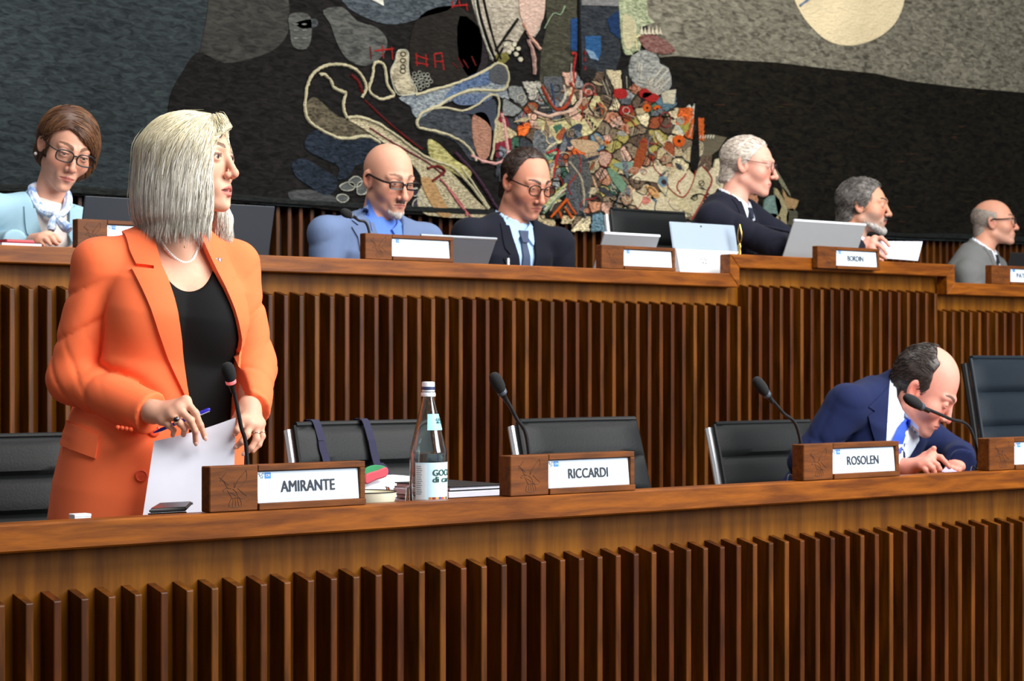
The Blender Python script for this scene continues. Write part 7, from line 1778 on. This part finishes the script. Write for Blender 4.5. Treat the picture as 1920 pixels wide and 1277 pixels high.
build(MB().ball(cwp(H2.w((-0.082, -0.012, -0.047))), 0.005, 10, 8), 'earring', PEARL, b['root'], smooth=True)
r = thing('phone', 'red phone lying on the upper bench before the woman in pale blue', 'phone', at(42, 454, YR + 0.10))
x0, x1 = atx(12, YR + 0.08), atx(66, YR + 0.08); z1 = at(40, 449, YR + 0.08).z; z0_ = SR
build(MB().box(x0, x1, YR + 0.08, YR + 0.23, z1 - 0.010, z1 - 0.001), 'phone_case', plain('red_case', (170, 36, 44), 0.35), r, bevel=0.003)
build(MB().box(x0 + 0.004, x1 - 0.004, YR + 0.084, YR + 0.226, z1 - 0.001, z1), 'phone_screen', plain('phone_screen', (14, 18, 18), 0.12), r)
bk = thing('document_stack', 'stack of papers under the red phone on the upper bench', 'paper', ((x0 + x1) / 2, YR + 0.16, z0_))
nz_ = 6; hh_ = (z1 - 0.0108 - z0_) / nz_
for k in range(nz_): build(MB().box(x0 - 0.02 + 0.003 * (k % 2), x1 + 0.02 - 0.002 * (k % 3), YR + 0.07 + 0.002 * (k % 2), YR + 0.27, z0_ + k * hh_, z0_ + (k + 1) * hh_ - 0.0006), 'paper_bundle', M_PAPER, bk)
# ---- man bending over the front bench
Y8 = YF + 0.52
D8 = zc(1740, Y8); j8 = lambda x, y, dd=0.0: J(x, y, D8 + dd)
NB = cloth('royal_navy_suit', (17, 28, 66), 0.85, 0.06, 0.3, 700); WS2 = cloth('white_shirt_front', (216, 224, 236), 0.75, 0.02)
N8 = j8(1682, 735, 0.02); PV8 = j8(1535, 960, 0.12); PV8[2] = 0.56
T8 = Torso(N8, PV8, 52, 1.06, 1.0)
H8 = Head(j8(1735, 731, -0.04), 66, 34, 0, 1.05, crz=0.094, crc=0.034, jaw=0.004, cheek=1.1, eye=0.0012, nw=1.15, lips=0.8)
P8 = Person('man in a navy suit and blue tie bending over the front bench', A3(PV8[0], PV8[1], 0))
h8 = lambda x, y, dd=0.0: J(x, y, zc(1735, YF + 0.30) + dd)
f8 = [[h8(1748, 854, 0.0), h8(1764, 858, -0.02), h8(1773, 867, -0.03), h8(1780, 876, -0.035)], [h8(1744, 862, -0.015), h8(1757, 872, -0.034), h8(1762, 880, -0.036), h8(1760, 888, -0.024)], [h8(1736, 868, -0.022), h8(1748, 878, -0.040), h8(1752, 886, -0.038), h8(1748, 891, -0.024)], [h8(1726, 873, -0.022), h8(1736, 882, -0.036), h8(1740, 889, -0.034), h8(1736, 893, -0.020)]]
hf8 = hand_fn(h8(1700, 878, 0.03), f8, [h8(1736, 856, 0.012), h8(1746, 848, 0.0), h8(1751, 841, -0.006)], 1.0, h8(1672, 872, 0.06))
h9 = lambda x, y, dd=0.0: J(x, y, zc(1790, YF + 0.34) + dd)
f9 = [[h9(1785, 870, -0.03), h9(1778, 876, -0.05), h9(1774, 884, -0.06)], [h9(1790, 872, -0.045), h9(1784, 879, -0.065), h9(1781, 887, -0.07)], [h9(1796, 874, -0.055), h9(1791, 881, -0.072), h9(1789, 889, -0.076)], [h9(1802, 876, -0.060), h9(1798, 882, -0.075), h9(1796, 890, -0.078)]]
hf9 = hand_fn(h9(1803, 870, 0.02), f9, [h9(1788, 874, 0.0), h9(1777, 880, -0.02), h9(1770, 886, -0.035)], 0.95)
SH8 = [j8(1592, 756, -0.13), j8(1738, 818, 0.17)]; EL8 = [j8(1512, 866, -0.14), j8(1794, 856, 0.10)]; WR8 = [h8(1690, 864, 0.04), h8(1806, 866, 0.10)]
L = T8.L
b = dress(P8, T8, H8, SH8, EL8, WR8, dict(jacket=NB, shirt=WS2), 0.0, vee=(0.0, L * 0.40, 0.068, 0.068, L * 1.0), hands=[hf8, hf9], skin=(214, 146, 128), colour=dict(lips=(176, 100, 94), brow=(80, 60, 52), blush=0.7, beard=(150, 110, 100), beard_amt=0.3), neck_r=(0.060, 0.064), seated=True, sleeve=(0.068, 0.053, 0.040), infl=0.016, hem=-0.08, res=0.0065, wr=0.003, headres=0.0022)
vpatch('lapel', b['cut'], [(1668, 722), (1655, 738), (1629, 763), (1641, 771), (1628, 780), (1634, 806), (1641, 828), (1662, 828), (1664, 790), (1667, 750)], D8, 0.005, NB, P8.root, 5, 0.003)
vpatch('shirt_collar', b['all'], [(1682, 690), (1675, 696), (1669, 710), (1667, 740), (1664, 790), (1690, 792), (1704, 782), (1692, 768), (1682, 744), (1680, 716), (1683, 700)], D8, 0.006, WS2, P8.root, 5, 0.004)
vpatch('shirt_front', b['all'], [(1664, 790), (1690, 792), (1704, 782), (1722, 800), (1724, 826), (1706, 856), (1686, 870), (1660, 870), (1661, 828)], D8, 0.004, WS2, P8.root, 6, 0.003)
vpatch('tie', b['all'], [(1698, 784), (1708, 789), (1702, 806), (1694, 830), (1690, 850), (1668, 850), (1674, 824), (1684, 800)], D8, 0.014, cloth('blue_tie', (52, 84, 196), 0.5), P8.root, 6, 0.005)
reg = lambda q: np.maximum(np.maximum(q[:, 1] - np.interp(q[:, 2], [-0.04, 0.02, 0.06], [0.020, 0.022, 0.006]), zlow(q, -0.038) - q[:, 2]), 0.074 - np.sqrt((q[:, 0] * 1.15) ** 2 + (q[:, 1] - 0.035) ** 2 + (q[:, 2] - 0.115) ** 2))
short_hair(H8, P8.root, 0.0055, reg, (24, 20, 18), (70, 58, 52), 1700, 0.022, back_flow, 0.0015, label='short dark hair round a bald crown')
eyes(H8, P8.root, (60, 46, 38), (0, -0.4))
ph = thing('card', 'small lilac card under the pointing finger of the bending man', 'card', cwp(h8(1772, 882, 0.0)))
q4 = [cwp(h8(*v)) for v in ((1764, 884, 0.0), (1776, 874, 0.05), (1794, 884, 0.04), (1784, 888, -0.01))]
build(MB().prism(q4, (0, 0, -0.003)), 'card_sheet', plain('lilac_card', (170, 166, 206), 0.6), ph)

# ------------------------------------------------------------------ last small things on the benches
def stick(name, label, cat, a, b_, r, mat, tipm):
    t_ = thing(name, label, cat, (a + b_) / 2); ax = (b_ - a).normalized(); L_ = (b_ - a).length
    build(MB().lathe(a, [(r * 0.3, 0), (r, L_ * 0.08), (r, L_ * 0.9), (r * 0.8, L_)], 12, ax), 'barrel', mat, t_, smooth=True)
    build(MB().lathe(a + ax * (L_ * 0.62), [(r * 1.15, 0), (r * 1.15, L_ * 0.05)], 12, ax), 'band', tipm, t_, smooth=True)
p_ = at(953, 484, YR + 0.12); stick('stylus', 'white stylus standing upright before the man in the grey tie', 'pen', Vector((p_.x, p_.y, SR + 0.001)), p_, 0.0045, M_WHITE, M_GREYLAP)
stick('pen', 'silver pen leaning on the rail left of the blank nameplate by the tablet', 'pen', Vector((atx(1128, YR + 0.075), YR + 0.075, SR + 0.006)), at(1150, 495, YR + 0.062) + Vector((0, 0, 0.004)), 0.004, M_SILVER, M_CHROME)
for lbl, pts in (('grey cable loop behind the nameplate of the bending man', [(1474, 900), (1478, 893), (1486, 893), (1492, 899)]), ('grey cable loop by the last nameplate at the right', [(1818, 884), (1822, 876), (1832, 879), (1842, 872)])):
    P_ = [at(x, y, YF + 0.07 + 0.012 * i_) for i_, (x, y) in enumerate(pts)]; P_[0].z = SF + 0.003; P_[-1].z = min(P_[-1].z, TOPF + 0.02)
    t_ = thing('cable', lbl, 'cable', P_[0]); build(MB().tube(spline([tuple(q_) for q_ in P_], 6), 0.0022, 6), 'wire', plain('grey_wire', (96, 112, 132), 0.4), t_, smooth=True)
    build(MB().ball(P_[0], 0.0028, 8, 6), 'plug', M_BLACK, t_, smooth=True)
